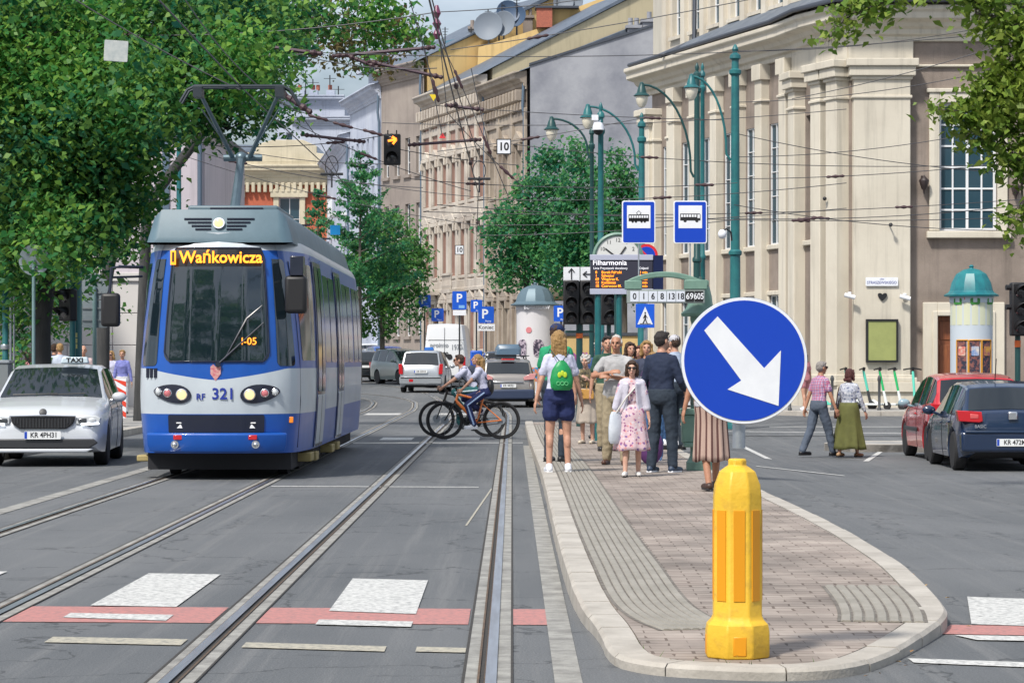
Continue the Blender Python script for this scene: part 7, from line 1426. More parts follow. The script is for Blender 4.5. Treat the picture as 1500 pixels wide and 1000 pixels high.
    # --- clothes
    if top:
        k,m=top[0],top[1]; q=MB(); lo=top[2] if len(top)>2 else -.10; torso(q,.016,lo,.52,top[3] if len(top)>3 else 0)
        for i,sg in enumerate((-1,1)):
            q.cap(sp(.485)+X_*(sg*.045),sh[i]-X_*(sg*.018),.062,.062)
            if k=='short': q.cap(sh[i]-X_*(sg*.012),sh[i].lerp(el[i],.62),.066,.060)
            elif k=='mid': q.cap(sh[i]-X_*(sg*.012),el[i],.062,.053); q.cap(el[i],el[i].lerp(wr[i],.35),.05,.05)
            elif k=='long': q.cap(sh[i]-X_*(sg*.012),el[i],.064,.052); q.cap(el[i],el[i].lerp(wr[i],.9),.05,.036)
        fold(remesh(q.build('shirt' if not(len(top)>4) else top[4],m,t,recalc=False),.012,4),.07,.022)
        if not female:
            cr_=ering(sp(.533)+fb*.004,.060,.063,X_,fb,18); q=MB(); q.tube(cr_+[cr_[0],cr_[1]],.017,6); q.build('collar',m,t)
    if bottom:
        k,m=bottom[0],bottom[1]
        if k in('trousers','shorts'):
            q=MB(); wd=bottom[2] if len(bottom)>2 else 0; torso(q,.026,-.10,.09)
            for i,sg in enumerate((-1,1)):
                q.cap(hips[i]+V((0,0,.0)),kn[i] if k=='trousers' else hips[i].lerp(kn[i],.50),.102,.072+wd if k=='trousers' else .098+wd)
                if k=='trousers': q.cap(kn[i],an[i]+V((0,-.005,.0)),.068+wd,.052+wd)
            fold(remesh(q.build(k,m,t,recalc=False),.012,4),.08,.022)
            if len(bottom)>3:
                for i,sg in enumerate((-1,1)):
                    q=MB(); A_=hips[i]+X_*sg*.104;B_=kn[i]+X_*sg*(.074+wd);C_=an[i]+X_*sg*(.056+wd); q.tube([A_,A_.lerp(B_,.5)+X_*sg*.004,B_,B_.lerp(C_,.5),C_],.017,6); q.build('side_stripe',bottom[3],t)
        else:
            hem=bottom[2]; rx=bottom[3]; ry=bottom[4]; nf=bottom[5] if len(bottom)>5 else 9; n=72; rings=[]; tw=.14; wz=sp(tw).z; cx=(an[0]+an[1])/2
            for j in range(13):
                v=j/12; z_=wz+(hem-wz)*v; e=min(1,v*1.6); a=(.150*wide+.012)*(1-v)+rx*v+.02*math.sin(min(1,v*3)*math.pi)*(1-v); b_=(.108+.012)*(1-v)+ry*v+.035*math.sin(min(1,v*2.2)*math.pi)*(1-v)
                c=V((sp(tw).x,sp(tw).y,0)).lerp(V((cx.x*.7,(kn[0].y+kn[1].y)/2*.55+hc.y*.45,0)),v); c.z=z_
                rings.append([c+V(((a*(1+.06*v*math.sin(nf*th+1.3*v)+.03*v*math.sin((nf*2-1)*th)))*math.cos(th),(b_*(1+.07*v*math.sin(nf*th+.6)))*math.sin(th),.012*v*math.sin(5*th))) for th in [2*math.pi*i/n for i in range(n)]])
            q=MB(); q.loft(rings,cap=False); so_=q.build('skirt' if k=='skirt' else 'dress_skirt',m,t,ang=80); sm=so_.modifiers.new('s','SOLIDIFY'); sm.thickness=.008
    if shoes:
        k,m=shoes[0],shoes[1]
        for i,sg in enumerate((-1,1)):
            a=an[i]; hl=a+V((0,-.042,-.045)); to=a+V((sg*.015,.165,-.055)); q=MB(); q.cap(hl,to,.044,.037)
            if k=='sneaker': q.cap(a+V((0,-.015,-.01)),a+V((0,.05,-.03)),.046,.042)
            so_=remesh(q.build('shoe',m,t,recalc=False),.011,2)
            q=MB(); q.slab([(p_.x,p_.y) for p_ in [hl+V((.036,-.03,0)),hl+V((.04,.08,0)),to+V((.034,-.02,0)),to+V((.0,.045,0)),to+V((-.034,-.02,0)),hl+V((-.04,.08,0)),hl+V((-.036,-.03,0))]],a.z-.088,a.z-.066); q.build('sole',SIGNWHITE if k=='sneaker' else BLACK,so_,bevel=.006)
    return t,dict(sp=sp,hp=hp,wr=wr,el=el,sh=sh,an=an,kn=kn,s=s,fb=fb,Th=Th)
def wpt(t,p): return M4.Translation(t.location)@M4.Rotation(t.rotation_euler.z,4,'Z')@(V(p)*t.scale.x)
def bag(name,label,par,build,cat='bag'):
    o=thing(name,label,cat,par.location,math.degrees(par.rotation_euler.z)); o.scale=par.scale; build(o); return o
TS_LILAC=cloth('pale_lilac_cotton',(.55,.56,.72)); NAVYC=cloth('navy_cloth',(.012,.022,.10)); KHAKI=cloth('khaki_cloth',(.36,.30,.20)); GREYP=cloth('grey_polo_cloth',(.42,.42,.43)); WHITESH=mat('white_sneaker',(.72,.74,.80),.5); DKNAVY=cloth('dark_navy_wool',(.012,.022,.055)); DKTR=cloth('slate_trousers',(.022,.035,.055)); JEANS=cloth('blue_jeans',(.06,.14,.30)); BEIGESK=cloth('beige_skirt_cloth',(.48,.42,.36)); BROWNSH=mat('brown_shoe',(.07,.028,.018),.4); BLACKSH=mat('black_shoe',(.015,.015,.018),.4)
GREENC=cloth('green_cotton',(.015,.30,.14)); CAPBLUE=cloth('cap_blue',(.01,.03,.12)); LILACW=cloth('lilac_white_knit',(.60,.58,.68)); BLUEJ=cloth('blue_jacket',(.04,.10,.28))
DRESS=floral('floral_dress',(.60,.44,.48),[(.30,.10,.22),(.62,.56,.60),(.22,.12,.30),(.66,.30,.30)],24); OLIVET=floral('patterned_top',(.12,.10,.06),[(.35,.30,.2),(.05,.05,.04),(.25,.2,.1)],20); BLOUSE=floral('speckled_blouse',(.40,.42,.48),[(.08,.10,.2),(.6,.62,.66),(.25,.28,.36)],22); PLAID=plaid('plaid_shirt_cloth',(.62,.56,.62),(.10,.10,.32),(.50,.08,.12)); OLIVE=cloth('olive_skirt_cloth',(.11,.115,.03)); STRIPE=stripes('striped_skirt_cloth',(.42,.30,.25),(.10,.045,.04),14); SLATE=cloth('slate_blue_trousers',(.09,.115,.16))
TAN=mat('tan_leather',(.50,.27,.07),.45); PURPLE=mat('purple_fabric',(.10,.03,.14),.7)
ip=lambda px,Y:(X(px,Y),Y,KH-.003)
# 1 woman with green drawstring bag
p1,J=person('blonde woman in lilac t-shirt and navy shorts seen from behind, green bag on her back',*ip(819,32.2),6,1.73,lean=2,feet=[(-.125,.0,.085),(.115,.03,.085)],hands=[(-.30,.02,.83),(.30,.06,.84)],skin=SKIN,hair=('long',BLOND),top=('short',TS_LILAC,.0),bottom=('shorts',NAVYC,.016),shoes=('sneaker',WHITESH),female=True,wide=1.0)
def dbag(o):
    q=MB(); rs=[]
    for zz,a,b_ in ((1.02,.10,.03),(1.05,.135,.055),(1.15,.145,.065),(1.27,.12,.055),(1.35,.07,.035),(1.39,.03,.02)): rs.append(ering(V((0.01,-.165-.01,zz)),a,b_,V((1,0,0)),V((0,1,0)),20))
    q.loft(rs); q.build('sack',mat('green_nylon',(.01,.30,.09),.4,col2=(.01,.22,.06),scale=8,bump=.4,bscale=12),o); q=MB()
    for sg in (-1,1): q.tube([(sg*.02,-.19,1.38),(sg*.09,-.165,1.47),(sg*.12,-.06,1.53),(sg*.13,.06,1.47)],.006,5)
    q.build('cord',DKGREEN,o); q=MB()
    for c in (-.035,.035,0): q.prism([(c-.03,1.17),(c+.03,1.17),(c+.045,1.24),(c,1.275 if c==0 else 1.255),(c-.045,1.24)],-.247,-.238) if 0 else q.ell((c+.01,-.243,1.21+(.02 if c==0 else 0)),(.024,.006,.036))
    q.build('yellow_print',mat('bag_print_yellow',(.45,.6,.03),.5),o); q=MB()
    for c in (-.05,0,.05,): q.tube([(c+.01+.022*math.cos(a),-.244,1.105+.022*math.sin(a)) for a in [i*math.pi/8 for i in range(17)]],.004,5)
    q.build('ring_print',mat('bag_print_green',(.12,.5,.2),.5),o)
bag('drawstring_bag','shiny green drawstring bag with yellow print on the blonde woman\'s back',p1,dbag,'backpack')
# 2 man with cap behind her
p2,J=person('man in dark blue cap and green t-shirt standing just beyond the blonde woman',*ip(813,35.5),-28,1.86,hair=('short',BROWN,CAPBLUE),top=('short',GREENC),bottom=('trousers',DKTR),shoes=('shoe',BLACKSH),near=False,wide=1.08)
# 3 white haired lady
p3,J=person('white haired old lady in patterned top and beige skirt holding something near her chin',*ip(861,43.5),160,1.47,lean=6,stoop=10,hands=[(-.10,.26,1.26),(.14,.24,1.12)],skin=SKINP,hair=('curly',WHITEH),top=('mid',OLIVET,-.05),bottom=('skirt',BEIGESK,.40,.22,.19,7),shoes=('shoe',mat('cream_shoe',(.55,.48,.38),.5)),female=True,wide=1.08,near=True)
def hb(o,x=.24,y=.05,z=.78,w=.13,h=.10,m=TAN,top=1.1,d=.05):
    q=MB(); rs=[]
    for zz,k in ((z-h,.9),(z-h*.8,1),(z,1.0),(z+h,.82)): rs.append([V((x-d*k,y-w*k,zz)),V((x+d*k,y-w*k,zz)),V((x+d*k,y+w*k,zz)),V((x-d*k,y+w*k,zz))])
    q.loft(rs); q.build('bag_body',m,o,bevel=.015); q=MB(); q.tube([(x,y-w*.6,z+h),(x*.9,y-w*.3,z+h+(top-z-h)*.7),(x*.8,y,top),(x*.9,y+w*.3,z+h+(top-z-h)*.7),(x,y+w*.6,z+h)],.009,6); q.build('handle',m,o)
bag('handbag','tan leather handbag hanging in front of the white haired old lady',p3,lambda o:hb(o,-.06,.24,.98,.02,.10,TAN,1.2,.15),'handbag')
bag('handbag','small blue handbag under the arm of the white haired old lady',p3,lambda o:hb(o,-.27,.12,1.08,.09,.11,mat('blue_leather',(.05,.12,.3),.4),1.3,.04),'handbag')
# 4 old man in grey polo
p4,J=person('old man with white receding hair in grey polo and khaki trousers, arms folded',*ip(903,34.6),168,1.70,lean=0,feet=[(-.13,.10,.085),(.14,-.05,.085)],hands=[(.03,.22,1.19),(.06,.25,1.25)],elbow=[(-1,-.3,-.3),(1,-.3,-.3)],skin=SKIN2,hair=('receding',WHITEH),top=('short',GREYP,-.10,.03),bottom=('trousers',KHAKI,.015),shoes=('shoe',BROWNSH),wide=1.08)
# 5 lady in floral dress
p5,J=person('elderly lady in sunglasses, pink floral dress and lilac white cardigan walking nearer',*ip(926,31.0),176,1.37,lean=5,stoop=6,feet=[(-.09,-.10,.085),(.10,.16,.085)],hands=[(-.27,.06,.80),(.29,.10,.86)],skin=SKINP,hair=('bob',BROWN),top=('short',DRESS,-.05),bottom=('dress',DRESS,.40,.27,.23,8),shoes=('shoe',mat('white_pump',(.7,.68,.66),.4)),female=True,wide=1.04,glasses=True,head=(0,4))
q=MB()
for sg in (-1,1):
    i=0 if sg<0 else 1; rs=[]
    q.cap(J['sh'][i]-V((sg*.02,0,0)),J['el'][i],.073,.062); q.cap(J['el'][i],J['el'][i].lerp(J['wr'][i],.35),.060,.058); q.cap(J['sp'](.485)+V((sg*.06,0,0)),J['sh'][i]-V((sg*.02,0,0)),.074,.074)
    for zq,xx in ((.46,.09),(.30,.105),(.15,.115),(.0,.135),(-.10,.145)): rs.append([J['sp'](zq)+V((sg*(xx+.05),-.05,0)),J['sp'](zq)+V((sg*(xx+.06),.06,0)),J['sp'](zq)+V((sg*(xx-.03),.145,0)),J['sp'](zq)+V((sg*(xx-.055),.128,0)),J['sp'](zq)+V((sg*(xx-.0),.02,0))])
    q.loft(rs)
rs=[]
for zq in (.50,.40,.25,.1,-.10): rs.append([J['sp'](zq)+V((a*(.165 if zq<.45 else .09),-.02 if abs(a)>.9 else -.14-.02*(1-abs(a)),0)) for a in (-1,-.6,0,.6,1)]+[J['sp'](zq)+V((a*(.145 if zq<.45 else .08),.0 if abs(a)>.9 else -.11,0)) for a in (1,.6,0,-.6,-1)])
q.loft(rs); remesh(q.build('cardigan',LILACW,p5,recalc=False),.012,4)
def wb_(o):
    q=MB(); rs=[]
    for zz,a,b_ in ((.50,.10,.04),(.55,.13,.07),(.75,.13,.075),(.92,.11,.05),(.98,.08,.03)): rs.append(ering(V((.24,.12,zz)),a,b_,V((.8,.6,0)),V((-.6,.8,0)),16))
    q.loft(rs); q.build('sack',mat('white_cloth_bag',(.58,.62,.68),.7,col2=(.48,.53,.6),scale=6,bump=.4,bscale=9),o); q=MB(); q.tube([(.24,.15,.96),(.08,.19,1.2),(-.06,.17,1.36),(-.13,.05,1.50),(-.10,-.06,1.50)],.014,6); q.build('strap',mat('strap_cream',(.6,.58,.55),.7),o)
bag('shoulder_bag','white cloth shoulder bag worn across the lady in the floral dress',p5,wb_)
# 6-8 passengers behind
p6,J=person('fair haired woman looking out between the old man and the man in navy',*ip(947,38.5),178,1.66,hair=('bob',BLOND),top=('short',cloth('dark_blouse',(.04,.05,.09))),bottom=('trousers',DKTR),shoes=('shoe',BLACKSH),female=True,near=False)
p7,J=person('dark haired man in navy sweater and slate trousers seen from behind beside the stop pillar',*ip(969,32.2),-32,1.72,lean=0,feet=[(-.11,-.06,.085),(.13,.06,.085)],hands=[(-.26,.10,.90),(.20,.24,1.02)],skin=SKIN,hair=('short',DARKH),top=('long',DKNAVY,-.10),bottom=('trousers',DKTR,.012),shoes=('sneaker',mat('navy_sneaker',(.03,.05,.09),.5)),wide=1.06,head=(-15,0))
p8,J=person('short fair haired teenager in blue jeans half hidden behind the floral dress',*ip(957,36.0),170,1.48,hair=('bob',BLOND),top=('short',cloth('dark_violet_top',(.06,.03,.09))),bottom=('trousers',JEANS,.01),shoes=('sneaker',mat('blue_sneaker',(.12,.25,.5),.5)),female=True,near=False)
q=MB(); q.ell((0,0,.24),(.17,.12,.25),16); o=remesh(q.build('travel_bag',PURPLE,None,loc=ip(953,34.5)),.02,3); tag(o,'dark purple travel bag standing on the paving by the man in navy','bag')
# 9 striped skirt
p9,J=person('woman in long brown striped skirt walking away behind the blue round sign',*ip(1041,27.6),8,1.70,lean=4,feet=[(-.05,-.13,.10),(.10,.22,.085)],hands=[(-.29,.05,.84),(.24,.16,1.0)],skin=SKIN2,hair=('short',BROWN),top=('short',cloth('white_top',(.5,.5,.55)),-.05),bottom=('skirt',STRIPE,.32,.20,.19,10),shoes=('shoe',mat('dark_brown_shoe',(.05,.025,.018),.5)),female=True,wide=1.0)
bag('handbag','tan leather handbag at the hip of the woman in the striped skirt',p9,lambda o:hb(o,.26,.10,.98,.10,.10,TAN,1.35,.05),'handbag')
# extra passengers farther along
person('white haired man in blue jacket behind the old lady',*ip(879,46.5),150,1.70,hair=('short',WHITEH),top=('long',BLUEJ),bottom=('trousers',NAVYC),shoes=('shoe',BLACKSH),near=False)
person('dark haired woman in grey seen over the shoulder of the old man in grey polo',*ip(921,41.5),-160,1.66,hair=('bob',BROWN),top=('short',cloth('grey_top',(.25,.24,.26))),bottom=('trousers',DKTR),shoes=('shoe',BLACKSH),near=False,female=True)
person('man in pale cap standing past the man in navy close to the stop pillar',*ip(991,40.5),30,1.76,hair=('short',BROWN,cloth('pale_cap',(.5,.5,.54))),top=('short',cloth('pale_blue_shirt',(.35,.42,.55))),bottom=('trousers',DKTR),shoes=('shoe',BLACKSH),near=False)
person('bearded man in dark green polo standing farther back between the two old people',*ip(889,40.0),185,1.74,hair=('short',DARKH),top=('short',cloth('forest_polo',(.03,.09,.06))),bottom=('trousers',KHAKI),shoes=('shoe',BLACKSH),near=False)
person('woman in white blouse with auburn hair farther back beside the crossing sign post',*ip(938,44.0),160,1.62,hair=('bob',AUBURN),top=('short',cloth('white_blouse',(.58,.58,.6))),bottom=('trousers',NAVYC),shoes=('shoe',BLACKSH),near=False,female=True)
person('young person in rose top with long hair behind the man in navy',*ip(979,43.0),200,1.64,hair=('long',BROWN),top=('short',cloth('rose_top',(.5,.2,.24))),bottom=('trousers',JEANS),shoes=('sneaker',WHITESH),near=False,female=True)
# 10 walking couple
gy=lambda px,Y:(X(px,Y),Y,G(X(px,Y),Y)+.002)
pm,J=person('grey haired man in plaid shirt and slate trousers walking hand in hand across the road',*gy(1199,46.6),-62,1.70,lean=5,feet=[(-.10,-.28,.13),(.10,.26,.085)],hands=[(-.24,-.14,.86),(.30,.18,.88)],skin=SKIN2,hair=('short',GREYH),top=('short',PLAID,-.05),bottom=('trousers',SLATE,.012),shoes=('shoe',BLACKSH),wide=1.1,glasses=True)
pw,J=person('woman with auburn bob in speckled blouse and long olive skirt walking beside the plaid shirt',*gy(1243,46.6),-38,1.57,lean=3,feet=[(-.09,-.20,.11),(.09,.18,.10)],hands=[(-.36,.12,.90),(.30,.20,.80)],hair=('bob',AUBURN),top=('long',BLOUSE,-.05),bottom=('skirt',OLIVE,.17,.36,.30,9),shoes=('shoe',mat('tan_sandal',(.35,.22,.12),.5)),female=True,wide=1.1)
bag('handbag','small dark brown bag at the side of the woman in the olive skirt',pw,lambda o:hb(o,-.27,.0,.86,.07,.09,BROWNSH,1.4,.03),'handbag')
# people far away on the pavements
person('person in pink walking on the pavement just past the rim of the round sign',X(1188,72.5),74.0,.13,30,1.66,feet=[(-.1,-.15,.085),(.1,.2,.085)],hair=('long',BROWN),top=('short',cloth('pink_top',(.55,.22,.25))),bottom=('shorts',cloth('pink_shorts',(.5,.2,.22))),shoes=('sneaker',WHITESH),female=True,near=False)
person('fair haired woman in lilac shirt walking behind the tram mirror',X(164,70),70,.13,165,1.66,hair=('bob',BLOND),top=('long',TS_LILAC),bottom=('trousers',cloth('pale_trousers',(.4,.4,.45))),shoes=('shoe',BLACKSH),female=True,near=False,glasses=True)
person('woman in blue violet blouse with dark strap close to the tram side',X(180,69),69,.13,175,1.68,hair=('short',BLOND),top=('long',cloth('violet_blouse',(.20,.22,.55))),bottom=('trousers',cloth('white_trousers',(.6,.6,.64))),shoes=('shoe',BLACKSH),female=True,near=False)
person('man in pale blue shirt standing with his back turned under the chestnut tree',X(88,62),62,.13,15,1.80,hair=('short',BLOND),top=('long',cloth('ice_blue_shirt',(.5,.56,.68)),-.10),bottom=('trousers',DKTR),shoes=('shoe',BLACKSH),near=False,wide=1.1)
person('man in dark jacket next to the pale blue shirt under the trees',X(78,63.5),63.5,.13,-30,1.8,hair=('short',BROWN),top=('long',DKNAVY),bottom=('trousers',DKTR),shoes=('shoe',BLACKSH),near=False)
person('woman in pink top and blue shorts under the leaves at the picture edge',X(42,66),66,.13,20,1.66,hair=('long',BROWN),top=('short',cloth('pink_top',(.55,.22,.25))),bottom=('shorts',cloth('blue_shorts',(.03,.12,.4))),shoes=('sneaker',WHITESH),female=True,near=False)
person('person in striped shirt half hidden by the teal pole behind the taxi',X(122,60),60,.13,190,1.74,hair=('bald',GREYH),top=('short',cloth('pale_rose_shirt',(.55,.42,.42))),bottom=('trousers',DKTR),shoes=('shoe',BLACKSH),near=False)
# --- bicycles and riders (forward = local +y)
def bicycle(label,px,Y,fm,kind):
    t=thing('bicycle',label,'bicycle',(X(px,Y),Y,G(X(px,Y),Y)),90); r=.355; wbs=1.10 if kind else 1.02
    for y in (-wbs/2,wbs/2):
        q=MB(); Tm=M4.Translation((0,y,r+.012))@M4.Rotation(R(90),4,'Y'); q.lathe([(r-.03,-.020),(r-.01,-.026),(r+.012,-.012),(r+.012,.012),(r-.01,.026),(r-.03,.020),(r-.035,0)][::1] if kind else [(r-.03,-.012),(r-.005,-.014),(r+.008,0),(r-.005,.014),(r-.03,.012),(r-.033,0)],40,T=Tm); 
        n=40; q.f=[f_ for f_ in q.f if len(f_)==4]; k=len(q.v)//n; q.f+=[((k-1)*n+j,(k-1)*n+(j+1)%n,(j+1)%n,j) for j in range(n)]; q.m=[0]*len(q.f); wo=q.build('wheel',RUBBER,t)
        q=MB(); q.tube([(0,y+(r-.045)*math.cos(a),r+.012+(r-.045)*math.sin(a)) for a in [2*math.pi*i/36 for i in range(37)]],.013,6,cap=False); q.build('rim',BLACK,wo)
        q=MB()
        for i in range(20): a=2*math.pi*i/20; q.tube([(.02*(1 if i%2 else -1),y+.02*math.cos(a+.5),r+.012+.02*math.sin(a+.5)),(0,y+(r-.05)*math.cos(a),r+.012+(r-.05)*math.sin(a))],.0022,4)
        q.lathe([(.022,-.05),(.022,.05)],12,T=Tm); q.lathe([(.08,-.032),(.08,-.028)],20,T=Tm); q.build('spokes',GREYMID,wo)
    bb=V((0,-.08,.32)); st_=V((0,-.20,.82 if kind else .86)); hd=V((0,wbs/2-.20 if not kind else wbs/2-.26,.90)); hl=hd+V((0,.06,-.14)); rear=V((0,-wbs/2,r+.012)); q=MB(); tr_=.026 if kind else .018
    q.tube([bb,st_],.02,8); q.tube([st_*.85+bb*.15,hd-V((0,0,.03))],tr_*(1.0 if not kind else .9),8); q.tube([bb,hl],tr_*1.25,8); q.tube([hl-V((0,.01,.04)),hd+V((0,-.015,.03))],.026,8)
    for sx in (-.055,.055): q.tube([bb+V((sx*.5,0,0)),rear+V((sx,0,0))],.013,6); q.tube([st_*.75+bb*.25,rear+V((sx,0,0))],.012,6)
    q.build('frame',fm,t); q=MB(); fw=V((0,wbs/2,r+.012))
    for sx in (-.06,.06): q.tube([hl+V((sx*.7,.0,-.02)),hl+V((sx,.03,-.1)),fw+V((sx,0,0))],[.02 if kind else .014,.018 if kind else .013,.012],7)
    q.build('fork',BLACK,t); q=MB(); hc_=hd+V((0,.05,.10))
    if kind: q.tube([hd,hc_],.02,7); q.tube([hc_+V((-.34,-.04,.02)),hc_+V((-.1,.0,0)),hc_+V((.1,0,0)),hc_+V((.34,-.04,.02))],.015,7)
    else:
        q.tube([hd,hc_],.018,7); q.tube([hc_+V((-.2,.02,0)),hc_+V((.2,.02,0))],.014,7)
        for sx in (-.2,.2): q.tube([hc_+V((sx,.02,0)),hc_+V((sx,.09,.0)),hc_+V((sx,.12,-.06)),hc_+V((sx,.08,-.12)),hc_+V((sx,.0,-.13))],.015,7)
    q.build('handlebar',BLACK,t); q=MB(); q.tube([st_,st_+V((0,-.02,.12))],.014,7); rs=[]
    for y,a in ((-.14,.07),(-.08,.075),(.0,.04),(.12,.018)): rs.append([st_+V((-a,y-.02,.12)),st_+V((-a*.8,y-.02,.155)),st_+V((a*.8,y-.02,.155)),st_+V((a,y-.02,.12))])
    q.loft(rs); q.build('saddle',BLACK,t); q=MB(); Tc=M4.Translation(bb+V((.05,0,0)))@M4.Rotation(R(90),4,'Y'); q.lathe([(.085,-.004),(.085,.004)],24,T=Tc)
    for sg,dy,dz in ((1,.08,-.15),(-1,-.08,.15)): q.tube([bb+V((sg*.06,0,0)),bb+V((sg*.08,dy,dz))],.011,6); q.box(bb.x+sg*.13-.05,bb.x+sg*.13+.05,bb.y+dy-.04,bb.y+dy+.04,bb.z+dz-.012,bb.z+dz+.012)
    q.tube([bb+V((.05,0,.085)),rear+V((.05,0,.04))],.006,5); q.tube([bb+V((.05,0,-.085)),rear+V((.05,0,-.05))],.006,5); q.build('crank',GREYDK,t); return t,hc_,st_,bb
b1_,hc_,st_,bb=bicycle('black road bicycle with drop handlebar under the man in lilac shirt',677,52.3,mat('black_frame',(.012,.013,.016),.3,coat=.5),0)
b2_,hc2,st2,bb2=bicycle('orange mountain bicycle under the girl with long fair hair',693,51.0,mat('orange_frame',(.80,.22,.05),.3,coat=.5),1)
TEALTR=cloth('teal_track_trousers',(.02,.12,.13)); STRW=mat('pale_stripe',(.5,.62,.66),.7)
c1,J=person('young man in lilac t-shirt riding the black bicycle, sunglasses and dark backpack',b1_.location.x,b1_.location.y,b1_.location.z,90,1.76,lean=30,stoop=8,hip=.93,hy=-.30,feet=[(-.13,-.12,.56),(.13,.06,.26)],hands=[(-.20,.40,.98),(.20,.40,.98)],elbow=[(-.3,-.3,-1),(.3,-.3,-1)],hair=('short',BROWN),top=('short',TS_LILAC,-.10),bottom=('trousers',TEALTR,.008,STRW),shoes=('sneaker',mat('grey_sneaker',(.35,.36,.38),.5)),glasses=True,curl=1.0)
def bpack(o):
    q=MB(); sp=J['sp']; fb=J['fb']; rs=[]
    for tq,a,d0,d1 in ((.12,.10,.09,.16),(.18,.14,.09,.24),(.38,.14,.09,.25),(.48,.10,.08,.18)):
        c=sp(tq); rs.append([c-fb*d0+V((-a,0,0)),c-fb*d1+V((-a*.85,0,0)),c-fb*d1+V((a*.85,0,0)),c-fb*d0+V((a,0,0))])
    q.loft(rs); q.build('pack',mat('navy_pack',(.02,.03,.06),.7),o,bevel=.03,seg=3); q=MB()
    for sg in (-1,1): q.tube([sp(.48)-fb*.08+V((sg*.10,0,0)),sp(.53)+V((sg*.11,0,0)),sp(.46)+fb*.125+V((sg*.115,0,0)),sp(.25)+fb*.10+V((sg*.155,0,0)),sp(.16)-fb*.10+V((sg*.14,0,0))],.014,6)
    q.build('strap',BLACK,o)
bag('backpack','dark navy backpack on the cyclist in the lilac t-shirt',c1,bpack,'backpack')
c2,J=person('girl with very long fair hair and striped dark trousers riding the orange bicycle',b2_.location.x,b2_.location.y-.02,b2_.location.z,90,1.64,lean=14,hip=.97,hy=-.24,feet=[(-.14,-.02,.30),(.14,-.16,.58)],hands=[(-.30,.24,1.02),(.30,.24,1.02)],hair=('pony',BLOND),top=('short',TS_LILAC,-.05),bottom=('trousers',NAVYC,.006,mat('pale_blue_stripe',(.35,.48,.72),.7)),shoes=('sneaker',WHITESH),female=True,curl=1.0,head=(0,-8))
def bpack2(o):
    q=MB(); q.ell((0,-.36,1.08),(.13,.08,.17),14); remesh(q.build('pack',BLACK,o,recalc=False),.02,2); q=MB(); 
    for sg in (-1,1): q.tube([(sg*.1,-.30,1.22),(sg*.11,-.14,1.46),(sg*.11,.03,1.36),(sg*.14,-.12,1.14)],.012,6)
    q.build('strap',BLACK,o)
bag('backpack','small black backpack behind the long hair of the girl cyclist',c2,bpack2,'backpack')
# ================================================================ overhead line
WIRE=mat('wire_dark',(.05,.052,.06),.5,.4); INS=mat('insulator_brown',(.05,.022,.028),.6); ROD=mat('pull_off_rod',(.07,.04,.055),.6)
def wire(name,label,p,q,sag=.1,r=.010,beads=(),grp='span wires over the junction',m=WIRE,br=.045,bl=.22):
    p=V(p);q=V(q); o=V(p); pts=[p.lerp(q,i/14)-V((0,0,sag*4*(i/14)*(1-i/14)))-o for i in range(15)]
    w_=MB(); w_.tube(pts,r,5); ob=w_.build(name,m,None,loc=o); tag(ob,label,'wire',grp)
    for t in beads:
        c=p.lerp(q,t)-V((0,0,sag*4*t*(1-t)))-o; d=(q-p).normalized(); b=MB(); b.tube([c-d*bl,c-d*bl*.8,c-d*bl*.4,c,c+d*bl*.4,c+d*bl*.8,c+d*bl],[br*.3,br*.8,br*.5,br,br*.5,br*.8,br*.3],8); b.build('insulator',INS,ob)
    return ob
def sw(a,b,Y1,Y2=None,**k): return (P(a[0],a[1],Y1),P(b[0],b[1],Y2 or Y1))
cwl='contact wires over the tracks'
wire('contact_wire','contact wire running over the tram track to the pantograph',(-3.72,14,5.42),(-3.72,36.0,5.27),.02,.011,grp=cwl)
wire('contact_wire','contact wire running on beyond the pantograph over the tram roof',(-3.72,36.0,5.27),(-3.4,92,5.6),.05,.010,grp=cwl)
wire('contact_wire','contact wire over the empty track beside the tram',(-.95,14,5.5),(-.80,62,5.5),.05,.012,(.55,.8),grp=cwl)
wire('contact_wire','upper carrier wire over the empty track',(-1.2,16,6.6),(-.75,62,6.3),.35,.010,(.6,),grp=cwl)
wire('contact_wire','contact wire curving toward the house fronts past the lit arrow signal',(-.80,62,5.5),(-1.5,110,5.8),.05,.012,(.3,),grp=cwl)
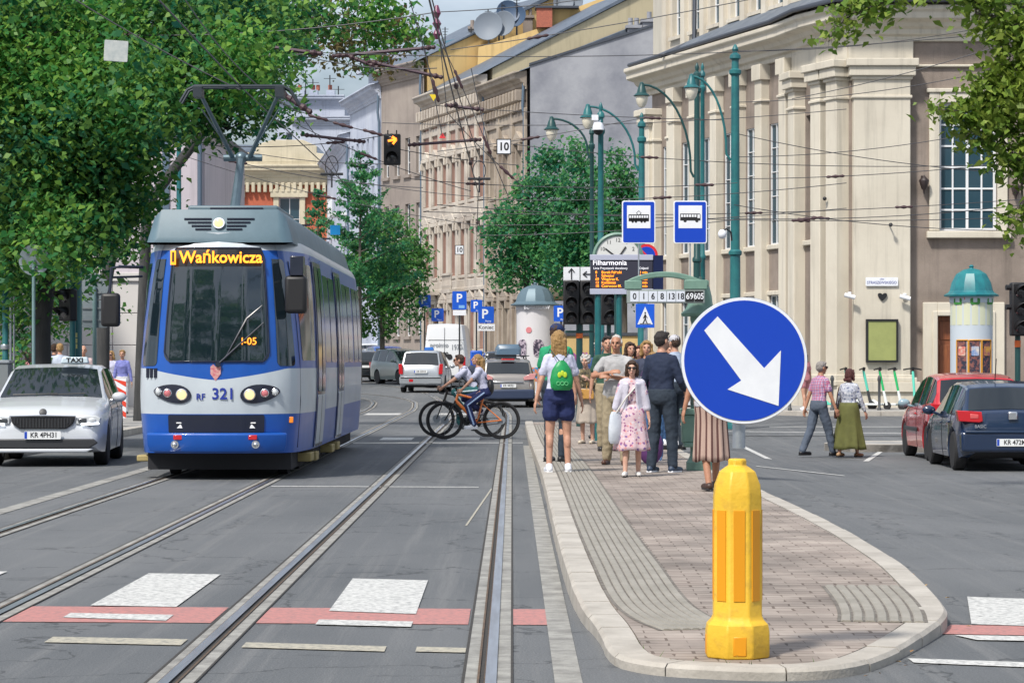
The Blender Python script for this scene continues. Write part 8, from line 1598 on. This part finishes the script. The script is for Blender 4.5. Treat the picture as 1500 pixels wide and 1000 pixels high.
LST=[((-20,40),(640,18),44,.25,(.3,)),((95,-10),(352,132),36,.05,()),((0,42),(470,78),45,.2,(.8,)),((268,-5),(440,165),40,.25,()),((640,18),(1000,-25),52,.1,()),((660,73),(1240,-30),52,.08,(.22,)),((640,82),(1500,45),58,.2,()),((420,76),(660,83),50,.0,()),
 ((640,155),(1060,176),62,.05,(.1,.75)),((560,180),(1240,160),66,.2,()),((640,222),(945,172),61,.05,(.45,)),((738,210),(1500,240),63,.25,(.28,)),((600,262),(1080,268),60,.15,(.2,.9)),((700,292),(1240,268),60,.15,(.5,)),((620,310),(1500,292),64,.2,(.55,.8)),((700,330),(1240,305),60,.1,(.6,)),
 ((640,300),(1500,318),60,.2,(.62,)),((700,345),(1075,322),58,.08,()),((1075,262),(1500,236),62,.1,(.35,)),((1075,195),(1500,255),62,.15,()),((1075,300),(1500,338),61,.15,(.3,)),((1077,75),(1500,28),62,.2,()),((1077,150),(1500,92),62,.2,()),((1160,145),(1500,55),58,.1,()),((1075,320),(1500,300),60,.12,(.25,)),((1075,230),(1500,180),64,.2,()),
 ((430,160),(575,200),55,.05,(.25,.5,.8)),((296,212),(575,196),60,.15,(.7,)),((300,225),(620,275),58,.15,(.15,)),((565,215),(760,242),60,.05,()),((440,185),(690,280),62,.1,(.4,)),((262,200),(575,240),66,.2,()),((262,226),(700,330),70,.2,(.5,)),((440,250),(720,290),70,.1,()),((640,18),(655,165),50,.0,()),((600,0),(640,140),48,.0,(.95,)),((640,50),(745,290),56,-.1,(.3,.7)),((655,165),(800,300),58,.1,(.6,)),((690,100),(720,230),57,.05,()),((620,60),(648,200),55,.0,()),((10,120),(262,200),44,.3,()),((240,-5),(640,100),46,.4,()),
 ((470,210),(498,262),58,.0,()),((440,165),(470,205),58,.05,())]
import itertools
desc=['thin dark','taut','slightly sagging','fine black','dark grey','slender']
for i,(a,b,Y,s_,bd) in enumerate(LST):
    mx=(a[0]+b[0])/2
    zone=('across the chestnut leaves' if mx<330 else 'between tram and lit arrow signal' if mx<600 else 'in front of the ornate houses' if mx<790 else 'before the street trees and lamp posts' if mx<1000 else 'across the pilasters of the concert hall' if mx<1180 else 'before the hall window and corner pilaster')
    p,q=sw(a,b,Y); wire('span_wire',desc[i%6]+(' span wire with %s %s'%({0:'no insulators',1:'one insulator',2:'two insulators',3:'three insulators'}[len(bd)],zone)),p,q,s_,.0095,bd)
# cantilever rods holding the contact wires
for a,b,Y,lab in (((340,62),(462,78),44,'purple brown pull-off rod end above the pantograph'),((494,82),(630,70),52,'long thin pull-off rod under the rusty leaves'),((515,84),(545,96),52,'short bent rod hooked below the long pull-off rod'),((547,92),(640,112),52,'thick pull-off rod sloping toward the house roofs'),((448,198),(528,207),60,'dark rod with knob beside the lit arrow signal'),((605,212),(698,205),60,'dark level rod before the ornate house'),((660,155),(700,160),58,'short dark section insulator on the wires before the ornate house'),((415,138),(445,158),38,'dark horn rod beside the pantograph tip')):
    p,q=sw(a,b,Y); o=wire('pull_off_rod',lab,p,q,0,.035,(.02,.98),'pull-off rods',ROD,.06,.15)
for i,(px,py,Y) in enumerate(((486,255,58),(702,262,58))):
    c=P(px,py,Y); q=MB(); q.tube([(.14*math.cos(a),0,.22*math.sin(a)+.18) for a in [2*math.pi*k/18 for k in range(19)]],.012,5); q.tube([(-.25,0,0),(.25,0,0)],.03,6); q.cyl((0,0,-.3),(0,0,.05),.02); tag(q.build('wire_clamp',WIRE,None,loc=c),('looped jumper clamp on the wire above the tram roof end','looped jumper clamp on the wire before the carved windows')[i],'wire clamp')
q=MB(); q.tube([(0,0,.35),(0,0,.2),(0,0,.1),(0,0,0),(0,0,-.1),(0,0,-.2),(0,0,-.3)],[.03,.08,.03,.09,.03,.08,.03],10); tag(q.build('hanging_insulator',mat('insulator_violet',(.16,.03,.08),.3,coat=.5),None,loc=P(640,35,50)),'violet brown string insulator hanging above the house roofs','insulator')
